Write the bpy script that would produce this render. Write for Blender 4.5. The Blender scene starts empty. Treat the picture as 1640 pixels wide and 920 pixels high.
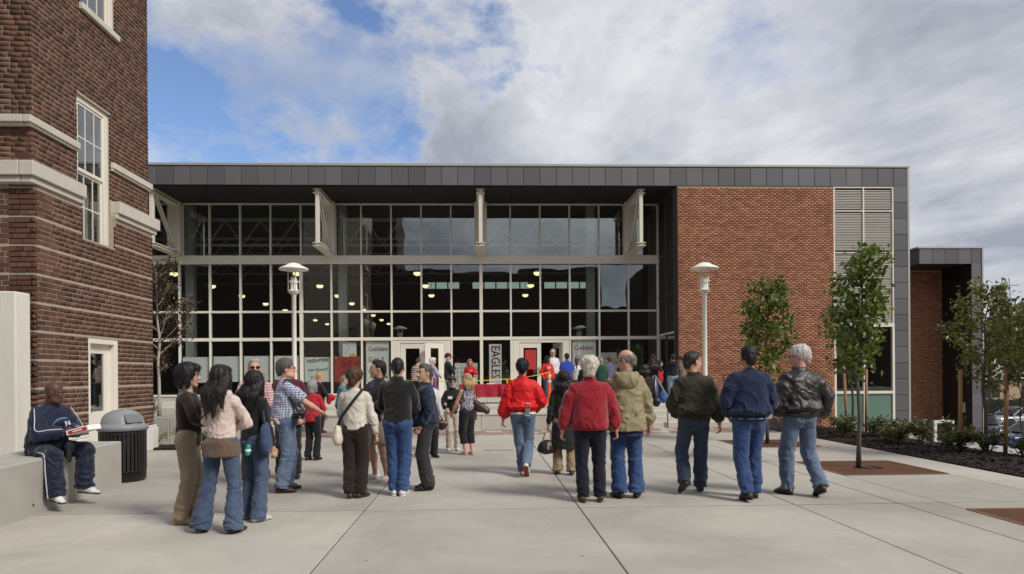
import bpy, bmesh, math, random
import numpy as np
from mathutils import Vector, Matrix
random.seed(7); np.random.seed(7)
S = bpy.context.scene
COL = S.collection
R = math.radians

# ------------------------------------------------------------------ camera
cam_d = bpy.data.cameras.new('camera')
cam = bpy.data.objects.new('camera', cam_d); COL.objects.link(cam); S.camera = cam
cam.location = (0, 0, 1.55)
cam.rotation_euler = (Matrix.Rotation(R(-2.0), 4, 'Z') @ Matrix.Rotation(R(90), 4, 'X') @ Matrix.Rotation(R(-0.4), 4, 'Z')).to_euler()
cam_d.sensor_width = 36; cam_d.lens = 36*1100/1640
cam_d.shift_x = 10/1640; cam_d.shift_y = 140/1640
cam_d.clip_start = 0.1; cam_d.clip_end = 3000
S.render.resolution_x = 1024; S.render.resolution_y = 574

# ------------------------------------------------------------------ sky
SUN_EL, SUN_AZ = R(42), R(130)          # azimuth clockwise from +Y
w = bpy.data.worlds.new('World'); S.world = w; w.use_nodes = True
nt = w.node_tree; N = nt.nodes; L = nt.links; N.clear()
def nd(tree, t, **k):
    n = tree.nodes.new(t)
    for a, b in k.items():
        if a == 'ins':
            for i, v in b.items(): n.inputs[i].default_value = v
        else: setattr(n, a, b)
    return n
def mth(tree, op, a, b=None, clamp=False):
    n = tree.nodes.new('ShaderNodeMath'); n.operation = op; n.use_clamp = clamp
    for i, v in enumerate((a, b)):
        if v is None: continue
        if isinstance(v, (int, float)): n.inputs[i].default_value = v
        else: tree.links.new(v, n.inputs[i])
    return n.outputs[0]
def ramp(tree, fac, stops, mode='LINEAR'):
    n = tree.nodes.new('ShaderNodeValToRGB'); cr = n.color_ramp; cr.interpolation = mode
    while len(cr.elements) < len(stops): cr.elements.new(.5)
    for e, (p, c) in zip(cr.elements, stops):
        e.position = p; e.color = (c, c, c, 1) if isinstance(c, (int, float)) else (*c[:3], 1)
    tree.links.new(fac, n.inputs[0]); return n.outputs[0]
def mixc(tree, fac, a, b, mode='MIX'):
    n = tree.nodes.new('ShaderNodeMix'); n.data_type = 'RGBA'; n.blend_type = mode; n.clamp_factor = True
    for i, v in ((0, fac), (6, a), (7, b)):
        if isinstance(v, (int, float)): n.inputs[i].default_value = v
        elif isinstance(v, tuple): n.inputs[i].default_value = (*v[:3], 1)
        else: tree.links.new(v, n.inputs[i])
    return n.outputs[2]
def noise(tree, vec, scale, detail=4, rough=.55, dist=0.0):
    n = tree.nodes.new('ShaderNodeTexNoise')
    n.inputs['Scale'].default_value = scale; n.inputs['Detail'].default_value = detail
    n.inputs['Roughness'].default_value = rough; n.inputs['Distortion'].default_value = dist
    if vec is not None: tree.links.new(vec, n.inputs['Vector'])
    return n.outputs['Fac']
def mapping(tree, vec, loc=(0, 0, 0), sc=(1, 1, 1), rot=(0, 0, 0)):
    n = tree.nodes.new('ShaderNodeMapping'); tree.links.new(vec, n.inputs[0])
    n.inputs[1].default_value = loc; n.inputs[2].default_value = rot; n.inputs[3].default_value = sc
    return n.outputs[0]

sky = nd(nt, 'ShaderNodeTexSky', sky_type='NISHITA', sun_disc=False)
sky.sun_elevation = SUN_EL; sky.sun_rotation = SUN_AZ; sky.air_density = 1.0; sky.dust_density = .6; sky.ozone_density = 1.4
tc = nd(nt, 'ShaderNodeTexCoord')
sep = nd(nt, 'ShaderNodeSeparateXYZ'); L.new(tc.outputs['Generated'], sep.inputs[0])
zz = mth(nt, 'ADD', mth(nt, 'MAXIMUM', sep.outputs[2], 0.0), 0.16)
cx = mth(nt, 'DIVIDE', sep.outputs[0], zz); cy = mth(nt, 'DIVIDE', sep.outputs[1], zz)
cmb = nd(nt, 'ShaderNodeCombineXYZ'); L.new(cx, cmb.inputs[0]); L.new(cy, cmb.inputs[1])
pl = mapping(nt, cmb.outputs[0], loc=(3.1, 1.7, 0), sc=(1, .8, 1), rot=(0, 0, R(-28)))
n_big = noise(nt, pl, .75, 10, .60, .30)
n_det = noise(nt, mapping(nt, pl, loc=(7, 2, 3)), 2.3, 10, .61, .40)
n_sh = noise(nt, mapping(nt, pl, loc=(2.3, 9.1, 1), sc=(1, .6, 1)), 1.05, 9, .60, .35)
wn = nd(nt, 'ShaderNodeTexNoise'); wn.inputs['Scale'].default_value = 3.2; wn.inputs['Detail'].default_value = 6; wn.inputs['Roughness'].default_value = .62; L.new(mapping(nt, tc.outputs['Generated'], loc=(4.2, 1.1, 2.7), sc=(1, 1, 1.6)), wn.inputs['Vector'])
wv1 = nd(nt, 'ShaderNodeVectorMath', operation='MULTIPLY_ADD'); L.new(wn.outputs['Color'], wv1.inputs[0]); wv1.inputs[1].default_value = (.62, .62, .62); wv1.inputs[2].default_value = (-.31, -.31, -.31)
wv2 = nd(nt, 'ShaderNodeVectorMath', operation='ADD'); L.new(wv1.outputs[0], wv2.inputs[0]); L.new(tc.outputs['Generated'], wv2.inputs[1]); wv3 = nd(nt, 'ShaderNodeVectorMath', operation='NORMALIZE'); L.new(wv2.outputs[0], wv3.inputs[0])
# breaks in the cloud cover: a slanting gap over the left of the hall and a faint one further right
def lobe(d, lo, hi):
    v = nd(nt, 'ShaderNodeVectorMath', operation='DOT_PRODUCT'); L.new(wv3.outputs[0], v.inputs[0])
    v.inputs[1].default_value = Vector(d).normalized()
    m = nd(nt, 'ShaderNodeMapRange', interpolation_type='SMOOTHSTEP'); L.new(v.outputs['Value'], m.inputs[0])
    m.inputs[1].default_value = math.cos(R(hi)); m.inputs[2].default_value = math.cos(R(lo)); return m.outputs[0]
hole = None
for d_, r_, a_ in (((-.40, 1, .37), 11, 1.0), ((-.43, 1, .30), 9, .7), ((-.27, 1, .465), 9, .85), ((-.13, 1, .52), 10, .95), ((.30, 1, .50), 8, .32), ((-.62, 1, .60), 9, .8), ((.9, 1, .85), 14, .9), ((-.9, -.6, .9), 16, .9), ((.5, -1, .8), 15, .9)):
    q_ = mth(nt, 'MULTIPLY', lobe(d_, 0, r_), a_); hole = q_ if hole is None else mth(nt, 'MAXIMUM', hole, q_)
cov = mth(nt, 'ADD', mth(nt, 'ADD', mth(nt, 'MULTIPLY', n_big, .70), mth(nt, 'MULTIPLY', n_det, .90)), -.34)
cov = mth(nt, 'SUBTRACT', cov, mth(nt, 'MULTIPLY', hole, .44))
cfac = ramp(nt, cov, [(.04, 0), (.15, .40), (.32, 1)])
shade = mth(nt, 'ADD', mth(nt, 'MULTIPLY', n_sh, .78), mth(nt, 'MULTIPLY', n_det, .30))
shade = mth(nt, 'SUBTRACT', shade, mth(nt, 'MULTIPLY', hole, .10))
ccol = ramp(nt, shade, [(.37, (7.0, 7.0, 7.1)), (.46, (5.9, 6.0, 6.3)), (.53, (4.6, 4.75, 5.2)), (.64, (2.9, 3.1, 3.7))])
blue = mixc(nt, 1.0, sky.outputs[0], (1.0, 1.06, 1.22), 'MULTIPLY')
skyc = mixc(nt, cfac, blue, ccol)
bg = nd(nt, 'ShaderNodeBackground'); L.new(skyc, bg.inputs[0]); bg.inputs[1].default_value = .1
wo = nd(nt, 'ShaderNodeOutputWorld'); L.new(bg.outputs[0], wo.inputs[0])

sl = bpy.data.lights.new('sun', 'SUN'); sl.energy = 2.5; sl.angle = R(15); sl.color = (1, .95, .87)
so = bpy.data.objects.new('sun', sl); COL.objects.link(so)
sd = Vector((math.sin(SUN_AZ)*math.cos(SUN_EL), math.cos(SUN_AZ)*math.cos(SUN_EL), math.sin(SUN_EL)))
so.rotation_euler = sd.to_track_quat('Z', 'Y').to_euler(); so.location = (30, -10, 40)

S.view_settings.view_transform = 'Standard'; S.view_settings.look = 'None'
S.view_settings.exposure = 0.35; S.view_settings.gamma = 1; S.view_settings.use_curve_mapping = False
S.render.engine = 'CYCLES'
S.cycles.max_bounces = 6; S.cycles.transparent_max_bounces = 12; S.cycles.caustics_reflective = False; S.cycles.caustics_refractive = False

# ------------------------------------------------------------------ mesh helpers
class MB:
    def __init__(s): s.v = []; s.f = []
    def add(s, vs, fs):
        o = len(s.v); s.v += [tuple(p) for p in vs]; s.f += [tuple(i+o for i in q) for q in fs]; return s
    def box(s, x0, x1, y0, y1, z0, z1, m=None):
        vs = [(x, y, z) for z in (z0, z1) for y in (y0, y1) for x in (x0, x1)]
        if m is not None: vs = [m @ Vector(p) for p in vs]
        return s.add(vs, [(0, 2, 3, 1), (4, 5, 7, 6), (0, 1, 5, 4), (2, 6, 7, 3), (0, 4, 6, 2), (1, 3, 7, 5)])
    def beam(s, a, b, w, h, up=(0, 0, 1)):
        a, b = Vector(a), Vector(b); d = (b-a).normalized(); up = Vector(up)
        sx = d.cross(up)
        if sx.length < 1e-4: sx = d.cross(Vector((0, 1, 0)))
        sx.normalize(); uy = sx.cross(d).normalized()
        vs = [p+sx*i*w/2+uy*j*h/2 for p in (a, b) for j in (-1, 1) for i in (-1, 1)]
        return s.add(vs, [(0, 1, 3, 2), (4, 6, 7, 5), (0, 4, 5, 1), (2, 3, 7, 6), (0, 2, 6, 4), (1, 5, 7, 3)])
    def tube(s, pts, rad, n=8, cap=True):
        pts = [Vector(p) for p in pts]
        if isinstance(rad, (int, float)): rad = [rad]*len(pts)
        vs = []; prev = None
        for i, p in enumerate(pts):
            d = (pts[min(i+1, len(pts)-1)]-pts[max(i-1, 0)]).normalized()
            if prev is None:
                a = d.cross(Vector((0, 0, 1)))
                if a.length < 1e-3: a = Vector((1, 0, 0))
            else: a = prev - d*prev.dot(d)
            a.normalize(); prev = a; b = d.cross(a)
            for k in range(n):
                t = 2*math.pi*k/n; vs.append(p+(a*math.cos(t)+b*math.sin(t))*rad[i])
        fs = [(i*n+k, i*n+(k+1) % n, (i+1)*n+(k+1) % n, (i+1)*n+k) for i in range(len(pts)-1) for k in range(n)]
        if cap: fs += [tuple(range(n-1, -1, -1)), tuple((len(pts)-1)*n+k for k in range(n))]
        return s.add(vs, fs)
    def lathe(s, prof, c=(0, 0, 0), n=24, m=None):
        vs = []
        for r, z in prof:
            for k in range(n):
                t = 2*math.pi*k/n; vs.append((c[0]+r*math.cos(t), c[1]+r*math.sin(t), c[2]+z))
        if m is not None: vs = [m @ Vector(p) for p in vs]
        fs = [(i*n+k, i*n+(k+1) % n, (i+1)*n+(k+1) % n, (i+1)*n+k) for i in range(len(prof)-1) for k in range(n)]
        if prof[0][0] > 1e-4: fs.append(tuple(range(n-1, -1, -1)))
        if prof[-1][0] > 1e-4: fs.append(tuple((len(prof)-1)*n+k for k in range(n)))
        return s.add(vs, fs)
    def mesh(s, name, m, smooth=False):
        me = bpy.data.meshes.new(name); me.from_pydata(s.v, [], s.f)
        if m is not None: me.materials.append(m)
        if smooth: me.polygons.foreach_set('use_smooth', [True]*len(me.polygons))
        me.update(); return me
    def build(s, name, m, parent=None, smooth=False, bevel=0, loc=None, seg=2):
        o = bpy.data.objects.new(name, s.mesh(name, m, smooth)); COL.objects.link(o)
        if parent is not None: o.parent = parent
        if loc is not None: o.location = loc
        if bevel:
            b = o.modifiers.new('bevel', 'BEVEL'); b.width = bevel; b.segments = seg; b.limit_method = 'ANGLE'
        if smooth == 'auto' or bevel: pass
        return o
def tag(o, label=None, cat=None, group=None, kind=None):
    if label: o['label'] = label
    if cat: o['category'] = cat
    if group: o['group'] = group
    if kind: o['kind'] = kind
    return o
def empty(name, loc=(0, 0, 0), rz=0, label=None, cat=None, group=None, kind=None):
    o = bpy.data.objects.new(name, None); COL.objects.link(o); o.location = loc; o.rotation_euler = (0, 0, rz)
    o.empty_display_size = .1
    return tag(o, label, cat, group, kind)
def shared(name, me, parent, loc=(0, 0, 0), rot=(0, 0, 0), scale=(1, 1, 1)):
    o = bpy.data.objects.new(name, me); COL.objects.link(o); o.parent = parent
    o.location = loc; o.rotation_euler = rot; o.scale = scale; return o
def copy_tree(o, parent=None):
    c = o.copy(); COL.objects.link(c); c.parent = parent
    for ch in [x for x in o.children]: copy_tree(ch, c)
    return c

# ------------------------------------------------------------------ materials
def new_mat(name):
    m = bpy.data.materials.new(name); m.use_nodes = True
    t = m.node_tree; b = t.nodes['Principled BSDF']; return m, t, b
def pos(t, kind='pos'):
    if kind == 'pos': return t.nodes.new('ShaderNodeNewGeometry').outputs['Position']
    return t.nodes.new('ShaderNodeTexCoord').outputs['Object']
def bumpn(t, b, h, strength=.2, dist=.01):
    n = t.nodes.new('ShaderNodeBump'); n.inputs['Strength'].default_value = strength; n.inputs['Distance'].default_value = dist
    t.links.new(h, n.inputs['Height']); t.links.new(n.outputs[0], b.inputs['Normal'])
def mk(name, col, rough=.6, var=.18, scale=3, fine=40, bump=.15, dist=.006, metal=0, spec=.4, kind='pos', stretch=(1, 1, 1), objvar=0.0, coat=0):
    m, t, b = new_mat(name); p = pos(t, kind)
    if stretch != (1, 1, 1): p = mapping(t, p, sc=stretch)
    a = noise(t, p, scale, 6, .6); f = noise(t, p, fine, 3, .6)
    k = mth(t, 'ADD', mth(t, 'MULTIPLY', a, 1.3*var), mth(t, 'MULTIPLY', f, .7*var))
    k = mth(t, 'ADD', k, 1-var)
    if objvar:
        r = t.nodes.new('ShaderNodeObjectInfo').outputs['Random']
        k = mth(t, 'MULTIPLY', k, mth(t, 'ADD', mth(t, 'MULTIPLY', r, 2*objvar), 1-objvar))
    c = nd(t, 'ShaderNodeVectorMath', operation='SCALE'); c.inputs[0].default_value = col; t.links.new(k, c.inputs['Scale'])
    t.links.new(c.outputs[0], b.inputs['Base Color'])
    b.inputs['Roughness'].default_value = rough; b.inputs['Metallic'].default_value = metal; b.inputs['Specular IOR Level'].default_value = spec
    if coat: b.inputs['Coat Weight'].default_value = coat
    if bump: bumpn(t, b, f, bump, dist)
    return m
def mat_concrete(name, col, stain=.35, objvar=.05, rough=.8):
    m, t, b = new_mat(name); p = pos(t)
    big = noise(t, p, .45, 5, .6, .6); mid = noise(t, p, 3.5, 6, .65); fine = noise(t, p, 70, 3, .7); speck = noise(t, p, 260, 2, .6)
    streak = noise(t, mapping(t, p, sc=(1.2, 1.2, .25)), 5, 5, .6)
    k = mth(t, 'ADD', mth(t, 'MULTIPLY', big, stain), mth(t, 'MULTIPLY', mid, .22))
    k = mth(t, 'ADD', k, mth(t, 'MULTIPLY', fine, .10)); k = mth(t, 'ADD', k, mth(t, 'MULTIPLY', speck, .16)); k = mth(t, 'ADD', k, mth(t, 'MULTIPLY', streak, .12))
    k = mth(t, 'ADD', k, 1-.5*(stain+.6))
    r = t.nodes.new('ShaderNodeObjectInfo').outputs['Random']
    k = mth(t, 'MULTIPLY', k, mth(t, 'ADD', mth(t, 'MULTIPLY', r, 2*objvar), 1-objvar))
    # small dark spots and gum marks
    vo = nd(t, 'ShaderNodeTexVoronoi'); vo.inputs['Scale'].default_value = 1.6; t.links.new(p, vo.inputs['Vector'])
    spot = ramp(t, vo.outputs['Distance'], [(.025, .66), (.05, 1)])
    k = mth(t, 'MULTIPLY', k, spot)
    c = nd(t, 'ShaderNodeVectorMath', operation='SCALE'); c.inputs[0].default_value = col; t.links.new(k, c.inputs['Scale'])
    t.links.new(c.outputs[0], b.inputs['Base Color']); b.inputs['Roughness'].default_value = rough; b.inputs['Specular IOR Level'].default_value = .3
    bumpn(t, b, mth(t, 'ADD', fine, mth(t, 'MULTIPLY', mid, .6)), .2, .004); return m
def mat_brick(name, stops, island=True, rough=.85):
    m, t, b = new_mat(name); p = pos(t)
    if island: r = t.nodes.new('ShaderNodeNewGeometry').outputs['Random Per Island']
    else: r = t.nodes.new('ShaderNodeObjectInfo').outputs['Random']
    cl = noise(t, mapping(t, p, sc=(.6, .6, 1.6)), 1.6, 4, .6)
    r2 = mth(t, 'ADD', mth(t, 'MULTIPLY', r, .8), mth(t, 'MULTIPLY', cl, .4)); r2 = mth(t, 'SUBTRACT', r2, .1, True)
    c = ramp(t, r2, stops)
    f = noise(t, p, 55, 4, .65); g = noise(t, p, 9, 4, .6); wk = noise(t, p, .5, 4, .6)
    k = mth(t, 'ADD', mth(t, 'MULTIPLY', f, .5), mth(t, 'MULTIPLY', g, .4)); k = mth(t, 'ADD', k, mth(t, 'ADD', mth(t, 'MULTIPLY', wk, .35), .38))
    c2 = nd(t, 'ShaderNodeVectorMath', operation='SCALE'); t.links.new(c, c2.inputs[0]); t.links.new(k, c2.inputs['Scale'])
    t.links.new(c2.outputs[0], b.inputs['Base Color']); b.inputs['Roughness'].default_value = rough; b.inputs['Specular IOR Level'].default_value = .25
    bumpn(t, b, f, .35, .004); return m
M = {}
M['concrete'] = mat_concrete('concrete_paving', (.392, .362, .315), .95, .10)
M['concrete_wall'] = mat_concrete('concrete_wall', (.41, .39, .35), .95)
M['concrete_pale'] = mat_concrete('concrete_pale', (.52, .49, .43), .25)
M['joint'] = mk('joint_filler', (.062, .055, .043), .95, .4, 10, 60)
M['paver'] = mk('red_paver', (.30, .20, .165), .85, .3, 6, 60, objvar=.25)
M['paver_pale'] = mk('pale_paver', (.42, .39, .35), .85, .25, 6, 60, objvar=.12)
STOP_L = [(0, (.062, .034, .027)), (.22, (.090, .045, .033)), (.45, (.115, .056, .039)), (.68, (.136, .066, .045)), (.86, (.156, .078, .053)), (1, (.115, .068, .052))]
STOP_R = [(0, (.10, .085, .115)), (.05, (.115, .095, .12)), (.08, (.25, .108, .066)), (.4, (.325, .140, .082)), (.7, (.38, .172, .10)), (.95, (.44, .21, .125)), (1, (.30, .15, .10))]
M['brick_old'] = mat_brick('old_brick', STOP_L, True); M['brick_old_part'] = mat_brick('old_brick_single', STOP_L, False)
M['brick_new'] = mat_brick('new_brick', STOP_R, True)
M['mortar_old'] = mk('old_mortar', (.38, .31, .24), .95, .35, 4, 50)
M['mortar_new'] = mk('new_mortar', (.36, .25, .18), .95, .25, 4, 50)
M['limestone'] = mk('limestone', (.56, .52, .45), .8, .28, 3, 30, objvar=.06)
M['plaster'] = mk('white_plaster', (.66, .63, .565), .75, .22, 1.6, 20, stretch=(1.5, 1.5, .35))
M['cream'] = mk('cream_paint', (.74, .69, .60), .45, .08, 2, 30, bump=.03, objvar=.02)
M['steel_paint'] = mk('steel_paint', (.68, .63, .55), .45, .10, 2, 30, bump=.04)
M['fascia'] = mk('grey_panel', (.135, .128, .135), .42, .16, 1.2, 18, bump=.03, metal=.25, objvar=.17)
M['fascia_dark'] = mk('dark_panel', (.024, .022, .021), .6, .2, 2, 20, bump=.03, objvar=.06)
M['coping'] = mk('metal_coping', (.42, .40, .37), .45, .1, 2, 20, bump=.03, metal=.3)
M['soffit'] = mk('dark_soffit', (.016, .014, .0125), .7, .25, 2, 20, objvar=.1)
M['louvre'] = mk('pale_louvre', (.52, .49, .43), .5, .1, 3, 30, bump=.02, objvar=.08)
M['louvre_dark'] = mk('dark_louvre', (.085, .07, .06), .55, .1, 3, 30, bump=.02)
M['black'] = mk('black_metal', (.017, .016, .016), .45, .2, 5, 60, bump=.05)
M['galv'] = mk('galvanised', (.34, .34, .345), .45, .15, 8, 60, bump=.05, metal=.5)
M['grey_plastic'] = mk('grey_plastic', (.24, .245, .255), .5, .12, 5, 80, bump=.08)
M['lamp_white'] = mk('lamp_white', (.80, .77, .70), .4, .06, 4, 30, bump=.02)
M['mulch'] = mk('bark_mulch', (.022, .016, .012), .95, .7, 9, 70, bump=1.0, dist=.04)
M['rust'] = mk('rusty_iron', (.165, .078, .040), .85, .35, 6, 70, bump=.2)
M['wood'] = mk('stake_wood', (.30, .165, .075), .75, .3, 6, 50, stretch=(4, 4, .4))
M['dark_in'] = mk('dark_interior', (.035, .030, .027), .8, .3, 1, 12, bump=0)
M['in_floor'] = mk('interior_floor', (.06, .052, .045), .35, .2, 1, 12, bump=0)
M['in_white'] = mk('interior_white', (.42, .44, .42), .6, .1, 1, 12, bump=0)
M['paper'] = mk('paper', (.86, .87, .84), .8, .08, 3, 12, bump=.1, dist=.01)
M['paper_red'] = mk('red_paper', (.45, .035, .03), .7, .15, 3, 12, bump=.1, dist=.01)
M['ink'] = mk('dark_ink', (.05, .055, .06), .8, .1, 5, 40, bump=0)
M['ink_red'] = mk('red_ink', (.25, .03, .03), .8, .1, 5, 40, bump=0)
M['ink_burg'] = mk('burgundy_ink', (.20, .012, .022), .8, .1, 5, 40, bump=0)
M['ink_green'] = mk('green_ink', (.03, .16, .07), .8, .1, 5, 40, bump=0)
M['ink_yellow'] = mk('yellow_ink', (.75, .60, .04), .7, .1, 5, 40, bump=0)
M['red_cloth'] = mk('red_tablecloth', (.33, .012, .028), .7, .2, 3, 40)
M['tape'] = mk('yellow_tape', (.80, .62, .05), .5, .1, 4, 30, bump=0)
M['orange'] = mk('orange_plastic', (.75, .12, .03), .5, .1, 4, 30, bump=0)
M['reflect_white'] = mk('white_band', (.75, .75, .75), .5, .05, 4, 30, bump=0)
M['grass'] = mk('grass_ground', (.06, .085, .03), .95, .5, 2, 30)
M['asphalt'] = mk('asphalt', (.10, .098, .095), .9, .25, 1, 60)
M['road'] = mat_concrete('drive_concrete', (.40, .385, .36), .3)
M['tan_wall'] = mk('tan_wall', (.42, .30, .20), .8, .15, 2, 20)

def glass_mat(name, tint, ior=1.5, rough=0.0, boost=1.0):
    m = bpy.data.materials.new(name); m.use_nodes = True; t = m.node_tree; t.nodes.clear()
    tr = nd(t, 'ShaderNodeBsdfTransparent'); tr.inputs[0].default_value = (*tint, 1)
    gl = nd(t, 'ShaderNodeBsdfGlossy'); gl.inputs['Roughness'].default_value = rough; gl.inputs[0].default_value = (.9, .96, .95, 1)
    lw = nd(t, 'ShaderNodeLayerWeight'); lw.inputs[0].default_value = .5   # facing term: the same from both sides of a pane
    fr_ = mth(t, 'ADD', mth(t, 'MULTIPLY', mth(t, 'POWER', lw.outputs['Facing'], 4.0), 1-ior), ior)
    # old float ripple so that mirrored clouds waver from pane to pane
    p = pos(t); oi = t.nodes.new('ShaderNodeObjectInfo').outputs['Random']
    nz = noise(t, p, .55, 2, .5)
    bp = nd(t, 'ShaderNodeBump'); bp.inputs['Strength'].default_value = .12; bp.inputs['Distance'].default_value = .05; t.links.new(nz, bp.inputs['Height'])
    t.links.new(bp.outputs[0], gl.inputs['Normal'])
    mx = nd(t, 'ShaderNodeMixShader'); t.links.new(mth(t, 'MULTIPLY', fr_, boost, True), mx.inputs[0])
    t.links.new(tr.outputs[0], mx.inputs[1]); t.links.new(gl.outputs[0], mx.inputs[2])
    o = nd(t, 'ShaderNodeOutputMaterial'); t.links.new(mx.outputs[0], o.inputs[0]); return m
M['glass'] = glass_mat('tinted_glass', (.965, .985, .975), .155, 0, 1.0)
M['glass_old'] = glass_mat('window_glass', (.78, .8, .8), .16, 0, 1.0)
M['glass_green'] = mk('spandrel_glass', (.14, .22, .185), .12, .2, 1, 4, bump=0, spec=.8)
def emit_mat(name, col, s):
    m = bpy.data.materials.new(name); m.use_nodes = True; t = m.node_tree; t.nodes.clear()
    e = nd(t, 'ShaderNodeEmission'); e.inputs[0].default_value = (*col, 1); e.inputs[1].default_value = s
    o = nd(t, 'ShaderNodeOutputMaterial'); t.links.new(e.outputs[0], o.inputs[0]); return m
M['bulb'] = emit_mat('lit_lamp', (1, .82, .46), 1.35)
M['clerestory'] = emit_mat('lit_clerestory', (.62, .80, .72), .35)
# ------------------------------------------------------------------ ground
def sstep(a, b, x):
    t = np.clip((x-a)/(b-a), 0, 1); return t*t*(3-2*t)
def gh(x, y):
    x = np.asarray(x, float)
    return -.10 - 1.2*sstep(8.9, 13.0, x) - 1.05*sstep(19, 26, x)
gx = np.array([-900, -300, -100, -40, -20, -12, 0, 7.6, 8, 8.9, 9.5, 10, 10.5, 11, 11.5, 12, 12.5, 13, 14, 16, 19, 20, 21, 22, 23, 24, 25, 26, 30, 40, 60, 100, 300, 900.])
gy = np.array([-900, -300, -100, -40, -10, 0, 10, 20, 30, 40, 60, 100, 300, 900.])
mb = MB(); V = [(x, y, float(gh(x, y))) for y in gy for x in gx]; nx = len(gx)
mb.add(V, [(j*nx+i, j*nx+i+1, (j+1)*nx+i+1, (j+1)*nx+i) for j in range(len(gy)-1) for i in range(nx-1)])
tag(mb.build('ground', M['grass']), kind='structure')
mb = MB(); xs = [x for x in gx if 12.5 <= x <= 100]; ys = [8, 20, 40, 70]
V = [(x, y, float(gh(x, y))+.02) for y in ys for x in xs]; n_ = len(xs)
mb.add(V, [(j*n_+i, j*n_+i+1, (j+1)*n_+i+1, (j+1)*n_+i) for j in range(3) for i in range(n_-1)])
tag(mb.build('road', M['road']), kind='structure')

XJ = [-13.5, -11.1, -8.65, -6.25, -3.82, -1.36, 1.12, 3.66, 4.90, 5.42, 7.05, 7.85]
YJ = [-6.3, -1.55, 3.2, 7.95, 12.7, 17.6]
GR = [(5.42, 7.05, 5.95, 7.52), (5.42, 7.05, 10.13, 11.72), (5.42, 7.05, 14.05, 15.6)]
mb = MB(); mb.box(-13.5, 7.85, -6.3, 21.0, -.14, -.007)
plaza = tag(mb.build('plaza', M['joint']), kind='structure')
def slab(x0, x1, y0, y1, g=.0055):
    m_ = MB(); m_.box(x0+g-(x0+x1)/2, x1-g-(x0+x1)/2, y0+.024-(y0+y1)/2, y1-.024-(y0+y1)/2, -.05, 0)
    o = m_.build('slab', M['concrete'], plaza, bevel=.006, loc=((x0+x1)/2, (y0+y1)/2, random.uniform(-.0015, .0015)), seg=1)
for i in range(len(XJ)-1):
    for j in range(len(YJ)-1):
        x0, x1, y0, y1 = XJ[i], XJ[i+1], YJ[j], YJ[j+1]
        if i == 9:
            cuts = sorted([y0, y1] + [q for g in GR for q in g[2:] if y0 < q < y1])
            for a, b in zip(cuts, cuts[1:]):
                if any(abs(a-g[2]) < .01 and abs(b-g[3]) < .01 for g in GR): continue
                slab(x0, x1, a, b)
        else: slab(x0, x1, y0, y1)
for x0, x1 in zip(XJ, XJ[1:]): slab(x0, x1, 19.45, 21.0)
# band of clay pavers in front of the steps
pm = MB(); pm.box(-.107, .107, -.225, .225, -.05, .0); pme = [pm.mesh('paver', M['paver']), pm.mesh('paver_pale', M['paver_pale'])]
rr = random.Random(3)
for r_ in range(4):
    for i in range(73):
        x = -7.9+i*.219+(.1 if r_ % 2 else 0)
        if x > 7.7: continue
        k = 1 if rr.random() < .22 else 0
        shared('paver', pme[k], plaza, (x, 17.6+.235+r_*.462, rr.uniform(-.003, .001)))
mb = MB(); mb.box(-13.5, -8.02, 17.607, 19.44, -.05, 0); mb.build('slab', M['concrete'], plaza)

# tree grates
def grate(g, label):
    x0, x1, y0, y1 = g; cx_, cy_ = (x0+x1)/2, (y0+y1)/2
    r = empty('tree_grate', (cx_, cy_, -.045), 0, label, 'tree grate', 'rusty tree grates in the paving')
    a = (x1-x0)/2-.012; b = (y1-y0)/2-.012
    m_ = MB()
    for s in (-1, 1):
        m_.box(-a, a, s*b-.03, s*b+.03, 0, .052); m_.box(s*a-.03, s*a+.03, -b+.03, b-.03, 0, .052)
    m_.build('frame', M['rust'], r)
    m_ = MB(); m_.box(-.02, .02, -b+.03, b-.03, 0, .05); m_.box(-a+.03, -.24, -.02, .02, 0, .051); m_.box(.24, a-.03, -.02, .02, 0, .051)
    n = 34; 
    for i in range(n):
        x = -a+.04+(2*a-.08)*(i+.5)/n; w_ = .0125
        hy = math.sqrt(max(0, .25**2-x*x)) if abs(x) < .25 else 0
        for s in (-1, 1):
            ya, yb = sorted((s*max(hy, .0), s*(b-.03)))
            m_.box(x-w_, x+w_, ya, yb, .012, .047)
    t_ = m_.build('bar', M['rust'], r)
    m_ = MB(); m_.tube([(0.25*math.cos(q*math.pi/12), .25*math.sin(q*math.pi/12), .03) for q in range(25)], .018, 6); m_.build('ring', M['rust'], r)
    m_ = MB(); m_.box(-a, a, -b, b, -.06, -.02); m_.build('soil', M['mulch'], r)
    m_ = MB(); m_.lathe([(.235, .036), (.235, .0405), (.10, .0415), (.0, .046)], n=20); m_.build('soil', M['mulch'], r)
grate(GR[0], 'rusty iron tree grate without a tree, cut by the right edge of the photo')
grate(GR[1], 'rusty square tree grate around the nearest tree')
grate(GR[2], 'rusty tree grate behind the men in navy and leather jackets')

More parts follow.
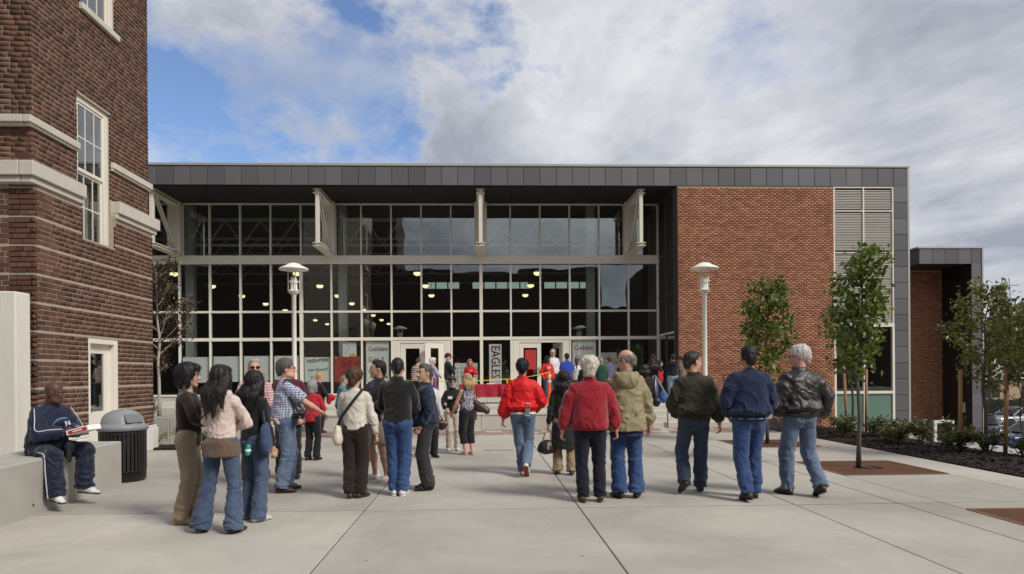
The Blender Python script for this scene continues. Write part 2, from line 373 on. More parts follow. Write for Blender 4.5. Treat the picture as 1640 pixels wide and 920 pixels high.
# seat wall, stairs, terrace
ter = MB(); ter.box(-13.5, 8.9, 21.515, 28.6, -.1, .578)
terrace = tag(ter.build('terrace', M['joint']), kind='structure')
for i in range(18):
    for j, (a, b) in enumerate(((21.5, 24.6), (24.6, 27.85))):
        x0 = -13.5+i*1.244; m_ = MB(); m_.box(x0+.004, x0+1.24, a+(.0 if j == 0 else .004), b-.004, .5, .6); m_.build('slab', M['concrete_pale'], terrace, bevel=.006, seg=1)
for i in range(18):     # riser stones
    x0 = -13.5+i*1.244
    m_ = MB(); m_.box(x0+.003, x0+1.241, 21.46, 21.497, .0, .5); m_.build('riser_stone', M['concrete_pale'], terrace)
sw = empty('seat_wall', (0, 19.5, 0), 0, 'long pale concrete seat wall between the two flights of steps', 'wall')
for i in range(8):
    x0 = -4.9+i*1.22
    m_ = MB(); m_.box(x0+.004, x0+1.216, .02, 1.96, -.04, .38); m_.build('block', M['concrete_pale'], sw, bevel=.006, seg=1)
    m_ = MB(); m_.box(x0+.002, x0+1.218, 0, 1.955, .383, .45); m_.build('cap_stone', M['concrete_pale'], sw, bevel=.012, seg=1)
def stairs(x0, x1, label):
    r = empty('steps', ((x0+x1)/2, 19.5, 0), 0, label, 'steps', 'flights of steps up to the terrace'); h = (x1-x0)/2
    for k in range(4):
        m_ = MB(); m_.box(-h+.003, h-.003, k*.36, (k+1)*.36-.002 if k < 3 else 1.955, -.04, .15*(k+1)); m_.build('step', M['concrete_pale'], r, bevel=.012, seg=1)
stairs(-6.9, -4.905, 'left flight of concrete steps behind the crowd'); stairs(4.862, 7.4, 'right flight of concrete steps beside the metal handrail')
def handrail(x, label):
    r = empty('handrail', (x, 19.45, 0), 0, label, 'handrail')
    m_ = MB(); m_.tube([(0, .0, 0), (0, .0, .86)], .024, 10); m_.tube([(0, 1.35, .6), (0, 1.35, 1.46)], .024, 10); m_.build('post', M['galv'], r, True)
    m_ = MB(); m_.tube([(0, -.16, .80), (0, -.1, .86), (0, 0, .87), (0, 1.35, 1.47), (0, 1.6, 1.47), (0, 1.66, 1.4)], .026, 10); m_.build('rail', M['galv'], r, True)
handrail(5.3, 'metal handrail on the right flight of steps')
# low guard wall with rail right of the steps
gw = empty('guard_wall', (8.15, 20.9, 0), 0, 'grey concrete guard wall with black rail left of the tree on the brick', 'wall')
m_ = MB(); m_.box(-.75, .75, -.1, .1, -.1, 1.2); m_.build('wall', M['concrete_wall'], gw, bevel=.01)
for zz_ in (1.32, 1.5):
    m_ = MB(); m_.tube([(-.74, 0, zz_), (.74, 0, zz_)], .016, 8); m_.build('rail', M['black'], gw)
for xx in (-.7, -.23, .23, .7):
    m_ = MB(); m_.tube([(xx, 0, 1.2), (xx, 0, 1.52)], .014, 8); m_.build('post', M['black'], gw)

# mulch bed along the right edge of the plaza
rs = np.random.RandomState(5); bx = np.linspace(7.86, 10.2, 26); by = np.concatenate([np.linspace(3, 9, 14), np.linspace(9.2, 17, 90), np.linspace(17.3, 21, 14)])
mb = MB(); V = []
for y in by:
    for x in bx:
        t = (x-7.86)/1.3; z = .015+.10*math.sin(min(t, 1)*math.pi*.6) if t < 1 else .11-.75*max(0, (t-1))*.8
        V.append((x+rs.uniform(-.02, .02)*(x > 7.9), y, max(z, float(gh(x, y))-.3)+rs.uniform(-.022, .028)*(x > 7.9)))
n_ = len(bx); mb.add(V, [(j*n_+i, j*n_+i+1, (j+1)*n_+i+1, (j+1)*n_+i) for j in range(len(by)-1) for i in range(n_-1)])
bed = tag(mb.build('planting_bed', M['mulch'], smooth=False), kind='structure')
mb = MB()
for i in range(2600):   # bark chips on the bed
    y = rs.uniform(8.5, 17.5); x = rs.uniform(7.88, 9.1); t = (x-7.86)/1.3; z = .015+.10*math.sin(t*math.pi*.6)+.012
    a = rs.uniform(0, 6.3); l = rs.uniform(.015, .045); w_ = rs.uniform(.006, .014)
    mm = Matrix.Translation((x, y, z)) @ Matrix.Rotation(a, 4, 'Z') @ Matrix.Rotation(rs.uniform(-.5, .5), 4, 'Y')
    mb.add([mm @ Vector(q) for q in ((-l, -w_, 0), (l, -w_, 0), (l, w_, .008), (-l, w_, .008))], [(0, 1, 2, 3)])
tag(mb.build('bark_chips', mk('bark_chip', (.04, .026, .017), .9, .5, 20, 90), bed), kind='stuff')
mb = MB(); mb.box(10.25, 10.40, 6, 24.9, -.9, -.30); tag(mb.build('kerb', M['concrete_pale'], bevel=.02), kind='structure')

# ------------------------------------------------------------------ main hall
GY = 28.0; FY = 25.4
hall = empty('school_hall', (0, FY, 0), 0, 'long glass fronted school hall with grey fascia and orange brick end', 'building')
def hp(mb_, name, mat, parent=None, **k):      # parts given in world coordinates
    o = mb_.build(name, M[mat] if isinstance(mat, str) else mat, parent or hall, **k)
    if parent is None: o.location = (-hall.location.x, -FY, 0)
    return o
Z0, ZT1, ZT2, ZB0, ZB1, ZTOP, ZS = .6, 3.02, 4.13, 6.07, 6.39, 8.48, 8.50
MX = [-13.30+1.2085*i for i in range(18)]     # mullion lines: -13.30 ... 7.245
# roof, soffit, fascia, coping
mb = MB(); mb.box(-16, 16.0, 25.5, 62, 8.75, 9.22); hp(mb, 'roof', 'fascia_dark')
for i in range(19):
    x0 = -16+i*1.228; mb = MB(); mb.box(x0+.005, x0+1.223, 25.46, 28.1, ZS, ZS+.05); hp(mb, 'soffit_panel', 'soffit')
mb = MB(); mb.box(-16, 16.12, 25.445, 25.5, 8.53, 9.24); hp(mb, 'fascia_backing', 'black')
x = 15.585-.608*52
for i in range(52):
    mb = MB(); mb.box(x+.008, x+.600, FY, FY+.04, 8.55, 9.245); hp(mb, 'fascia_panel', 'fascia', bevel=.004, seg=1); x += .608
for z0, z1 in [(8.55, 9.245)]+[(8.55-.606*(k+1)+.012, 8.55-.606*k) for k in range(16)]:
    mb = MB(); mb.box(15.593, 16.11, FY, FY+.04, z0, z1-.004); hp(mb, 'fascia_panel', 'fascia', bevel=.004, seg=1)
mb = MB(); mb.box(15.59, 16.112, FY+.045, 32, -1.3, 9.23); hp(mb, 'end_wall', 'black')
mb = MB(); mb.box(16.113, 16.19, FY-.012, FY+.3, -1.3, 9.25); hp(mb, 'edge_trim', 'coping')
mb = MB(); mb.box(-16, 16.2, FY-.03, FY+.35, 9.25, 9.345); hp(mb, 'coping', 'coping', bevel=.01)
mb = MB(); mb.box(-16, 16.14, FY-.008, FY+.3, 9.225, 9.249); hp(mb, 'coping_shadow_gap', 'fascia_dark')

# curtain wall: mullions, transoms, beam, panes
DOORS = [(8, 9), (12, 13)]                     # bays taken by the two entrances
def mull(x, z0, z1, w_=.075, d=.16): 
    mb_ = MB(); mb_.box(x-w_/2, x+w_/2, GY-.07, GY-.07+d, z0, z1); return hp(mb_, 'mullion', 'cream', bevel=.006, seg=1)
for i, x in enumerate(MX):
    big = i in (6, 11, 16)
    mull(x, ZB1, ZTOP, .06)
    mull(x, Z0 if i not in (9, 13) else ZT1, ZB0, .13 if i in (5, 11) else .07)
for z, h in ((ZT2, .085), (ZT1, .13), (ZTOP+.01, .07)):
    mb = MB(); mb.box(MX[0]-1.5, MX[-1]+.05, GY-.073, GY+.08, z-h/2, z+h/2); hp(mb, 'transom', 'cream', bevel=.006, seg=1)
mb = MB(); mb.box(MX[0]-1.5, MX[-1]+.05, GY-.16, GY+.2, ZB0, ZB1); hp(mb, 'beam', 'cream', bevel=.015)
mb = MB(); mb.box(MX[0]-1.5, MX[-1]+.05, GY-.155, GY-.13, ZB0-.03, ZB0+.02); hp(mb, 'beam_flange', 'cream')
for i in range(17):
    if i in (8, 9, 12, 13): continue
    mb = MB(); mb.box(MX[i]+.035, MX[i+1]-.035, GY-.06, GY+.08, Z0+.15, Z0+.22); hp(mb, 'sill', 'cream', bevel=.006, seg=1)
    mb = MB(); mb.box(MX[i]+.036, MX[i+1]-.036, GY-.02, GY+.08, Z0, Z0+.15); hp(mb, 'plinth_panel', 'concrete_pale')
for i in range(-1, 17):
    x0 = MX[i] if i >= 0 else MX[0]-1.2; x1 = MX[i+1] if i >= 0 else MX[0]
    for z0, z1 in ((Z0+.22, ZT1-.065), (ZT1+.065, ZT2-.043), (ZT2+.043, ZB0-.03), (ZB1, ZTOP-.025)):
        if z0 < 1 and i in (8, 9, 12, 13): continue
        mb = MB(); mb.box(x0+.03, x1-.03, GY-.006, GY+.006, z0, z1); o = hp(mb, 'glass_pane', 'glass')

# entrances: painted frames with one leaf shut and one standing open
def leaf(parent, w_, h_, glass_w, loc, rz, notice=False):
    d = empty('door', loc, rz); d.parent = parent
    a = (w_-glass_w)/2; m_ = MB()
    m_.box(0, a, -.025, .025, 0, h_); m_.box(w_-a, w_, -.025, .025, 0, h_); m_.box(a, w_-a, -.025, .025, 0, .32); m_.box(a, w_-a, -.025, .025, h_-.2, h_); m_.build('leaf_frame', M['cream'], d)
    m_ = MB(); m_.box(a, w_-a, -.005, .005, .32, h_-.2); m_.build('glass', M['glass'], d)
    m_ = MB(); m_.tube([(w_-a*.5, -.07, .9), (w_-a*.5, -.07, 1.25)], .014, 8); m_.tube([(w_-a*.5, -.03, .93), (w_-a*.5, -.07, .93)], .01, 6); m_.tube([(w_-a*.5, -.03, 1.22), (w_-a*.5, -.07, 1.22)], .01, 6); m_.build('handle', M['black'], d)
    if notice:
        m_ = MB(); m_.box(a+.06, w_-a-.04, -.012, -.007, 1.15, 1.95); m_.build('red_notice', M['paper_red'], d)
    return d
for k, (b0, b1) in enumerate(DOORS):
    x0, x1 = MX[b0]+.035, MX[b1+1]-.035
    e = empty('entrance', (0, 0, 0)); e.parent = hall; e.location = (x0, GY-FY, Z0)
    W = x1-x0
    def ep(bx_, nm, mt='cream'): m_ = MB(); m_.box(*bx_); return m_.build(nm, M[mt], e, bevel=.006, seg=1)
    ep((0, .30, -.05, .09, 0, 2.355), 'side_panel'); ep((.06, .24, -.058, -.05, .1, 2.28), 'panel_moulding')
    ep((W-.28, W, -.05, .09, 0, 2.355), 'side_panel'); ep((W-.235, W-.05, -.058, -.05, .1, 2.28), 'panel_moulding')
    ep((.301, W-.281, -.05, .09, 2.24, 2.354), 'door_head')
    if k == 0:
        leaf(e, .98, 2.23, .56, (.31, 0, 0), 0); leaf(e, .80, 2.23, .34, (W-.29, -.02, 0), R(180+24))
    else:
        leaf(e, .88, 2.23, .56, (.31, 0, 0), 0, True); leaf(e, .80, 2.23, .34, (W-.29, .05, 0), R(110))
# outriggers that carry the overhang
for xt in (MX[1], MX[6], MX[11], MX[16]):
    t_ = empty('bracket', (0, 0, 0)); t_.parent = hall; t_.location = (xt, 0, 0)
    def bp(fn, nm, **k): m_ = MB(); fn(m_); return m_.build(nm, M['steel_paint'], t_, **k)
    bp(lambda m_: m_.box(-.07, .07, .25, .40, 6.42, 8.47), 'post', bevel=.008, seg=1)
    bp(lambda m_: (m_.box(-.17, .17, .22, 2.45, 6.36, 6.385), m_.box(-.02, .02, .25, 2.45, 6.385, 6.47), m_.box(-.17, .17, .22, 2.45, 6.47, 6.49)), 'bottom_chord')
    bp(lambda m_: (m_.box(-.15, .15, .2, 2.45, 8.46, 8.485), m_.box(-.02, .02, .2, 2.45, 8.34, 8.46), m_.box(-.15, .15, .2, 2.45, 8.32, 8.34)), 'top_chord')
    bp(lambda m_: m_.beam((-.04, .55, 8.33), (-.04, 2.25, 6.52), .05, .09), 'diagonal'); bp(lambda m_: m_.beam((.05, .55, 8.33), (.05, 2.25, 6.52), .05, .09), 'diagonal')
    bp(lambda m_: (m_.box(-.25, .25, 2.10, 2.125, 6.39, 8.47), m_.box(-.02, .02, 2.125, 2.5, 6.39, 8.47), m_.box(-.25, .25, 2.45, 2.475, 6.39, 8.47)), 'column')

# brick end
def brick_mesh(x0, x1, z0, z1, bl, bh, gap, depth, yfront, skip=None, jit=.002, seed=1):
    """bricks in the XZ plane facing -Y; returns arrays of verts and faces"""
    r = np.random.RandomState(seed); vs = []; n = 0
    rows = int((z1-z0)/bh)
    for j in range(rows):
        za = z0+j*bh; off = (bl/2 if j % 2 else 0); x = x0-off
        while x < x1-.02:
            a, b = max(x, x0), min(x+bl-gap, x1)
            if b-a > .03 and not (skip and skip((a+b)/2, za+bh/2)):
                y = yfront+r.uniform(-jit, jit)
                vs.append([(a, y, za), (b, y, za), (b, y, za+bh-gap), (a, y, za+bh-gap), (a, y+depth, za), (b, y+depth, za), (b, y+depth, za+bh-gap), (a, y+depth, za+bh-gap)]); n += 1
            x += bl
    V_ = np.array(vs).reshape(-1, 3); base = np.array([(0, 1, 2, 3), (0, 4, 5, 1), (3, 2, 6, 7), (0, 3, 7, 4), (1, 5, 6, 2)])
    F_ = (base[None]+8*np.arange(n)[:, None, None]).reshape(-1, 4); return V_, F_
def np_mesh(name, V_, F_, mat, parent=None, smooth=False, kind=None):
    me = bpy.data.meshes.new(name); nv, nf = len(V_), len(F_); k = F_.shape[1]
    me.vertices.add(nv); me.vertices.foreach_set('co', np.ascontiguousarray(V_, np.float32).ravel())
    me.loops.add(nf*k); me.loops.foreach_set('vertex_index', np.ascontiguousarray(F_, np.int32).ravel())
    me.polygons.add(nf); me.polygons.foreach_set('loop_start', np.arange(nf, dtype=np.int32)*k); me.polygons.foreach_set('loop_total', np.full(nf, k, np.int32))
    if smooth: me.polygons.foreach_set('use_smooth', np.ones(nf, bool))
    me.update(calc_edges=True); me.materials.append(mat)
    o = bpy.data.objects.new(name, me); COL.objects.link(o)
    if parent is not None: o.parent = parent
    if kind: o['kind'] = kind
    return o
mb = MB(); mb.box(7.34, 13.27, FY+.012, 30, -1.3, 8.53); hp(mb, 'wall', 'mortar_new')
V_, F_ = brick_mesh(7.335, 13.27, -1.2, 8.53, .2032, .0677, .010, .03, FY, seed=4)
o = np_mesh('brick', V_, F_, M['brick_new'], hall, kind='stuff'); o.location = (0, -FY, 0)
# pale louvres and the corner window below them
mb = MB(); mb.box(13.28, 15.58, FY+.16, FY+.3, 3.3, 8.53); hp(mb, 'louvre_backing', 'louvre_dark')
lm = MB(); Vv = [(-.545, 0, 0), (.545, 0, 0), (.545, .0, .034), (-.545, .0, .034), (-.545, .06, .047), (.545, .06, .047), (.545, .06, .050), (-.545, .06, .050)]
lm.add(Vv, [(0, 1, 2, 3), (3, 2, 6, 7), (0, 4, 5, 1), (0, 3, 7, 4), (1, 5, 6, 2)]); lme = lm.mesh('slat', M['louvre'])
for c_ in (13.86, 15.0):
    z = 3.42
    while z < 8.42:
        if min(abs(z-q) for q in (6.05, 7.62)) > .05: shared('slat', lme, hall, (c_, .05, z))
        z += .062
for x in (13.30, 14.43, 15.56):
    mb = MB(); mb.box(x-.025, x+.025, FY+.01, FY+.15, 3.38, 8.53); hp(mb, 'louvre_frame', 'cream')
for z in (3.38, 6.05, 7.62, 8.51):
    mb = MB(); mb.box(13.276, 15.585, FY+.012, FY+.148, z-.02, z+.02); hp(mb, 'louvre_frame', 'cream')
for x in (13.31, 14.43, 15.55):
    mb = MB(); mb.box(x-.04, x+.04, FY+.0, FY+.12, -1.3, 3.36); hp(mb, 'mullion', 'cream')
for z, h in ((3.30, .10), (.78, .10), (-1.2, .12)):
    mb = MB(); mb.box(13.27, 15.59, FY-.003, FY+.118, z-h/2, z+h/2); hp(mb, 'transom', 'cream')
for x0, x1 in ((13.35, 14.39), (14.47, 15.51)):
    mb = MB(); mb.box(x0, x1, FY+.05, FY+.06, .83, 3.25); hp(mb, 'glass_pane', 'glass')
    mb = MB(); mb.box(x0, x1, FY+.05, FY+.06, -1.14, .73); hp(mb, 'spandrel_pane', 'glass_green')
mb = MB(); mb.box(13.28, 15.58, 28.5, 28.6, -1, 3.3); mb.box(13.28, 15.58, FY+.3, 28.5, 3.36, 3.40); mb.box(13.28, 15.58, FY+.3, 28.5, .5, .6); hp(mb, 'room', 'in_white')
# dark louvred return between the glass and the brick end
mb = MB(); mb.box(7.325, 7.335, FY+.02, GY+.1, .6, 8.5); hp(mb, 'return_backing', 'black')
mb = MB(); mb.box(7.30, 7.345, FY-.004, FY+.09, .6, 8.53); hp(mb, 'corner_trim', 'black')
sm = MB(); sm.add([(0, -1.17, 0), (0, 1.17, 0), (0, 1.17, .03), (0, -1.17, .03), (.05, -1.17, .05), (.05, 1.17, .05)], [(0, 3, 2, 1), (3, 4, 5, 2)]); sme = sm.mesh('return_slat', M['louvre_dark'])
z = 3.2
while z < 8.4:
    shared('return_slat', sme, hall, (7.265, 1.34, z)); z += .075
for y in (25.55, 26.75, 27.93):
    mb = MB(); mb.box(7.235, 7.30, y-.03, y+.03, .6, 8.48); hp(mb, 'return_post', 'louvre_dark' if y < 27.5 else 'cream')
for z in (3.1, 4.6, 6.25, 8.44):
    mb = MB(); mb.box(7.237, 7.298, 25.6, 27.9, z-.035, z+.035); hp(mb, 'return_rail', 'louvre_dark' if z > 4 else 'cream')
mb = MB(); mb.box(7.27, 7.28, 25.6, 27.9, .7, 3.06); hp(mb, 'glass_pane', 'glass')

# inside of the hall, seen dimly through the glass
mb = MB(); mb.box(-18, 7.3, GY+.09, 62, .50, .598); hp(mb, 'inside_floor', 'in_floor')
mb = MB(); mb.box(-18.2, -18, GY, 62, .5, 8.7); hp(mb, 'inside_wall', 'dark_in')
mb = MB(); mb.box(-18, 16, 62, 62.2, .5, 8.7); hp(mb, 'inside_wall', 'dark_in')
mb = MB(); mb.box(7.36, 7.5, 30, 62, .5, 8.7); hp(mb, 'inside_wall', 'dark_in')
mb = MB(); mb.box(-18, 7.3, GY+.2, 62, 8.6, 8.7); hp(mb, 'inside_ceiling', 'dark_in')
maroon = mk('maroon_wall', (.05, .012, .012), .7, .2, 1, 10, bump=0)
mb = MB(); mb.box(-3.4, 6.6, 40, 40.2, .6, 6.55); hp(mb, 'partition', maroon)
mb = MB(); mb.box(-3.4, 6.6, 40, 40.2, 6.95, 8.6); hp(mb, 'partition', 'dark_in')
for i in range(14):
    if i in (3, 9): continue
    x0 = -3.3+i*.70; mb = MB(); mb.box(x0, x0+.62, 40.08, 40.12, 6.57, 6.93); hp(mb, 'clerestory_pane', 'clerestory')
for x in (-12.0, -5.75, 4.6):
    mb = MB(); mb.box(x-.17, x+.17, 28.7, 29.0, .6, 8.6); hp(mb, 'inside_column', 'in_white')
for k in range(4):
    y = 30+k*4.2
    for x0 in (-17, -11, -5, 1):
        mb = MB(); mb.beam((x0, y, 8.3), (x0+6, y, 8.3), .1, .12); mb.beam((x0, y, 7.2), (x0+6, y, 7.2), .1, .1)
        for q in range(4): mb.beam((x0+q*1.5, y, 8.25), (x0+q*1.5+.75, y, 7.25), .05, .05); mb.beam((x0+q*1.5+1.5, y, 8.25), (x0+q*1.5+.75, y, 7.25), .05, .05)
        hp(mb, 'inside_truss', 'in_white')
# pendant lamps in rows into the depth of the hall
pm1 = MB(); pm1.lathe([(.03, .52), (.05, .44), (.13, .38), (.22, .25), (.25, .14), (.25, .13), (.0, .13)], n=16); pme1 = pm1.mesh('shade', mk('pendant_shade', (.45, .43, .38), .4, .1, 3, 20, bump=0, metal=.6), True)
pm2 = MB(); pm2.lathe([(.0, -.05), (.12, -.045), (.22, .0), (.256, .10), (.255, .14), (.2, .15)], n=16); pme2 = pm2.mesh('lit_bowl', M['bulb'], True)
pm3 = MB(); pm3.tube([(0, 0, .5), (0, 0, 2.6)], .012, 5); pme3 = pm3.mesh('cord', M['black'])
names = {}
rown = ['first row from the left', 'second row from the left', 'third row from the left', 'right hand row']
depn = ['nearest', 'second', 'third', 'fourth', 'fifth', 'sixth', 'seventh', 'farthest']
for i, x in enumerate((-13.1, -7.9, -2.75, 2.45)):
    for j in range(8):
        if i >= 2 and j >= 3: continue
        y = 29.8+4.15*j
        p = empty('pendant_lamp', (x, y, 5.88), 0, f'lit bell pendant inside the hall, {depn[j]} lamp of the {rown[i]}', 'pendant lamp', 'pendant lamps hanging inside the hall')
        q7 = (.66, .66, .72); shared('shade', pme1, p, scale=q7); shared('lit_bowl', pme2, p, scale=q7); shared('cord', pme3, p)

# ------------------------------------------------------------------ right wing
wing = empty('brick_wing', (21, 32.5, -1.9), 0, 'lower brick wing with grey portal frame behind the right trees', 'building')
def wp(mb_, nm, mt, **k):
    o = mb_.build(nm, M[mt] if isinstance(mt, str) else mt, wing, **k); o.location = (-21, -32.5, 1.9); return o
for i in range(4):
    x0 = 19.88+i*.605; mb = MB(); mb.box(x0+.006, x0+.599, 30.5, 30.54, 6.44, 7.14); wp(mb, 'fascia_panel', 'fascia', bevel=.004, seg=1)
for k in range(13):
    z1 = 7.14-k*.66; mb = MB(); mb.box(22.31, 22.78, 30.5, 30.54, z1-.65, z1); wp(mb, 'fascia_panel', 'fascia', bevel=.004, seg=1)
for k in range(6):
    y0 = 30.545+k*.605; mb = MB(); mb.box(19.84, 19.88, y0, y0+.6, 6.44, 7.14); wp(mb, 'fascia_panel', 'fascia', bevel=.004, seg=1)
mb = MB(); mb.box(19.882, 22.78, 30.542, 36, 6.43, 7.13); wp(mb, 'roof', 'black')
mb = MB(); mb.box(22.33, 22.775, 30.545, 36, -1.35, 6.42); wp(mb, 'fin_wall', 'black')
for k in range(4):
    z1 = 6.4-k*1.95; mb = MB(); mb.box(22.295, 22.325, 30.56, 32.48, z1-1.935, z1); wp(mb, 'side_panel', 'fascia_dark', bevel=.003, seg=1)
mb = MB(); mb.box(19.8, 22.83, 30.46, 36, 7.142, 7.21); wp(mb, 'coping', 'coping')
mb = MB(); mb.box(22.783, 22.85, 30.47, 30.7, -1.35, 7.14); wp(mb, 'edge_trim', 'coping')
mb = MB(); mb.box(17.5, 22.33, 32.512, 36, -2.4, 6.43); wp(mb, 'wall', 'mortar_new')
V_, F_ = brick_mesh(17.5, 22.32, -2.3, 6.42, .2032, .0677, .010, .03, 32.5, seed=9)
o = np_mesh('brick', V_, F_, M['brick_new'], wing, kind='stuff'); o.location = (-21, -32.5, 1.9)
mb = MB(); mb.box(22.27, 22.294, 30.95, 31.3, -.35, .1); wp(mb, 'vent', 'cream'); 
for k in range(3):
    mb = MB(); mb.box(22.262, 22.269, 30.98+k*.11, 31.04+k*.11, -.32, .07); wp(mb, 'vent_slot', 'galv')

# ------------------------------------------------------------------ old brick building on the left
old = empty('old_brick_building', (-7.1, 11.1, 0), 0, 'old dark brick building corner with white windows at the left', 'building')
def op(mb_, nm, mt, parent=None, **k):
    o = mb_.build(nm, M[mt] if isinstance(mt, str) else mt, parent or old, **k)
    if parent is None: o.location = (7.1, -11.1, 0)
    return o
XU, XL, NY, FYc = -7.10, -7.02, 11.12, 14.95
WIN = (12.36, 13.46, 4.02, 6.58); WIN2 = (12.36, 13.86, 8.22, 10.8); DOOR = (12.52, 13.50, 0, 2.24)
WIN2 = (12.5, 13.66, 8.22, 10.8)
def holes(u, z, m_=0):
    return any(a-m_ < u < b+m_ and c-m_ < z < d+m_ for a, b, c, d in (WIN, WIN2, DOOR))
def wall_cells(y0, y1, z0, z1, ops):
    ys_ = sorted({y0, y1} | {q for o_ in ops for q in o_[:2] if y0 < q < y1}); zs_ = sorted({z0, z1} | {q for o_ in ops for q in o_[2:] if z0 < q < z1})
    for a, b in zip(ys_, ys_[1:]):
        for c, d in zip(zs_, zs_[1:]):
            if not any(o_[0]-1e-6 <= a and b <= o_[1]+1e-6 and o_[2]-1e-6 <= c and d <= o_[3]+1e-6 for o_ in ops): yield a, b, c, d
mb = MB()
for a, b, c, d in wall_cells(NY+.012, FYc-.012, 4.66, 12, (WIN, WIN2)): mb.box(XU-.32, XU-.007, a, b, c, d)
for a, b, c, d in wall_cells(NY+.012, FYc-.012, 0, 4.66, (WIN, DOOR)): mb.box(XL-.40, XL-.007, a, b, c, d)
mb.box(-10.5, XU-.32, NY+.007, NY+.4, 4.66, 12); mb.box(-10.5, XL-.40, NY-.06+.007, NY+.4, 0, 4.66); mb.box(-10.5, XU-.32, FYc-.4, FYc-.012, 0, 12)
op(mb, 'wall', 'mortar_old')
# bricks: nearest ones single, the rest joined
CH = .0835
bricks = []
def lay(face, c0, z0, z1, fixed, seed):
    r = random.Random(seed); rows = int(round((z1-z0)/CH)); lo, hi = c0
    for j in range(rows):
        za = z0+j*CH; c = lo-(.0 if j % 2 else .17)-r.choice((0, 0, .05)); k = r.choice((0, 1))
        while c < hi-.03:
            l = .225 if (k % 2 == 0 or r.random() < .35) else .115
            a, b = max(c, lo), min(c+l-.015, hi)
            iv = [(a, b)]
            if face == 'x':
                for o_ in (WIN, WIN2, DOOR):
                    if o_[2]-.03 < za+.04 < o_[3]+.01: iv = [q for p_, q_ in iv for q in ((p_, min(q_, o_[0])), (max(p_, o_[1]), q_))]
            for p_, q_ in iv:
                if q_-p_ > .012: bricks.append((face, p_, q_, za, fixed))
            c += l; k += 1
lay('x', (NY, FYc), 4.96, 10.6, XU, 1); lay('y', (-8.6, XU), 4.96, 8.6, NY, 2)
zr = .50
gro = []
while zr < 4.5:             # rusticated base: five courses, then a sunk pale joint
    top = min(zr+5*CH, 4.58)
    lay('x', (NY-.06, FYc), zr, top, XL, int(zr*100)); lay('y', (-8.6, XL), zr, top, NY-.06, int(zr*100)+1)
    gro.append(zr+5*CH-.006); zr += 5*CH+.035
inv = [(math.hypot(math.hypot((b_[4] if b_[0] == 'x' else (b_[1]+b_[2])/2), ((b_[1]+b_[2])/2 if b_[0] == 'x' else b_[4])), b_[3]-1.55), i) for i, b_ in enumerate(bricks)]
vis = [q for q in inv if not (bricks[q[1]][0] == 'y' and bricks[q[1]][1] < -8.12) and bricks[q[1]][3] > 1.4 and bricks[q[1]][2]-bricks[q[1]][1] > .08]
near = {i for _, i in sorted(vis)[:300]}
rb = random.Random(11); VV = []; cache = {}
for i, (face, a, b, za, fx) in enumerate(bricks):
    j_ = rb.uniform(-.003, .002); h = CH-.016; dpt = .03
    if i in near:
        key = (face, round(b-a, 3))
        if key not in cache:
            m_ = MB(); l = b-a
            if face == 'x': m_.box(-dpt, 0, 0, l, 0, h)
            else: m_.box(0, l, 0, dpt, 0, h)
            cache[key] = m_.mesh('brick', M['brick_old_part'])
        loc = (fx+j_+7.1, a-11.1, za) if face == 'x' else (a+7.1, fx-j_-11.1, za)
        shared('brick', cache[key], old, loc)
    else:
        if face == 'x': x0, x1, y0, y1 = fx-dpt, fx+j_, a, b
        else: x0, x1, y0, y1 = a, b, fx-j_, fx+dpt
        VV.append([(x, y, z) for z in (za, za+h) for y in (y0, y1) for x in (x0, x1)])
V_ = np.array(VV).reshape(-1, 3); base = np.array([(0, 2, 3, 1), (4, 5, 7, 6), (0, 1, 5, 4), (2, 6, 7, 3), (0, 4, 6, 2), (1, 3, 7, 5)])
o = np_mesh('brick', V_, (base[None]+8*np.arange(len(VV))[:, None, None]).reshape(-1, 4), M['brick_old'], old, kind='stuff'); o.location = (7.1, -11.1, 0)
pale = mk('pale_joint', (.36, .32, .265), .9, .3, 4, 40)
for z in gro:
    mb = MB()
    for a, b in ((NY-.05, DOOR[0]), (DOOR[1], FYc)) if z < 2.3 else (((NY-.05, WIN[0]), (WIN[1], FYc)) if z > 4.0 else ((NY-.05, FYc),)): mb.box(XL-.03, XL-.016, a, b, z, z+.036)
    mb.box(-8.6, XL-.03, NY-.047, NY-.03, z, z+.036); op(mb, 'sunk_joint', pale)
# stone courses
def stone_course(z0, z1, px, label, seg):
    for a, b in ((NY-.06-px, WIN[0]-.0), (WIN[1], FYc+px)):
        n = max(1, round((b-a)/seg)); 
        for q in range(n):
            y0, y1 = a+(b-a)*q/n, a+(b-a)*(q+1)/n
            mb_ = MB(); mb_.box(XU-.05, XU+px, y0+.003, y1-.003, z0, z1); op(mb_, label, 'limestone', bevel=.012)
    for q in range(2):
        mb_ = MB(); mb_.box(XU-.055-.8*(q+1)+.003, XU-.055-.8*q-.003, NY-.06-px, NY+.05, z0, z1); op(mb_, label, 'limestone', bevel=.012)
stone_course(4.70, 4.93, .17, 'band_stone', .62); stone_course(4.60, 4.697, .12, 'band_moulding', 1.3); stone_course(5.56, 5.68, .07, 'ledge_stone', .9)
stone_course(5.52, 5.558, .04, 'ledge_moulding', 1.3)
# plinth at the foot of the wall
for a, b in ((NY-.12, DOOR[0]-.0), (DOOR[1]+.06, FYc+.06)):
    mb = MB(); mb.box(XL-.05, XL+.08, a, b, 0, .48); op(mb, 'plinth', 'plaster', bevel=.02)
    mb = MB(); mb.box(XL-.04, XL+.05, a+.01, b-.01, .482, .53); op(mb, 'plinth_cap', 'plaster', bevel=.015)
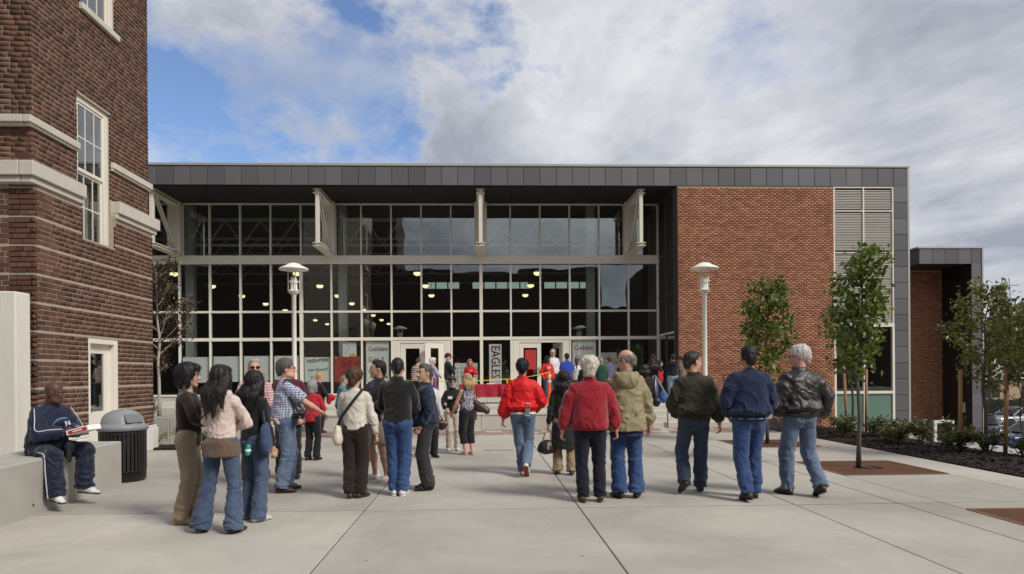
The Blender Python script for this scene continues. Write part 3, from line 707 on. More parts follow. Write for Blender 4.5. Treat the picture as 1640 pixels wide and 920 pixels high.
# sash windows
def sash(w_, full=True):
    y0, y1, z0, z1 = w_; xf = XU-.10
    e = empty('window', (0, 0, 0)); e.parent = old; e.location = (7.1, -11.1, 0)
    m_ = MB(); f = .10
    m_.box(xf-.06, xf+.05, y0, y0+f, z0, z1); m_.box(xf-.06, xf+.05, y1-f*1.5, y1, z0, z1); m_.box(xf-.06, xf+.05, y0+f, y1-f*1.5, z1-f, z1); m_.build('frame', M['cream'], e, bevel=.006, seg=1)
    m_ = MB(); m_.box(XU-.2, XU+.07, y0-.05, y1+.06, z0-.115, z0); m_.build('sill', M['limestone'], e, bevel=.012)
    a, b = y0+f, y1-f*1.5; zm = (z0+z1-f)/2
    for k, (c, d, dx) in enumerate(((z0, zm, 0), (zm, z1-f, .03))):
        m_ = MB(); s = .045
        m_.box(xf-.03+dx, xf+.0+dx, a, a+s, c, d); m_.box(xf-.03+dx, xf+.0+dx, b-s, b, c, d); m_.box(xf-.03+dx, xf+.0+dx, a+s, b-s, c, c+s*1.3); m_.box(xf-.03+dx, xf+.0+dx, a+s, b-s, d-s, d)
        m_.build('sash', M['cream'], e)
        m_ = MB()
        for q in (1, 2): yy = a+(b-a)*q/3; m_.box(xf-.022+dx, xf-.004+dx, yy-.011, yy+.011, c+s*1.3, d-s)
        zq = (c+d)/2; m_.box(xf-.021+dx, xf-.005+dx, a+s, b-s, zq-.011, zq+.011); m_.build('glazing_bar', M['cream'], e)
        for q in range(3):
            for h in range(2):
                m_ = MB(); m_.box(xf-.016+dx, xf-.012+dx, a+(b-a)*q/3+.012, a+(b-a)*(q+1)/3-.012, (c, zq)[h]+.012, (zq, d)[h]-.012); m_.build('pane', M['glass_old'], e)
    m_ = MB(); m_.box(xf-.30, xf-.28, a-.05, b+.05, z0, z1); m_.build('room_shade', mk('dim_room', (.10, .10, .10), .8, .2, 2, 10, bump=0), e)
sash(WIN); sash(WIN2)
# side door
d_ = empty('door', (0, 0, 0)); d_.parent = old; d_.location = (7.1, -11.1, 0)
y0, y1, z0, z1 = DOOR
m_ = MB(); m_.box(XL-.14, XL+.01, y0, y0+.05, 0, z1); m_.box(XL-.14, XL+.01, y1-.12, y1, 0, z1); m_.box(XL-.14, XL+.01, y0+.05, y1-.12, z1-.08, z1); m_.build('frame', M['cream'], d_, bevel=.006, seg=1)
xd = XL-.09; a, b = y0+.05, y1-.12
m_ = MB(); m_.box(xd-.04, xd, a, a+.10, .02, z1-.08); m_.box(xd-.04, xd, b-.20, b, .02, z1-.08); m_.box(xd-.04, xd, a+.10, b-.20, .02, .92); m_.box(xd-.04, xd, a+.10, b-.20, z1-.25, z1-.08); m_.build('leaf', M['cream'], d_)
m_ = MB(); m_.box(xd-.024, xd-.018, a+.10, b-.20, .92, z1-.25); m_.build('pane', M['glass_old'], d_)
m_ = MB(); m_.box(xd, xd+.03, a+.01, a+.12, .88, 1.15); m_.build('lock_plate', M['galv'], d_, bevel=.005)
m_ = MB(); m_.tube([(xd+.03, a+.06, 1.0), (xd+.07, a+.06, 1.0), (xd+.07, a+.16, 1.0)], .011, 8); m_.build('handle', M['galv'], d_, True)
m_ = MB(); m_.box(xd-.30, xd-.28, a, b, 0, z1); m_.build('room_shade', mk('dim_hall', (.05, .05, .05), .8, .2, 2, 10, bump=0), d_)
# white rendered pier in front of the corner
pier = MB(); pier.box(-.9, .9, 0, .35, 0, 2.86); o = pier.build('rendered_pier', M['plaster'], bevel=.02, loc=(-7.93, 10.62, 0))
tag(o, 'smooth white rendered pier behind the seated man', 'pier')
# long building behind the photographer, seen mirrored in the lower glazing
rb_ = empty('mirrored_building', (0, -16, 0), 0, 'dark building mirrored in the lower panes of the glass front', 'building')
dk_ = mk('dark_brick', (.055, .035, .028), .9, .3, 1, 10)
for x0, x1, hh in ((-60, -8.8, 23), (-8.79, -3, 12.6), (-2.99, 4, 12.1), (4.01, 12.5, 12.7), (12.51, 17, 8.6), (17.01, 45, 12.5)):
    m_ = MB(); m_.box(x0, x1, -8, 0, 0, hh); m_.build('wall', dk_, rb_)
# ------------------------------------------------------------------ figures: implicit surfaces meshed with surface nets
def vnoise(P, seed=0):
    P = P + np.array([seed*17.31, seed*7.7, seed*3.3]); I = np.floor(P).astype(np.int64); f = P-I; f = f*f*(3-2*f)
    def h(dx, dy, dz):
        n = (I[:, 0]+dx)*73856093 ^ (I[:, 1]+dy)*19349663 ^ (I[:, 2]+dz)*83492791
        n = (n ^ (n >> 13))*1274126177 & 0x7fffffff
        return ((n ^ (n >> 16)) & 0xffff)/65535.0
    x, y, z = f.T
    a = h(0, 0, 0)*(1-x)+h(1, 0, 0)*x; b = h(0, 1, 0)*(1-x)+h(1, 1, 0)*x; c = h(0, 0, 1)*(1-x)+h(1, 0, 1)*x; d = h(0, 1, 1)*(1-x)+h(1, 1, 1)*x
    return ((a*(1-y)+b*y)*(1-z)+(c*(1-y)+d*y)*z)*2-1
def fbm(P, seed=0, o=3):
    r = 0; a = 1.0
    for i in range(o): r = r+a*vnoise(P*2**i, seed+i); a *= .5
    return r
V3 = lambda *a: np.array(a, float)
def nrm(v): v = np.asarray(v, float); return v/(np.linalg.norm(v)+1e-9)
class Cone:         # tapered capsule; optional flattening along an axis; optional flat end at b
    def __init__(s, a, b, ra, rb, k=.02, flat=None, sq=1.0, capb=False, capa=False):
        s.a, s.b, s.ra, s.rb, s.k = np.asarray(a, float), np.asarray(b, float), ra, rb, k; s.fl = None if flat is None else nrm(flat); s.sq = sq; s.cb = capb; s.ca = capa
    def bb(s):
        r = max(s.ra, s.rb)*max(1, s.sq)+.02; return np.minimum(s.a, s.b)-r, np.maximum(s.a, s.b)+r
    def d(s, P):
        ab = s.b-s.a; L2 = ab@ab+1e-12; q = P-s.a; t0 = (q@ab)/L2; t = np.clip(t0, 0, 1); v = q-t[..., None]*ab
        r = s.ra+(s.rb-s.ra)*t
        if s.fl is not None:
            c = v@s.fl; v = v+(c*(1/s.sq-1))[..., None]*s.fl
        dd = np.sqrt((v*v).sum(-1))-r
        if s.fl is not None and s.sq < 1: dd = dd*(.5+.5*s.sq)
        L_ = math.sqrt(L2)
        if s.cb: dd = np.maximum(dd, (t0-1)*L_)
        if s.ca: dd = np.maximum(dd, -t0*L_)
        return dd
class Ell:
    def __init__(s, c, r, k=.02, M_=None): s.c, s.r, s.k = np.asarray(c, float), np.asarray(r, float), k; s.M = None if M_ is None else np.asarray(M_)
    def bb(s): m = s.r.max()+.02; return s.c-m, s.c+m
    def d(s, P):
        q = P-s.c
        if s.M is not None: q = q@s.M
        n = np.sqrt(((q/s.r)**2).sum(-1)); g = np.sqrt(((q/s.r**2)**2).sum(-1))+1e-6
        return np.where(n < .3, -s.r.min()*.7, n*(n-1)/g)
class Loft:         # elliptical sections (z, cx, cy, rx, ry) along local z, placed by rotation Rm about origin o
    def __init__(s, sec, k=.03, Rm=None, o=(0, 0, 0), p=2.3):
        sec = np.array(sec, float); zs = np.linspace(sec[0, 0], sec[-1, 0], 40); i = np.clip(np.searchsorted(sec[:, 0], zs)-1, 0, len(sec)-2)
        f = (zs-sec[i, 0])/(sec[i+1, 0]-sec[i, 0]); f = f*f*(3-2*f)*.5+f*.5
        s.t = np.concatenate([zs[:, None], sec[i, 1:]*(1-f)[:, None]+sec[i+1, 1:]*f[:, None]], 1); s.k = k; s.R = np.eye(3) if Rm is None else Rm; s.o = np.asarray(o, float); s.p = p
    def bb(s):
        t = s.t; m = np.array([[x+a*rx, y+b*ry, z] for z, x, y, rx, ry in t for a in (-1, 1) for b in (-1, 1)]); m = (m-s.o)@s.R.T+s.o
        return m.min(0)-.03, m.max(0)+.03
    def d(s, P):
        q = (P-s.o)@s.R+s.o; z = q[..., 2]; t = s.t; g = lambda i: np.interp(z, t[:, 0], t[:, i])
        rx, ry = g(3), g(4); x = np.abs(q[..., 0]-g(1)); y = np.abs(q[..., 1]-g(2)); p = s.p
        n = ((x/rx)**p+(y/ry)**p+1e-9)**(1/p); dd = (n-1)*np.minimum(rx, ry)*np.where(n > 1, 1.0, .9)
        # keep distances fair on the long axis
        e = np.sqrt(x*x+y*y)*(1-1/np.maximum(n, 1e-3)); dd = np.where(n > .7, e, dd)
        return np.maximum(dd, np.maximum(t[0, 0]-z, z-t[-1, 0]))
def smin(a, b, k):
    h = np.clip(.5+.5*(b-a)/k, 0, 1); return b*(1-h)+a*h-k*h*(1-h)
FACES_AX = None
def nets(prims, cell, cuts=(), subs=()):
    bbs = [p.bb() for p in prims]; lo = np.min([b[0] for b in bbs], 0)-cell*2; hi = np.max([b[1] for b in bbs], 0)+cell*2
    n = np.ceil((hi-lo)/cell).astype(int)+1
    D = np.full(n, .5, np.float64)
    ax = [lo[i]+cell*np.arange(n[i]) for i in range(3)]
    def sub(b, pad):
        a_ = np.clip(np.floor((b[0]-pad-lo)/cell).astype(int), 0, n-1); b_ = np.clip(np.ceil((b[1]+pad-lo)/cell).astype(int)+1, 1, n)
        sl_ = tuple(slice(x, y) for x, y in zip(a_, b_)); P = np.stack(np.meshgrid(*[ax[i][sl_[i]] for i in range(3)], indexing='ij'), -1); return sl_, P
    for p, b in zip(prims, bbs):
        sl_, P = sub(b, p.k+2*cell)
        D[sl_] = smin(D[sl_], p.d(P), p.k)
    for p in subs:
        sl_, P = sub(p.bb(), p.k+2*cell); D[sl_] = -smin(-D[sl_], p.d(P), p.k)
    if cuts:
        P = np.stack(np.meshgrid(*ax, indexing='ij'), -1)
        for o, nn in cuts: D = np.maximum(D, (P-np.asarray(o))@nrm(nn))
    s = D < 0; c8 = [s[i:n[0]-1+i, j:n[1]-1+j, k:n[2]-1+k] for i in (0, 1) for j in (0, 1) for k in (0, 1)]
    cnt = sum(c.astype(np.int8) for c in c8); mix = (cnt > 0) & (cnt < 8); idx = -np.ones(mix.shape, np.int64); ijk = np.argwhere(mix); idx[mix] = np.arange(len(ijk))
    acc = np.zeros((len(ijk), 3)); num = np.zeros(len(ijk))
    corners = [(i, j, k) for i in (0, 1) for j in (0, 1) for k in (0, 1)]
    dv = {c: D[ijk[:, 0]+c[0], ijk[:, 1]+c[1], ijk[:, 2]+c[2]] for c in corners}
    for c in corners:
        for a in range(3):
            if c[a]: continue
            e = list(c); e[a] = 1; e = tuple(e); u, v = dv[c], dv[e]; m = (u < 0) != (v < 0); t = np.where(m, u/(u-v+1e-12), 0)
            for q in range(3): acc[:, q] += np.where(m, (c[q]+t if q == a else c[q]), 0)
            num += m
    V_ = lo+(ijk+acc/np.maximum(num, 1)[:, None])*cell; F_ = []
    for a in range(3):
        b, c = (a+1) % 3, (a+2) % 3; s0 = [slice(None)]*3; s1 = [slice(None)]*3; s0[a] = slice(0, -1); s1[a] = slice(1, None)
        cr = s[tuple(s0)] != s[tuple(s1)]; ins = s[tuple(s0)]; e = np.argwhere(cr)
        e = e[(e[:, b] > 0) & (e[:, c] > 0) & (e[:, b] < n[b]-1) & (e[:, c] < n[c]-1)]
        if not len(e): continue
        def at(db, dc): q = e.copy(); q[:, b] -= db; q[:, c] -= dc; return idx[q[:, 0], q[:, 1], q[:, 2]]
        quad = np.stack([at(0, 0), at(1, 0), at(1, 1), at(0, 1)], 1); fl = ~ins[e[:, 0], e[:, 1], e[:, 2]]; quad[fl] = quad[fl][:, ::-1]; F_.append(quad)
    return V_, np.concatenate(F_)
def vnormals(V_, F_):
    nn = np.cross(V_[F_[:, 2]]-V_[F_[:, 0]], V_[F_[:, 3]]-V_[F_[:, 1]]); o = np.zeros_like(V_)
    for i in range(4): np.add.at(o, F_[:, i], nn)
    return o/(np.linalg.norm(o, axis=1)[:, None]+1e-9)
def relax(V_, F_, it=1):
    for _ in range(it):
        a = np.zeros_like(V_); c = np.zeros(len(V_))
        for i in range(4):
            for j in (1, 3): np.add.at(a, F_[:, i], V_[F_[:, (i+j) % 4]]); np.add.at(c, F_[:, i], 1)
        V_ = V_*.4+.6*a/np.maximum(c, 1)[:, None]
    return V_
def set_col(o, C):
    at = o.data.color_attributes.new('tint', 'FLOAT_COLOR', 'POINT'); at.data.foreach_set('color', np.concatenate([C, np.ones((len(C), 1))], 1).astype(np.float32).ravel())

# cloth, skin and hair materials
def finish_cloth(t, b, colsock, rough, fz=300, sheen=.25, bump=.25):
    p = pos(t, 'obj'); f = noise(t, p, fz, 2, .6); g = noise(t, p, 6, 5, .6)
    k = mth(t, 'ADD', mth(t, 'MULTIPLY', f, .25), mth(t, 'ADD', mth(t, 'MULTIPLY', g, .45), .65))
    c2 = nd(t, 'ShaderNodeVectorMath', operation='SCALE')
    if isinstance(colsock, tuple): c2.inputs[0].default_value = colsock
    else: t.links.new(colsock, c2.inputs[0])
    t.links.new(k, c2.inputs['Scale']); t.links.new(c2.outputs[0], b.inputs['Base Color']); b.inputs['Roughness'].default_value = rough
    b.inputs['Sheen Weight'].default_value = sheen; b.inputs['Sheen Roughness'].default_value = .5; b.inputs['Specular IOR Level'].default_value = .25
    w_ = noise(t, mapping(t, p, sc=(1, 1, .6)), 22, 4, .6, .6)
    bumpn(t, b, mth(t, 'ADD', w_, mth(t, 'MULTIPLY', f, .12)), bump, .02)
_mc = {}
def cloth(col, rough=.85, kind='plain', col2=None, sheen=.2, bump=.42, scale=1.0):
    key = (col, rough, kind, col2, sheen, bump, scale)
    if key in _mc: return _mc[key]
    m, t, b = new_mat('fabric'); p = pos(t, 'obj')
    if kind == 'plain': cs = col
    elif kind == 'denim':
        n1 = noise(t, mapping(t, p, sc=(1, 1, .35)), 5, 5, .65); n2 = noise(t, mapping(t, p, sc=(1, 1, .3)), 60, 3, .6)
        f = mth(t, 'ADD', mth(t, 'MULTIPLY', n1, .9), mth(t, 'MULTIPLY', n2, .35)); f = ramp(t, f, [(.42, 0), (.82, 1)]); cs = mixc(t, f, col, col2)
    elif kind in ('plaid', 'stripe'):
        s = nd(t, 'ShaderNodeSeparateXYZ'); t.links.new(p, s.inputs[0])
        def band(o_, fr, wd): return mth(t, 'LESS_THAN', mth(t, 'ABSOLUTE', mth(t, 'SUBTRACT', mth(t, 'FRACT', mth(t, 'MULTIPLY', o_, fr)), .5)), wd)
        if kind == 'stripe':
            wz = mth(t, 'ADD', s.outputs[2], mth(t, 'MULTIPLY', noise(t, p, 5, 2), .02)); cs = mixc(t, band(wz, scale, .22), col, col2)
        else:
            wz = mth(t, 'ADD', s.outputs[2], mth(t, 'MULTIPLY', noise(t, p, 4, 2), .03)); wx = mth(t, 'ADD', mth(t, 'ADD', s.outputs[0], mth(t, 'MULTIPLY', s.outputs[1], .7)), mth(t, 'MULTIPLY', noise(t, mapping(t, p, loc=(5, 5, 5)), 4, 2), .03))
            f = mth(t, 'MULTIPLY', mth(t, 'ADD', band(wx, scale, .2), band(wz, scale, .2)), .5); cs = mixc(t, f, col, col2)
    elif kind == 'floral':
        vo = nd(t, 'ShaderNodeTexVoronoi'); vo.inputs['Scale'].default_value = scale; t.links.new(p, vo.inputs['Vector']); f = ramp(t, mth(t, 'ADD', vo.outputs['Distance'], mth(t, 'MULTIPLY', noise(t, p, 40, 3), .5)), [(.62, 0), (.72, 1)]); cs = mixc(t, f, col, col2)
    elif kind == 'leather': cs = col
    finish_cloth(t, b, cs, rough, sheen=sheen if kind != 'leather' else 0, bump=bump)
    if kind == 'leather': b.inputs['Specular IOR Level'].default_value = .6
    _mc[key] = m; return m
def mat_skin():
    m, t, b = new_mat('skin'); a = nd(t, 'ShaderNodeVertexColor'); a.layer_name = 'tint'
    f = noise(t, pos(t, 'obj'), 35, 3, .6); k = mth(t, 'ADD', mth(t, 'MULTIPLY', f, .3), .85)
    c2 = nd(t, 'ShaderNodeVectorMath', operation='SCALE'); t.links.new(a.outputs[0], c2.inputs[0]); t.links.new(k, c2.inputs['Scale']); t.links.new(c2.outputs[0], b.inputs['Base Color'])
    b.inputs['Roughness'].default_value = .52; b.inputs['Specular IOR Level'].default_value = .4; b.inputs['Subsurface Weight'].default_value = .08; b.inputs['Subsurface Radius'].default_value = (.02, .008, .004); return m
M['skin'] = mat_skin()
_hc = {}
def hair_mat(col):
    if col in _hc: return _hc[col]
    m, t, b = new_mat('hair'); p = pos(t, 'obj'); s1 = noise(t, mapping(t, p, sc=(1, 1, .12)), 160, 3, .6, .4); s2 = noise(t, mapping(t, p, sc=(1, 1, .4)), 30, 3, .6)
    k = mth(t, 'ADD', mth(t, 'MULTIPLY', s1, 1.1), mth(t, 'ADD', mth(t, 'MULTIPLY', s2, .6), .15))
    c2 = nd(t, 'ShaderNodeVectorMath', operation='SCALE'); c2.inputs[0].default_value = col; t.links.new(k, c2.inputs['Scale']); t.links.new(c2.outputs[0], b.inputs['Base Color'])
    b.inputs['Roughness'].default_value = .48; b.inputs['Specular IOR Level'].default_value = .35; bumpn(t, b, s1, .6, .006); _hc[col] = m; return m
def plain(col, rough=.5, **k):
    key = ('plain', col, rough)
    if key not in _mc: _mc[key] = mk('surface', col, rough, .12, 8, 60, bump=.05, kind='obj', **k)
    return _mc[key]

SK = dict(light=(.56, .33, .24), tan=(.44, .25, .165), asian=(.47, .29, .19), dark=(.085, .042, .026), brown=(.19, .10, .062), pink=(.58, .31, .235))
def ik(a, t, l1, l2, pole):
    a, t = np.asarray(a, float), np.asarray(t, float); v = t-a; d = np.linalg.norm(v); m = (l1+l2)*.995
    if d > m: v = v*m/d; d = m; t = a+v
    u = v/d; x = (d*d+l1*l1-l2*l2)/(2*d); h = math.sqrt(max(l1*l1-x*x, 1e-6)); p = np.asarray(pole, float); p = nrm(p-u*(p@u)); return a+u*x+p*h, t
def rotm(ax, deg):
    c, s = math.cos(R(deg)), math.sin(R(deg)); x, y, z = nrm(ax); C_ = 1-c
    return np.array([[c+x*x*C_, x*y*C_-z*s, x*z*C_+y*s], [y*x*C_+z*s, c+y*y*C_, y*z*C_-x*s], [z*x*C_-y*s, z*y*C_+x*s, c+z*z*C_]])
ARM = {  # hand target for the right side (x right, y forward, z up at 1.75 m), elbow pole
    'down': ((.275, .03, .80), (.4, -1, 0)), 'swing_f': ((.27, .20, .84), (.4, -1, 0)), 'swing_b': ((.29, -.13, .82), (.4, -1, .1)),
    'cross_hi': ((.01, .225, 1.17), (1, .15, -.6)), 'cross_lo': ((.0, .20, 1.09), (1, .1, -.6)), 'pocket': ((.205, .075, .90), (.8, -1, 0)),
    'front': ((.05, .27, 1.06), (.9, -.4, -.5)), 'chest': ((.06, .26, 1.25), (.9, -.2, -.8)), 'phone': ((.10, .30, 1.32), (.8, -.2, -1)),
    'point': ((.22, .50, .98), (.5, -1, -.4)), 'bag': ((.30, .06, .84), (.4, -1, 0)), 'lap': ((.07, .36, .72), (.8, -.6, -.2)), 'hip': ((.20, .10, 1.0), (1, -.6, 0)), 'elbow_fwd': ((.20, .33, 1.08), (.5, -1, -.3)), 'back': ((.08, -.17, .95), (.9, -.6, 0)), 'pockf': ((.17, .16, .95), (.8, -1, 0))}
PN = [0]
def person(label, loc, h=1.75, yaw=0, z=0, feet=None, arms=('down', 'down'), head=(0, 0, 0), lean=0, twist=0, w=1.0, belly=0.0, bust=0.0, hipw=1.0, top=None, bottom=None, shoe=((.03, .02, .015), .5), sole=None, hair=None, skin='light', cell=.013, group='people gathered in front of the hall', extra=None, seat=None, glasses=None, beard=None, curl=55, shorts=False, skirtless=True, neck=1.0, sandals=False, hat=None, legw=1.0):
    PN[0] += 1; sd_ = PN[0]; sc = h/1.75; root = empty('person', (loc[0], loc[1], z), -R(yaw), label, 'person', group)
    feet = feet or [(-.11, .02), (.11, .02)]; ks = sc
    tone = np.array(SK[skin] if isinstance(skin, str) else skin)
    pel = V3(0, 0, .95) if seat is None else V3(0, 0, seat/sc+.10)
    dz = pel[2]-.95
    Rm = rotm((0, 0, 1), -twist)@rotm((1, 0, 0), -lean); T = lambda p: (Rm@(np.asarray(p, float)+V3(0, 0, dz)-pel))+pel
    hipj = [pel+V3(s*.088*hipw, 0, -.03) for s in (-1, 1)]
    # legs
    legs = []
    for i, s in enumerate((-1, 1)):
        f = feet[i]; fx, fy = f[0], f[1]; fz = f[2] if len(f) > 2 else 0; pitch = f[3] if len(f) > 3 else 0; fo = f[4] if len(f) > 4 else s*7
        fd = rotm((0, 0, 1), -fo)@V3(0, 1, 0); fd = nrm(fd*math.cos(R(pitch))-V3(0, 0, 1)*math.sin(R(pitch)))
        ank = V3(fx, fy, .085+fz)-fd*V3(1, 1, 0)*.05
        ank[2] += .16*math.sin(R(max(pitch, 0)))
        kn, ank2 = ik(hipj[i], ank, *((.428, .418) if seat is None else (.445, .435)), V3(s*.12, 1, .0) if seat is None else V3(s*.15, .4, 1)); legs.append((hipj[i], kn, ank2, fd))
    # arms
    arm = []
    for i, s in enumerate((-1, 1)):
        a = arms[i]
        if isinstance(a, str): tg, po = ARM[a]
        else: tg, po = a[:2]
        tg = V3(tg[0]*s, tg[1], tg[2]); po = V3(po[0]*s, po[1], po[2]); sh = T((s*.156*(.5+.5*w), -.008, 1.388)); tg = Rm@(tg+V3(0, 0, dz)-pel)+pel if not (isinstance(a, tuple) and len(a) > 2) else tg
        el, ha = ik(sh, tg, .285, .255, po); arm.append((sh, el, ha))
    hy, hp_, ht = head; Rh = Rm@rotm((0, 0, 1), -hy)@rotm((1, 0, 0), -hp_)@rotm((0, 1, 0), ht)
    nb = T((0, -.012, 1.44)); hc = T((0, .012, 1.628)); 
    HS = 1.06; hw = lambda p: Rh@(np.asarray(p, float)*HS)+hc
    wv = w
    # ---- body, skin
    tor = [(.86, 0, 0, .10, .08), (.93, 0, -.005, .155*hipw, .105), (1.08, 0, 0, .12*wv, .085+belly*.6), (1.25, 0, 0, .14*wv, .095), (1.38, 0, -.01, .13*wv, .08), (1.44, 0, -.012, .05, .05)]
    tor = [(a+dz, *r_) for a, *r_ in tor]
    B = [Loft(tor, .03, Rm, pel)]
    lw2 = legw if (shorts or bottom.get('len', 1) < 1) else legw*.8
    for (a, k_, b, fd) in legs: B += [Cone(a, k_, .078*lw2, .053*lw2, .04), Cone(k_, k_*.55+b*.45-fd*.012, .052*lw2, .056*lw2, .03), Cone(k_*.55+b*.45-fd*.012, b, .055*lw2, .036*min(1, lw2*1.1), .03), Cone(b+V3(0, 0, -.03), b+fd*.13+V3(0, 0, -.05), .033, .025, .03)]
    af = .82 if (top or {}).get('sleeve', 1) >= 1 else 1.0
    for (a, e, b) in arm: B += [Cone(a, e, .050*(.5+.5*wv)*af, .040*af, .03), Cone(e, e*.6+b*.4, .042*af, .040*af, .02), Cone(e*.6+b*.4, b, .040*af, .026, .02)]
    B += [Cone(nb, hw((0, -.02, -.06)), .058*neck, .054*neck, .03)]
    bV, bF = nets(B, max(cell*1.35, .016))
    # head in fine cells
    Hd = [Ell(hw((0, -.018, .028)), (.073, .094, .087), .02, Rh), Ell(hw((0, .022, -.032)), (.058, .072, .080), .03, Rh), Cone(hw((-.042, .0, -.055)), hw((0, .062, -.098)), .022, .020, .025), Cone(hw((.042, .0, -.055)), hw((0, .062, -.098)), .022, .020, .025),
          Cone(hw((0, .088, .012)), hw((0, .108, -.030)), .008, .0145, .012), Ell(hw((.013, .098, -.034)), (.009, .010, .008), .006, Rh), Ell(hw((-.013, .098, -.034)), (.009, .010, .008), .006, Rh), Cone(hw((-.04, .076, .030)), hw((.04, .076, .030)), .012, .012, .014),
          Ell(hw((0, .085, -.062)), (.024, .012, .009), .008, Rh), Ell(hw((0, .082, -.074)), (.021, .012, .008), .008, Rh), Ell(hw((0, .075, -.106)), (.020, .018, .016), .015, Rh),
          Ell(hw((-.076, -.008, -.012)), (.009, .020, .032), .006, Rh@rotm((0, 0, 1), -18)), Ell(hw((.076, -.008, -.012)), (.009, .020, .032), .006, Rh@rotm((0, 0, 1), 18)), Cone(nb, hw((0, -.022, -.05)), .054*neck, .052*neck, .025)]
    if belly > .05: Hd.append(Ell(hw((0, .03, -.085)), (.068, .06, .04), .03, Rh))
    sb = [Ell(hw((s*.032, .090, .008)), (.017, .014, .011), .012, Rh) for s in (-1, 1)]
    hcell = .0065 if cell < .016 else .009
    hsc = lambda L__: [setattr(p_, 'r', p_.r*HS) or p_ if isinstance(p_, Ell) else (setattr(p_, 'ra', p_.ra*HS), setattr(p_, 'rb', p_.rb*HS), p_)[2] for p_ in L__]
    Hd = hsc(Hd); sb = hsc(sb)
    hV, hF = nets(Hd, hcell, subs=sb)
    hn = (hV-hc)@Rh/HS; C_h = np.tile(tone, (len(hV), 1))
    lips = np.exp(-((hn[:, 0]/.022)**2+((hn[:, 1]-.09)/.016)**2+((hn[:, 2]+.067)/.010)**2)); C_h = C_h*(1-lips[:, None]*.55)+lips[:, None]*.55*np.array((tone[0]*.75, tone[1]*.45, tone[2]*.5))
    ck = np.exp(-(((np.abs(hn[:, 0])-.045)/.02)**2+((hn[:, 1]-.07)/.03)**2+((hn[:, 2]+.03)/.025)**2))[:, None]; C_h = C_h*(1+ck*np.array((.12, -.06, -.06)))
    hcol = np.array(hair[1]) if hair else tone*.4
    br = (np.exp(-(((np.abs(hn[:, 0])-.034)/.02)**2+((hn[:, 2]-.034)/.007)**2))*(hn[:, 1] > .06))[:, None]; C_h = C_h*(1-.75*br)+.75*br*hcol*.7
    if beard is not None:
        bd = ((hn[:, 2] < -.045) & (hn[:, 1] > .0) & (hn[:, 2] > -.13))[:, None]*.8*(1-lips[:, None]); C_h = C_h*(1-bd)+bd*np.array(beard)
    # eyes
    ev, ef, ec = [], [], []
    me_ = MB(); me_.lathe([(0, .0125), (.005, .0115), (.0065, .0107), (.011, .006), (.0125, 0), (.011, -.006), (0, -.0125)], n=10)
    for s in (-1, 1):
        q = np.array(me_.v); q = np.stack([q[:, 0], q[:, 2], q[:, 1]], 1); o_ = len(ev)*len(q); ev.append(hw((s*.0315, .0735, .008))+q@Rh.T); ef.append(np.array([(f[0], f[3], f[2], f[1]) for f in me_.f if len(f) == 4])+o_); ec.append(np.where((q[:, 1:2] > .0105), np.array([[.02, .012, .008]]), np.array([[.62, .58, .54]])))
    parts = [(bV, bF, np.tile(tone, (len(bV), 1))), (hV, hF, C_h), (np.concatenate(ev), np.concatenate(ef), np.concatenate(ec))]
    # hands with fingers
    for i, (s, (a, e, b)) in enumerate(zip((-1, 1), arm)):
        d = nrm(b-e); pn = V3(-s, .15, 0) if abs(d[2]) > .6 else V3(0, -.3, -1); pn = nrm(pn-d*(pn@d)); sd2 = nrm(np.cross(d, pn))
        th = sd2 if (sd2@V3(0, 1, .4)) > 0 else -sd2
        G_ = [Cone(b-d*.03, b+d*.02, .025, .027, .015), Cone(b+d*.02, b+d*.085, .028, .037, .015, flat=pn, sq=.42)]
        for q in range(4):
            o_ = th*(.030-.0195*q); r0 = (.0088, .0092, .0088, .0078)[q]; ln = (.068, .076, .071, .056)[q]
            p0 = b+d*.085+o_; cu = curl+6*q; d1 = rotm(np.cross(d, pn), cu*.45)@d; d2 = rotm(np.cross(d, pn), cu*1.15)@d
            p1 = p0+d1*ln*.52; p2 = p1+d2*ln*.55; G_ += [Cone(p0-d*.012, p1, r0*1.08, r0, .004), Cone(p1, p2, r0, r0*.85, .004)]
        t0 = b+d*.025+th*.022; t1 = t0+nrm(d*.75+th*.75+pn*.2)*.042; t2 = t1+nrm(d+pn*.45+th*.1)*.034; G_ += [Cone(t0, t1, .0125, .0105, .008), Cone(t1, t2, .0105, .009, .004)]
        gV, gF = nets(G_, .0055 if cell < .016 else .008); parts.append((gV, gF, np.tile(tone*.97, (len(gV), 1))))
    off = 0; Vs, Fs, Cs = [], [], []
    for a, b, c in parts: Vs.append(a); Fs.append(b+off); Cs.append(c); off += len(a)
    o = np_mesh('body', np.concatenate(Vs)*ks, np.concatenate(Fs), M['skin'], root, True); set_col(o, np.concatenate(Cs))
    def garment(name, prims, mat, cuts=(), amp=.008, fr=(9, 9, 14), seed=0, c=None, parent=None, subs=(), rel=1, foldf=None):
        V_, F_ = nets(prims, c or cell, cuts, subs); V_ = relax(V_, F_, rel); n_ = vnormals(V_, F_)
        if amp:
            P_ = V_*np.array(fr); wv_ = np.stack([fbm(V_*5, seed+3, 2), fbm(V_*5, seed+5, 2), fbm(V_*5, seed+9, 2)], 1)
            f = np.clip(1-np.abs(fbm(P_+wv_*1.1, sd_*3+seed, 2))*2.0, -.6, 1); f = np.where(f > 0, f**1.6, f*.5)*.85+.35*fbm(V_*4, sd_+seed, 2)-.25
            a_ = amp if foldf is None else amp*foldf(V_)
            V_ = V_+n_*(f*a_)[:, None] if np.ndim(a_) else V_+n_*(f*a_)[:, None]
        return np_mesh(name, V_*ks, F_, mat, parent or root, True)
    # ---- trousers
    bt = bottom or {}
    fit = bt.get('fit', .022); hem = bt.get('hem', .07); kneer = bt.get('knee', .072); blen = bt.get('len', 1.0)
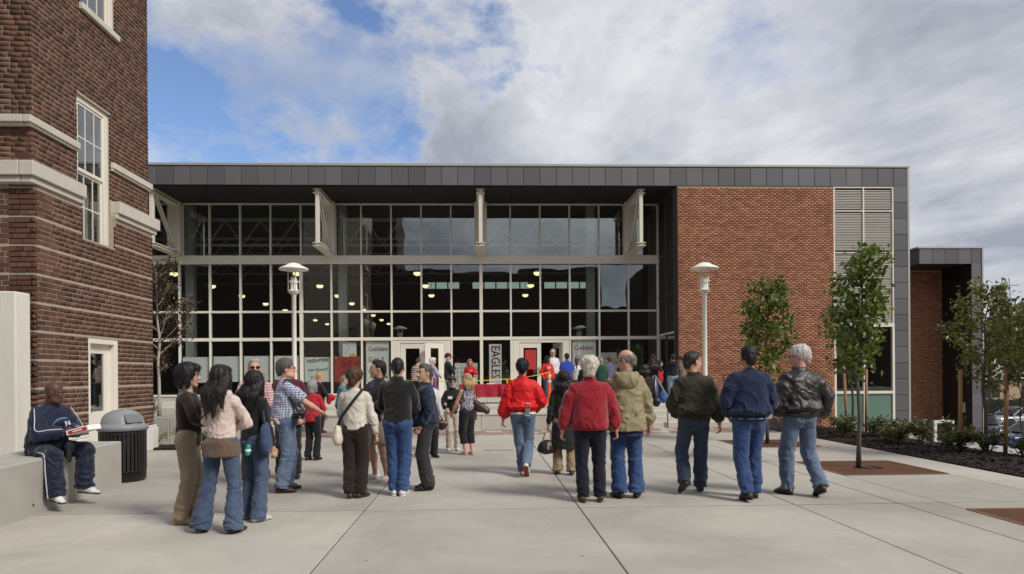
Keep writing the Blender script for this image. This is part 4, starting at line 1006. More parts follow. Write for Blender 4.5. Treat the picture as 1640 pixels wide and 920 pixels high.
    topz = bt.get('top', 1.0)
    P_ = [Loft([(.80+dz, 0, 0, .10, .09), (.90+dz, 0, -.012, (.168*hipw+fit*.4)*(.6+.4*wv), .122+belly*.3+fit*.2), (.97+dz, 0, -.005, (.165*hipw+fit*.3)*(.5+.5*wv), .118+belly*.5), (topz+.03+dz, 0, 0, (.148+fit*.2)*(.4+.6*wv), .105+belly*.8)], .03, rotm((1, 0, 0), -lean*.4), pel)]
    if seat is not None: P_ = [Ell(pel+V3(0, .0, -.02), (.19*(.5+.5*wv), .16, .13), .04)]
    cutsL = []
    for s, (a, k_, b, fd) in zip((-1, 1), legs):
        kr = kneer*(.6+.4*legw); P_ += [Cone(a+V3(0, -.01, .0), k_, (.097+fit*.35)*legw*(.7+.3*hipw), kr, .035)]
        lb = b+nrm(b-k_)*(bt.get('drop', .022) if not shorts else 0)
        if shorts or blen < 1:
            if blen <= .5: P_[-1] = Cone(a, a+(k_-a)*blen*2, .105*legw, .105*legw, .03, capb=True)
            else: P_.append(Cone(k_, k_+(lb-k_)*(blen-.5)*2, kr, hem, .02, capb=True))
        else:
            mid = k_*.5+lb*.5; P_ += [Cone(k_, mid, kr, (kr+hem)/2*.99, .02), Cone(mid, lb, (kr+hem)/2*.99, hem, .015, flat=np.cross(V3(1, 0, 0), nrm(lb-mid)), sq=bt.get('flat', 1.0), capb=True)]
    kz = np.mean([l[1][2] for l in legs]); az = np.mean([l[2][2] for l in legs])
    def ff(V_): zq = V_[:, 2]; return .35+1.1*np.exp(-((zq-az-.05)/.13)**2)+.7*np.exp(-((zq-kz+.03)/.10)**2)+.5*np.exp(-((zq-.84-dz)/.07)**2)
    pant = garment('trousers' if blen >= 1 else ('shorts' if shorts else 'capri_trousers'), P_, bt.get('mat'), amp=bt.get('amp', .014), fr=bt.get('fr', (9, 9, 11)), seed=1, foldf=ff)
    if bt.get('pockets'):
        pV = np.array([v.co for v in pant.data.vertices])/ks; pF = np.array([p.vertices[:] for p in pant.data.polygons]); pN = vnormals(pV, pF)
        for s in (-1, 1):
            cx_ = s*.080*hipw; u = np.abs(pV[:, 0]-cx_); v = pV[:, 2]-.875-dz
            ok = (u < .052-.06*np.clip(-v, 0, 1)*.4) & (v < .062) & (v > -.068-.4*(.05-u)*.6) & (pV[:, 1] < -.03)
            f = pF[ok[pF].all(1)]
            if len(f) < 8: continue
            us, inv_ = np.unique(f, return_inverse=True); q = np_mesh('pocket', (pV[us]+pN[us]*.0045)*ks, inv_.reshape(-1, 4), bt['mat'], pant, True)
            sm_ = q.modifiers.new('solid', 'SOLIDIFY'); sm_.thickness = .006; sm_.offset = -1
    if bt.get('belt'):
        garment('belt', [Loft([(topz-.022+dz, 0, 0, (.158+fit*.2)*(.4+.6*wv)+.004, .113+belly*.76), (topz+.018+dz, 0, 0, (.154+fit*.2)*(.4+.6*wv)+.004, .110+belly*.8)], .01, rotm((1, 0, 0), -lean*.4), pel)], bt['belt'], amp=0, c=.009, parent=pant)
    # ---- shoes
    for i, (a, k_, b, fd) in enumerate(legs):
        up = nrm(np.cross(np.cross(fd, V3(0, 0, 1)), fd)); ft = b-up*.045+0*fd
        S_ = [Cone(ft-fd*.045, ft+fd*.10, .040, .044, .02, flat=up, sq=.85), Cone(ft+fd*.10-up*.012, ft+fd*.165-up*.016, .044, .034, .02, flat=up, sq=.62), Cone(ft-fd*.03+up*.035, ft-fd*.02+up*.07, .036, .036, .02)]
        if sandals: S_ = [Cone(ft-fd*.05-up*.02, ft+fd*.16-up*.025, .036, .04, .01, flat=up, sq=.35), Cone(ft+fd*.07-up*.0, ft+fd*.10-up*.0, .042, .042, .01, flat=up, sq=.75)]
        sh = garment('shoe', S_, shoe[0] if not isinstance(shoe[0], tuple) else plain(shoe[0], shoe[1]), cuts=[(ft-up*.036, -up)], amp=.0, c=.009 if cell < .016 else .014, rel=0)
        if sole is not None: garment('sole', [Cone(ft-fd*.05-up*.034, ft+fd*.165-up*.036, .040, .041, .01, flat=up, sq=.28)], plain(sole, .6), amp=0, c=.009 if cell < .016 else .014, rel=0, parent=sh)
    # ---- upper garment
    tp = top or {}; ease = tp.get('ease', .02); hz = tp.get('hem', .90); blo = tp.get('blouson', 0); flare = tp.get('flare', 0)
    sx = wv*.93; cz = lambda q: q+dz
    bs = bust
    secs = [(hz, 0, 0, (.158*(.35*hipw+.65*sx)+ease*.9+flare), .118+belly*.75+ease*.8+flare*.8)]
    if blo: secs += [(hz+.035, 0, 0, .158*sx+ease*.9+.0, .118+belly*.75+ease*.8), (hz+.075, 0, -.004, .165*sx+ease+blo, .125+belly*.8+ease+blo*.7)]
    if hz < .98: secs += [(max(1.0, hz+.12), 0, belly*.25, .155*sx+ease+blo*.7+flare*.4, .112+belly+ease+blo*.5+flare*.3)]
    secs += [(1.12, 0, belly*.2, .150*sx+ease+blo*.3, .108+belly*.85+ease*.9+blo*.2), (1.27, 0, .006+bs*.5, .170*sx+ease*.8, .118+belly*.35+ease*.8+bs*.6), (1.35, 0, -.004, .168*sx+ease*.5, .108+ease*.7), (1.40, 0, -.010, .150*sx+ease*.3, .094+ease*.5), (1.445, 0, -.015, .108*(.6+.4*sx), .080+ease*.2), (1.475, 0, -.015, .078, .070), (1.505, 0, -.012, .064, .062)]
    secs = [(cz(a), *r_) for a, *r_ in secs]; 
    U = [Loft(secs, .035, Rm, pel)]
    if bs:
        for s in (-1, 1): U.append(Ell(T((s*.075*sx, .085+bs*.4, 1.255)), (.075, .065+bs*.4, .075), .04))
    sl_ = tp.get('sleeve', 1.0); sr = tp.get('sleeve_r', .062); cuff = tp.get('cuff', .040)
    for s, (a, e, b) in zip((-1, 1), arm):
        if sl_ <= 0: continue
        ra_ = (.056+ease*.12)*(.7+.3*sx); am = a+(e-a)*.45; U.append(Cone(a+nrm(V3(-s, 0, 0))*.035+V3(0, 0, .004), a+(e-a)*.12, ra_, ra_*1.08, .05))
        if sl_ < 1: U += [Cone(a, am, ra_, sr*1.1*(.7+.3*sx), .03), Cone(am, a+(e-a)*sl_*1.1, sr*1.1*(.7+.3*sx), sr*1.14*(.7+.3*sx), .02, capb=True)]
        else:
            U.append(Cone(a, am, ra_, sr*1.06*(.75+.25*sx), .02)); U.append(Cone(am, e, sr*1.06*(.75+.25*sx), sr, .014)); wr = b-nrm(b-e)*tp.get('short', .005)
            U.append(Cone(e, e*.35+wr*.65, sr, (sr*.45+cuff*.55)+tp.get('baggy', .004), .010)); U.append(Cone(e*.35+wr*.65, wr, (sr*.45+cuff*.55)+tp.get('baggy', .004), cuff, .012, capb=True))
    el_z = [a_[1] for a_ in arm]
    def fu(V_):
        r_ = .45+.0*V_[:, 0]
        for (a, e, b) in arm: r_ = r_+.9*np.exp(-((V_-e)**2).sum(1)/.085**2)+.5*np.exp(-((V_-a-V3(0, 0, -.08))**2).sum(1)/.08**2)
        return r_+.5*np.exp(-((V_[:, 2]-cz(max(hz, .95))-.06)/.10)**2)
    cuts = []
    if not tp.get('collar'): cuts.append((T((0, -.012, 1.482+tp.get('neckz', 0))), Rm@V3(0, .42, 1)))
    gar = garment(tp.get('name', 'jacket'), U, tp.get('mat'), cuts, amp=tp.get('amp', .016), fr=tp.get('fr', (8, 8, 7)), seed=2, foldf=fu)
    if tp.get('collar'):
        cc = tp['collar']; garment('collar', [Loft([(cz(1.455), 0, -.014, .083, .082), (cz(1.455+cc), 0, -.004, .074, .078)], .01, Rm, pel)], tp.get('collar_mat', tp['mat']), cuts=[(T((0, .0, 1.455+cc)), Rm@V3(0, .35, 1))], subs=[Loft([(cz(1.40), 0, -.012, .066, .066), (cz(1.6), 0, -.004, .062, .066)], .004, Rm, pel)], amp=.003, c=.008, parent=gar)
    if tp.get('band'):
        garment('waistband', [Loft([(cz(hz-.028), 0, 0, .150*sx+ease*.85, .112+belly*.72+ease*.7), (cz(hz+.03), 0, 0, .160*sx+ease*.9, .12+belly*.75+ease*.8)], .01, Rm, pel)], tp['band'], amp=.003, fr=(60, 60, 3), c=.009, parent=gar)
    if tp.get('under'):   # shirt tail or layer that shows below the hem
        uz, um = tp['under']; ur_ = max(.150*(.4*hipw+.6*sx)+ease*.7+.014, (.168*hipw+fit*.4)*(.6+.4*wv)+tp.get('uex', .02)); uy_ = max(.112+belly*.7+ease*.6+.012, .146+belly*.3+tp.get('uex', .02)-.02); garment('undershirt', [Loft([(cz(uz), 0, -.004, ur_, uy_), *([(cz((uz+hz)/2+.035), 0, -.004, ur_-.004, uy_-.004)] if tp.get('uex') else []), (cz(hz+.05), 0, 0, .150*sx+ease*.5, .108+belly*.7+ease*.5)], .01, Rm, pel)], um, amp=.008, fr=(16, 16, 2), seed=7)
    if tp.get('vneck'):
        garment('shirt_front', [Loft([(cz(1.24), 0, .03, .012, .097+ease*.8), (cz(1.36), 0, .016, .045, .100+ease*.7), (cz(1.44), 0, -.004, .068, .080), (cz(1.485), 0, -.008, .064, .068)], .02, Rm, pel)], tp['vneck'], amp=.002, c=.01, parent=gar)
    if tp.get('hood'):
        garment('hood', [Ell(T((0, -.105-ease*.6, 1.40)), (.135, .062, .105), .03), Cone(T((-.10, -.055, 1.45)), T((.10, -.055, 1.45)), .05, .05, .04), Cone(T((-.11, -.03, 1.45)), T((-.07, .06, 1.42)), .035, .022, .03), Cone(T((.11, -.03, 1.45)), T((.07, .06, 1.42)), .035, .022, .03)], tp.get('hood_mat', tp['mat']), amp=.012, fr=(10, 10, 8), seed=12, c=min(cell, .012), parent=gar)
    # ---- hair
    if hair:
        st, hc_ = hair[0], hair[1]; big = hair[2] if len(hair) > 2 else 0; hcut = []
        face = Ell(hw((0, .125, -.038)), (.076, .086, .106), .016, Rh); nape = (hw((0, -.06, -.062)), Rh@V3(0, .75, -1)); sbs = [face]
        HH = [Ell(hw((0, -.022, .034)), (.081+big, .101+big, .094+big), .02, Rh)]; amp_ = .007; fr_ = (55, 55, 14)
        if st == 'short': HH = [Ell(hw((0, -.030, .036)), (.0795+big, .097+big, .092+big), .02, Rh), Ell(hw((0, .024, .098)), (.048, .036, .024), .03, Rh), Cone(hw((0, -.085, -.02)), hw((0, -.075, -.06)), .05, .042, .03)]; hcut = [nape]
        elif st == 'buzz': HH = [Ell(hw((0, -.02, .031)), (.077, .098, .0905), .02, Rh), Cone(hw((0, -.08, -.02)), hw((0, -.07, -.05)), .045, .04, .03)]; hcut = [nape]; amp_ = .0015
        elif st == 'bald': HH = [Ell(hw((0, -.022, .012)), (.079, .098, .072), .02, Rh), Cone(hw((0, -.085, -.02)), hw((0, -.075, -.055)), .045, .04, .03)]; hcut = [nape]; sbs = [face, Ell(hw((0, .035, .10)), (.068, .115, .075), .015, Rh)]
        elif st == 'fluffy': HH += [Ell(hw((0, -.03, .05)), (.098+big, .112+big, .088), .02, Rh), Cone(hw((0, -.08, .0)), hw((0, -.08, -.06)), .072, .055, .03), Ell(hw((0, .05, .085)), (.07, .05, .045), .02, Rh)]; hcut = [(hw((0, -.06, -.085)), Rh@V3(0, .6, -1))]; amp_ = .012; fr_ = (38, 38, 22)
        elif st == 'bob':
            HH += [Ell(hw((0, -.03, .02)), (.094, .108, .10), .03, Rh), Cone(hw((-.066, -.01, .0)), hw((-.070, .012, -.10)), .036, .028, .03), Cone(hw((.066, -.01, .0)), hw((.070, .012, -.10)), .036, .028, .03), Cone(hw((0, -.07, .0)), hw((0, -.062, -.105)), .075, .060, .03), Ell(hw((0, .062, .075)), (.062, .042, .042), .02, Rh)]
            sbs = [Ell(hw((0, .130, -.05)), (.064, .090, .098), .012, Rh)]
        elif st in ('long', 'shoulder'):
            ln = hair[3] if len(hair) > 3 else (.40 if st == 'long' else .17); bk = Rm@V3(0, -1, 0); dn = nrm(V3(0, 0, -1)+.10*bk)
            HH += [Ell(hw((0, -.03, .02)), (.090, .106, .10), .03, Rh), Ell(hw((0, .058, .078)), (.060, .042, .040), .02, Rh)]
            p0 = hw((0, -.075, -.02))
            for u in (-.075, -.045, -.015, .015, .045, .075):
                rj = np.random.RandomState(sd_*7+int(u*1000) % 97); l_ = ln*(1-.5*abs(u)/.1*.5)*rj.uniform(.85, 1.08)
                q0 = hw((u, -.05+abs(u)*.4, -.02)); ob = hair[4] if len(hair) > 4 else .07; q1 = q0+dn*l_*.45+bk*ob+(Rm@V3(u*.25, 0, 0)); q2 = q1+dn*l_*.55+bk*.015+(Rm@V3(rj.uniform(-.03, .03), rj.uniform(-.01, .02), 0))
                HH += [Cone(q0, q1, .042, .046, .03), Cone(q1, q2, .046, .014, .025)]
            for s in (-1, 1):
                q0 = hw((s*.072, .0, .01)); q1 = q0+dn*.17+Rh@V3(s*.012, .012, 0); HH += [Cone(q0, q1, .032, .034, .03)]
            sbs = [Ell(hw((0, .128, -.06)), (.062, .092, .112), .012, Rh)]; amp_ = .009; fr_ = (42, 42, 5)
        HH = hsc(HH); sbs = hsc(sbs)
        V_, F_ = nets(HH, .008 if cell < .016 else .012, hcut, sbs); V_ = relax(V_, F_, 1); nn_ = vnormals(V_, F_); Q = (V_-hc)@Rh/HS
        V_ = V_+nn_*(fbm(Q*np.array(fr_), sd_, 3)*amp_)[:, None]
        if cell < .016 and st != 'buzz':      # loose strands that break up the outline
            rj = np.random.RandomState(sd_); ns = {'long': 900, 'shoulder': 800, 'bob': 700}.get(st, 620); ii = rj.randint(0, len(V_), ns); nv_ = vnormals(V_, F_)[ii]; p_ = V_[ii]; g_ = (Rh@V3(0, -.45, -1) if st in ('short', 'bald', 'fluffy') else V3(0, 0, -1.)); fl = np.tile(g_, (ns, 1))+rj.normal(0, .38 if st in ('fluffy', 'short') else .16, (ns, 3)); fl -= nv_*(fl*nv_).sum(1)[:, None]; fl /= np.linalg.norm(fl, axis=1)[:, None]+1e-6
            ln_ = rj.uniform(.5, 1.2, ns)[:, None]*({'long': .085, 'shoulder': .07, 'bob': .05}.get(st, .032)); sdv = np.cross(fl, nv_)*.0016; lift = rj.uniform(.002, .010, ns)[:, None]*(1 if st in ('short', 'bald') else 1.3)
            c_ = [p_-nv_*.002, p_+fl*ln_*.5+nv_*lift, p_+fl*ln_+nv_*lift*.6]; SV = np.stack([c_[0]-sdv, c_[0]+sdv, c_[1]-sdv, c_[1]+sdv, c_[2]-sdv*.3, c_[2]+sdv*.3], 1).reshape(-1, 3)
            SF = (np.array([(0, 1, 3, 2), (2, 3, 5, 4)])[None]+6*np.arange(ns)[:, None, None]).reshape(-1, 4)+len(V_); V_ = np.concatenate([V_, SV]); F_ = np.concatenate([F_, SF])
        np_mesh('hair', V_*ks, F_, hair_mat(hc_), root, True)
    if hat is not None:
        m_ = garment('cap', [Ell(hw((0, -.02, .045)), (.086, .106, .088), .02, Rh), Cone(hw((-.03, .10, .045)), hw((.03, .10, .045)), .05, .05, .02, flat=Rh@V3(0, 0, 1), sq=.18), Ell(hw((0, .12, .04)), (.062, .06, .012), .01, Rh)], hat, cuts=[(hw((0, 0, .028)), Rh@V3(0, .05, -1))], amp=.002, c=.009)
    if glasses is not None:
        m_ = MB()
        for s in (-1, 1):
            pts_ = [hw((s*.033+.022*math.cos(q*math.pi/6), .096-.05*(abs(s*.033+.022*math.cos(q*math.pi/6)))**1.0*.6, .006+.017*math.sin(q*math.pi/6)))*ks for q in range(13)]
            if glasses == 'dark': m_.add([p_ for p_ in pts_[:12]], [tuple(range(12))])
            m_.tube([Vector(p_) for p_ in pts_], .0022*ks, 5, False); m_.tube([Vector(hw((s*.055, .084, .010))*ks), Vector(hw((s*.078, .0, .006))*ks)], .0022*ks, 5)
        m_.tube([Vector(hw((-.012, .098, .010))*ks), Vector(hw((.012, .098, .010))*ks)], .0022*ks, 5); m_.build('glasses', plain((.015, .012, .012), .25), root)
    root['_'] = 0; del root['_']
    info = dict(root=root, arm=[[p_*ks for p_ in a] for a in arm], T=lambda p: T(p)*ks, hw=lambda p: hw(p)*ks, ks=ks, legs=legs)
    Wm = Matrix.Translation(root.location) @ Matrix.Rotation(-R(yaw), 4, 'Z'); info['W'] = lambda p: Wm @ Vector(p); info['yaw'] = yaw
    return info
# ------------------------------------------------------------------ the people
def denim(a, b, **k): return dict(mat=cloth(a, .88, 'denim', b), pockets=True, **k)
J1 = lambda **k: denim((.026, .046, .098), (.085, .120, .19), **k)       # worn blue
J2 = lambda **k: denim((.052, .086, .155), (.165, .215, .30), **k)       # light blue
J3 = lambda **k: denim((.016, .040, .125), (.048, .092, .22), **k)      # strong blue
J4 = lambda **k: denim((.020, .034, .066), (.060, .086, .135), **k)     # dark blue
C = cloth; NEAR, MID, FAR = .0115, .015, .023
WHITE_SH = ((.62, .62, .62), .55); BLK_SH = ((.014, .013, .013), .5); BRN_SH = ((.045, .025, .016), .5)
PP = {}
PP['seat'] = person('bald man in navy tracksuit seated on the concrete bench', (-5.33, 8.55), 1.74, 108, 0, feet=[(-.17, .50, .13, 4, -14), (.27, .52, .10, 4, 16)], arms=(((.07, .33, .93), (.8, -.5, -.3), 1), ((.03, .34, .91), (.9, -.5, -.3), 1)), seat=.62, lean=14, head=(-28, 4, 0), w=1.28, belly=.07, skin='dark', cell=NEAR, legw=1.15,
    top=dict(mat=C((.0065, .011, .034), .6), ease=.03, hem=.92, sleeve_r=.082, cuff=.055, baggy=.012, collar=.045, amp=.02), bottom=dict(mat=C((.006, .0095, .028), .6), hem=.105, knee=.095, amp=.02), shoe=WHITE_SH, sole=(.02, .03, .07), curl=70, neck=1.15)
PP['A'] = person('woman with black bob in dark brown cardigan and khaki trousers, arms crossed', (-3.11, 7.39), 1.69, 78, feet=[(-.09, .03), (.09, -.02)], arms=('cross_hi', 'cross_lo'), w=.86, hipw=.98, bust=.02, skin='asian', cell=NEAR, glasses='thin', head=(4, 6, 0),
    top=dict(mat=C((.020, .0115, .009)), ease=.010, hem=.86, sleeve_r=.055, cuff=.038, neckz=-.03, name='cardigan', amp=.012), bottom=dict(mat=C((.27, .205, .14), .85), hem=.080, knee=.080, amp=.014), shoe=((.40, .27, .16), .6), hair=('bob', (.010, .009, .011), .004))
PP['B'] = person('woman with long dark hair in pale pink hoodie and flared jeans, seen from behind', (-2.60, 6.95), 1.655, 12, feet=[(-.21, -.02, 0, 0, -12), (.17, .0, 0, 0, 8)], arms=('cross_hi', 'cross_lo'), w=.88, hipw=1.0, bust=.02, skin='asian', cell=NEAR, head=(8, 4, 0),
    top=dict(mat=C((.62, .50, .45), .9), ease=.014, hem=.99, sleeve_r=.056, cuff=.040, hood=True, under=(.80, C((.125, .085, .058), .85)), uex=.032, name='hoodie', amp=.02), bottom=dict(J1(hem=.100, knee=.074, fit=.006, drop=.05), pockets=False), shoe=BRN_SH, hair=('long', (.016, .010, .009), .003, .40, .12))
PP['C'] = person('woman with long black hair in black top and flared jeans beside the pink hoodie', (-2.46, 7.52), 1.60, 28, feet=[(-.12, .03), (.14, -.04)], arms=('cross_hi', 'down'), w=.84, hipw=.98, bust=.02, skin='asian', cell=NEAR, head=(-12, 3, 0),
    top=dict(mat=C((.010, .010, .011), .85), ease=.014, hem=.90, sleeve_r=.052, name='sweater'), bottom=J1(hem=.096, knee=.07, fit=.01, drop=.05), shoe=((.55, .50, .46), .6), hair=('long', (.009, .008, .009), .004, .38, .09))
PP['D'] = person('smiling grey haired man in red checked shirt and sunglasses', (-3.25, 9.96), 1.79, 168, arms=('front', 'front'), w=1.0, belly=.02, skin='pink', cell=MID, glasses='dark', head=(-10, 0, 0),
    top=dict(mat=C((.60, .52, .50), .85, 'plaid', (.34, .03, .05), scale=26), ease=.018, hem=.93, name='shirt', collar=.035), bottom=dict(mat=C((.10, .075, .05)), hem=.085, knee=.08), shoe=BRN_SH, hair=('short', (.36, .34, .31)))
PP['E'] = person('balding man in maroon shirt half hidden behind the plaid shirt', (-2.93, 10.5), 1.80, 165, arms=('pocket', 'down'), w=1.05, belly=.03, skin='pink', cell=MID, beard=(.32, .28, .25),
    top=dict(mat=C((.095, .012, .02)), ease=.02, hem=.92, name='shirt', collar=.035), bottom=dict(mat=C((.014, .014, .016)), hem=.085, knee=.08), shoe=BLK_SH, hair=('bald', (.20, .17, .15)))
PP['F'] = person('grey haired man in blue checked short sleeved shirt pointing to the right', (-2.63, 9.34), 1.77, 66, feet=[(-.14, .07), (.13, -.04)], arms=('pockf', 'point'), w=1.22, belly=.075, hipw=1.08, legw=1.12, skin='pink', cell=NEAR, glasses='thin', head=(14, 0, 0), curl=75,
    top=dict(mat=C((.50, .52, .60), .85, 'plaid', (.065, .075, .20), scale=30), ease=.026, hem=.97, sleeve=.80, sleeve_r=.078, name='shirt', collar=.03, amp=.018), bottom=J2(hem=.088, knee=.088, belt=C((.045, .025, .015), .5)), shoe=BRN_SH, hair=('short', (.105, .090, .078), .010))
PP['G'] = person('short grey haired woman in red jacket and black trousers, seen from behind', (-3.12, 12.76), 1.46, 18, arms=('front', 'front'), w=.98, belly=.03, hipw=1.0, cell=MID, top=dict(mat=C((.42, .018, .030)), ease=.03, hem=.85), bottom=dict(mat=C((.010, .010, .011)), hem=.08, knee=.075), shoe=BLK_SH, hair=('bob', (.32, .31, .29)))
PP['H'] = person('blond person in dark brown suit near the left steps', (-4.42, 18.9), 1.62, 55, arms=('front', 'front'), w=.95, cell=FAR, head=(0, 15, 0), top=dict(mat=C((.022, .014, .011)), ease=.02, hem=.82), bottom=dict(mat=C((.020, .013, .011)), hem=.08, knee=.075), shoe=BLK_SH, hair=('short', (.42, .24, .10)))
PP['teal'] = person('grey haired person in teal shirt, mostly hidden behind the cream sweater', (-3.52, 17.2), 1.55, 80, arms=('front', 'front'), w=1.0, cell=FAR, head=(0, 20, 0), lean=10, top=dict(mat=C((.06, .17, .22)), ease=.025, hem=.85), bottom=J4(hem=.08, knee=.075), shoe=BLK_SH, hair=('short', (.20, .19, .18)))
PP['I'] = person('brown haired woman in cream sweater with a white shoulder bag, from behind', (-1.61, 8.79), 1.63, 4, feet=[(-.07, .0), (.09, .02, 0, 0, 25)], arms=('front', ((.27, .06, .86), (.5, -1, 0))), w=.95, hipw=1.08, cell=NEAR, head=(10, 6, 0),
    top=dict(mat=C((.60, .55, .485), .9), ease=.024, hem=.93, sleeve_r=.060, cuff=.042, band=C((.56, .51, .45)), name='sweater', amp=.018), bottom=dict(mat=C((.022, .0125, .010), .9), hem=.092, knee=.088), shoe=BRN_SH, hair=('fluffy', (.085, .042, .022), .008))
PP['J'] = person('dark haired man in black jacket, purple shirt and khaki shorts', (-1.54, 10.24), 1.765, 222, feet=[(-.16, .02), (.14, .0)], arms=('front', 'down'), w=1.05, belly=.03, skin='tan', cell=MID, head=(26, 0, 0), shorts=True,
    top=dict(mat=C((.011, .011, .013), .8), ease=.03, hem=.86, vneck=C((.07, .02, .16)), collar=.035), bottom=dict(mat=C((.30, .255, .20)), len=.46), shoe=WHITE_SH, sole=(.5, .5, .5), hair=('short', (.010, .009, .009)))
PP['K'] = person('man in black fleece and blue jeans with white striped trainers, from behind', (-1.09, 8.93), 1.775, 4, feet=[(-.05, .04, 0, 0, -4), (.075, .0, 0, 0, 4)], arms=('front', 'front'), w=1.06, skin='tan', cell=NEAR, head=(-10, 0, 0),
    top=dict(mat=C((.0075, .0075, .008), .95, sheen=.4), ease=.026, hem=.88, collar=.06, sleeve_r=.066, name='fleece'), bottom=J3(hem=.080, knee=.078), shoe=WHITE_SH, sole=(.55, .55, .55), hair=('buzz', (.010, .009, .009)))
PP['L'] = person('older man in navy jacket and grey slacks, hand in pocket, facing the black fleece', (-.77, 9.33), 1.69, 262, feet=[(-.1, .02), (.1, .0)], arms=('pocket', 'pocket'), w=1.12, belly=.05, skin='asian', cell=NEAR, head=(-34, 0, 0),
    top=dict(mat=C((.0105, .0165, .040), .8), ease=.03, hem=.88, blouson=.03, collar=.04, sleeve_r=.068), bottom=dict(mat=C((.028, .027, .028), .8), hem=.095, knee=.09), shoe=BLK_SH, hair=('short', (.09, .085, .08)))
PP['hid'] = person('person in white jacket mostly hidden behind the navy jacket', (-.98, 12.9), 1.56, 150, arms=('down', 'down'), w=.95, cell=MID, top=dict(mat=C((.55, .55, .55)), ease=.02, hem=.88), bottom=dict(mat=C((.012, .012, .014)), hem=.08, knee=.075), shoe=BLK_SH, hair=('short', (.16, .12, .08)))
PP['Q'] = person('woman in sunglasses, black turtleneck and cream trousers with a name tag', (-.60, 14.05), 1.50, 172, feet=[(-.11, .0), (.10, .0)], arms=('down', ((.16, .22, 1.0), (.8, -.6, -.3))), w=.90, cell=MID, glasses='dark', bust=.03, head=(0, 0, 0),
    top=dict(mat=C((.0085, .0085, .009)), ease=.014, hem=.88, collar=.055, sleeve_r=.052, name='turtleneck'), bottom=dict(mat=C((.52, .46, .39)), hem=.066, knee=.075), shoe=WHITE_SH, hair=('fluffy', (.045, .03, .022), -.012))
PP['R'] = person('blonde woman in white floral sleeveless top and black capri trousers', (-.29, 13.28), 1.56, 322, feet=[(-.06, .05), (.08, -.03)], arms=(((.22, .24, .90), (.6, -1, 0)), 'down'), w=.92, hipw=1.06, bust=.03, cell=MID, skin='pink', head=(-14, 6, 0), sandals=True,
    top=dict(mat=C((.58, .56, .60), .85, 'floral', (.10, .085, .15), scale=38), ease=.012, hem=.92, sleeve=0, name='sleeveless_top'), bottom=dict(mat=C((.010, .010, .011)), len=.78, hem=.082, knee=.085), shoe=((.55, .45, .40), .5), hair=('shoulder', (.42, .27, .13), .004, .20))
PP['S'] = person('dark haired man in bright red windbreaker and jeans walking away', (.62, 10.5), 1.775, 4, feet=[(.0, .10, 0, 0, -4), (.055, -.16, .0, 40, 4)], arms=(((.30, .02, .83), (.6, -1, 0)), ((.15, .16, .98), (1, -.9, 0))), w=1.08, cell=NEAR, skin='tan',
    top=dict(mat=C((.62, .012, .016), .55, sheen=0), ease=.04, hem=.96, blouson=.055, collar=.055, sleeve_r=.088, cuff=.045, baggy=.03, band=C((.42, .010, .014)), under=(.93, C((.62, .62, .62))), amp=.026), bottom=J2(hem=.078, knee=.076), shoe=WHITE_SH, sole=(.28, .05, .04), hair=('short', (.009, .008, .009), .012))
PP['T'] = person('woman with dark wavy hair in long black coat carrying a handbag', (1.26, 10.58), 1.585, 2, feet=[(-.11, .05), (.13, -.04)], arms=(((.27, .0, .80), (.5, -1, 0)), 'front'), w=.98, hipw=1.05, cell=NEAR, skin='asian',
    top=dict(mat=C((.0125, .0125, .0135), .75), ease=.03, hem=.44, flare=.045, sleeve_r=.066, name='coat', amp=.02), bottom=dict(mat=C((.30, .215, .125)), hem=.085, knee=.08), shoe=BRN_SH, hair=('shoulder', (.014, .011, .010), .018, .26))
PP['U'] = person('white haired woman in deep red fleece and navy trousers, from behind', (1.31, 8.32), 1.75, 2, feet=[(-.095, .0, 0, 0, -6), (.125, .02, 0, 0, 8)], arms=(((.33, .03, .86), (.9, -.5, 0)), ((.33, .05, .86), (.9, -.4, 0))), w=1.24, belly=.055, hipw=1.08, legw=1.04, cell=NEAR, skin='pink', sandals=True,
    top=dict(mat=C((.27, .006, .016), .95, sheen=.5), ease=.045, hem=.90, collar=.06, sleeve_r=.082, cuff=.052, baggy=.014, band=C((.25, .006, .015), .95), name='fleece', amp=.02), bottom=dict(mat=C((.0075, .0075, .018), .85), hem=.072, knee=.080), shoe=BRN_SH, hair=('fluffy', (.62, .56, .47), .010))
PP['V'] = person('balding grey haired man in khaki hooded raincoat and blue jeans', (1.80, 8.54), 1.84, 4, feet=[(-.11, .0, 0, 0, -24), (.13, .03, 0, 0, 14)], arms=('front', ((.29, .06, .86), (.7, -1, 0))), w=1.05, belly=.02, cell=NEAR, skin='pink', head=(-58, 20, 0), glasses='thin',
    top=dict(mat=C((.285, .245, .145), .7, sheen=0), ease=.055, hem=.80, flare=.035, sleeve_r=.082, cuff=.055, baggy=.012, hood=True, collar=.055, collar_mat=C((.014, .018, .035)), under=(.74, C((.016, .028, .07), .8)), name='raincoat', amp=.028), bottom=J3(hem=.092, knee=.085, fit=.03), shoe=BLK_SH, hair=('bald', (.25, .225, .20)))
PP['W'] = person('dark haired man in olive jacket and jeans, head turned to the right', (2.75, 8.83), 1.825, 8, feet=[(-.16, -.12, 0, 28, -16), (.09, .13, 0, 0, 4)], arms=('pockf', ((.32, .02, .84), (.6, -1, 0))), w=1.14, belly=.03, cell=NEAR, skin='pink', head=(62, 2, 0),
    top=dict(mat=C((.034, .029, .016), .8), ease=.042, hem=.955, blouson=.045, collar=.05, sleeve_r=.082, cuff=.05, baggy=.018, band=C((.026, .022, .013)), amp=.026), bottom=J4(hem=.082, knee=.082), shoe=BRN_SH, hair=('short', (.030, .024, .021)))
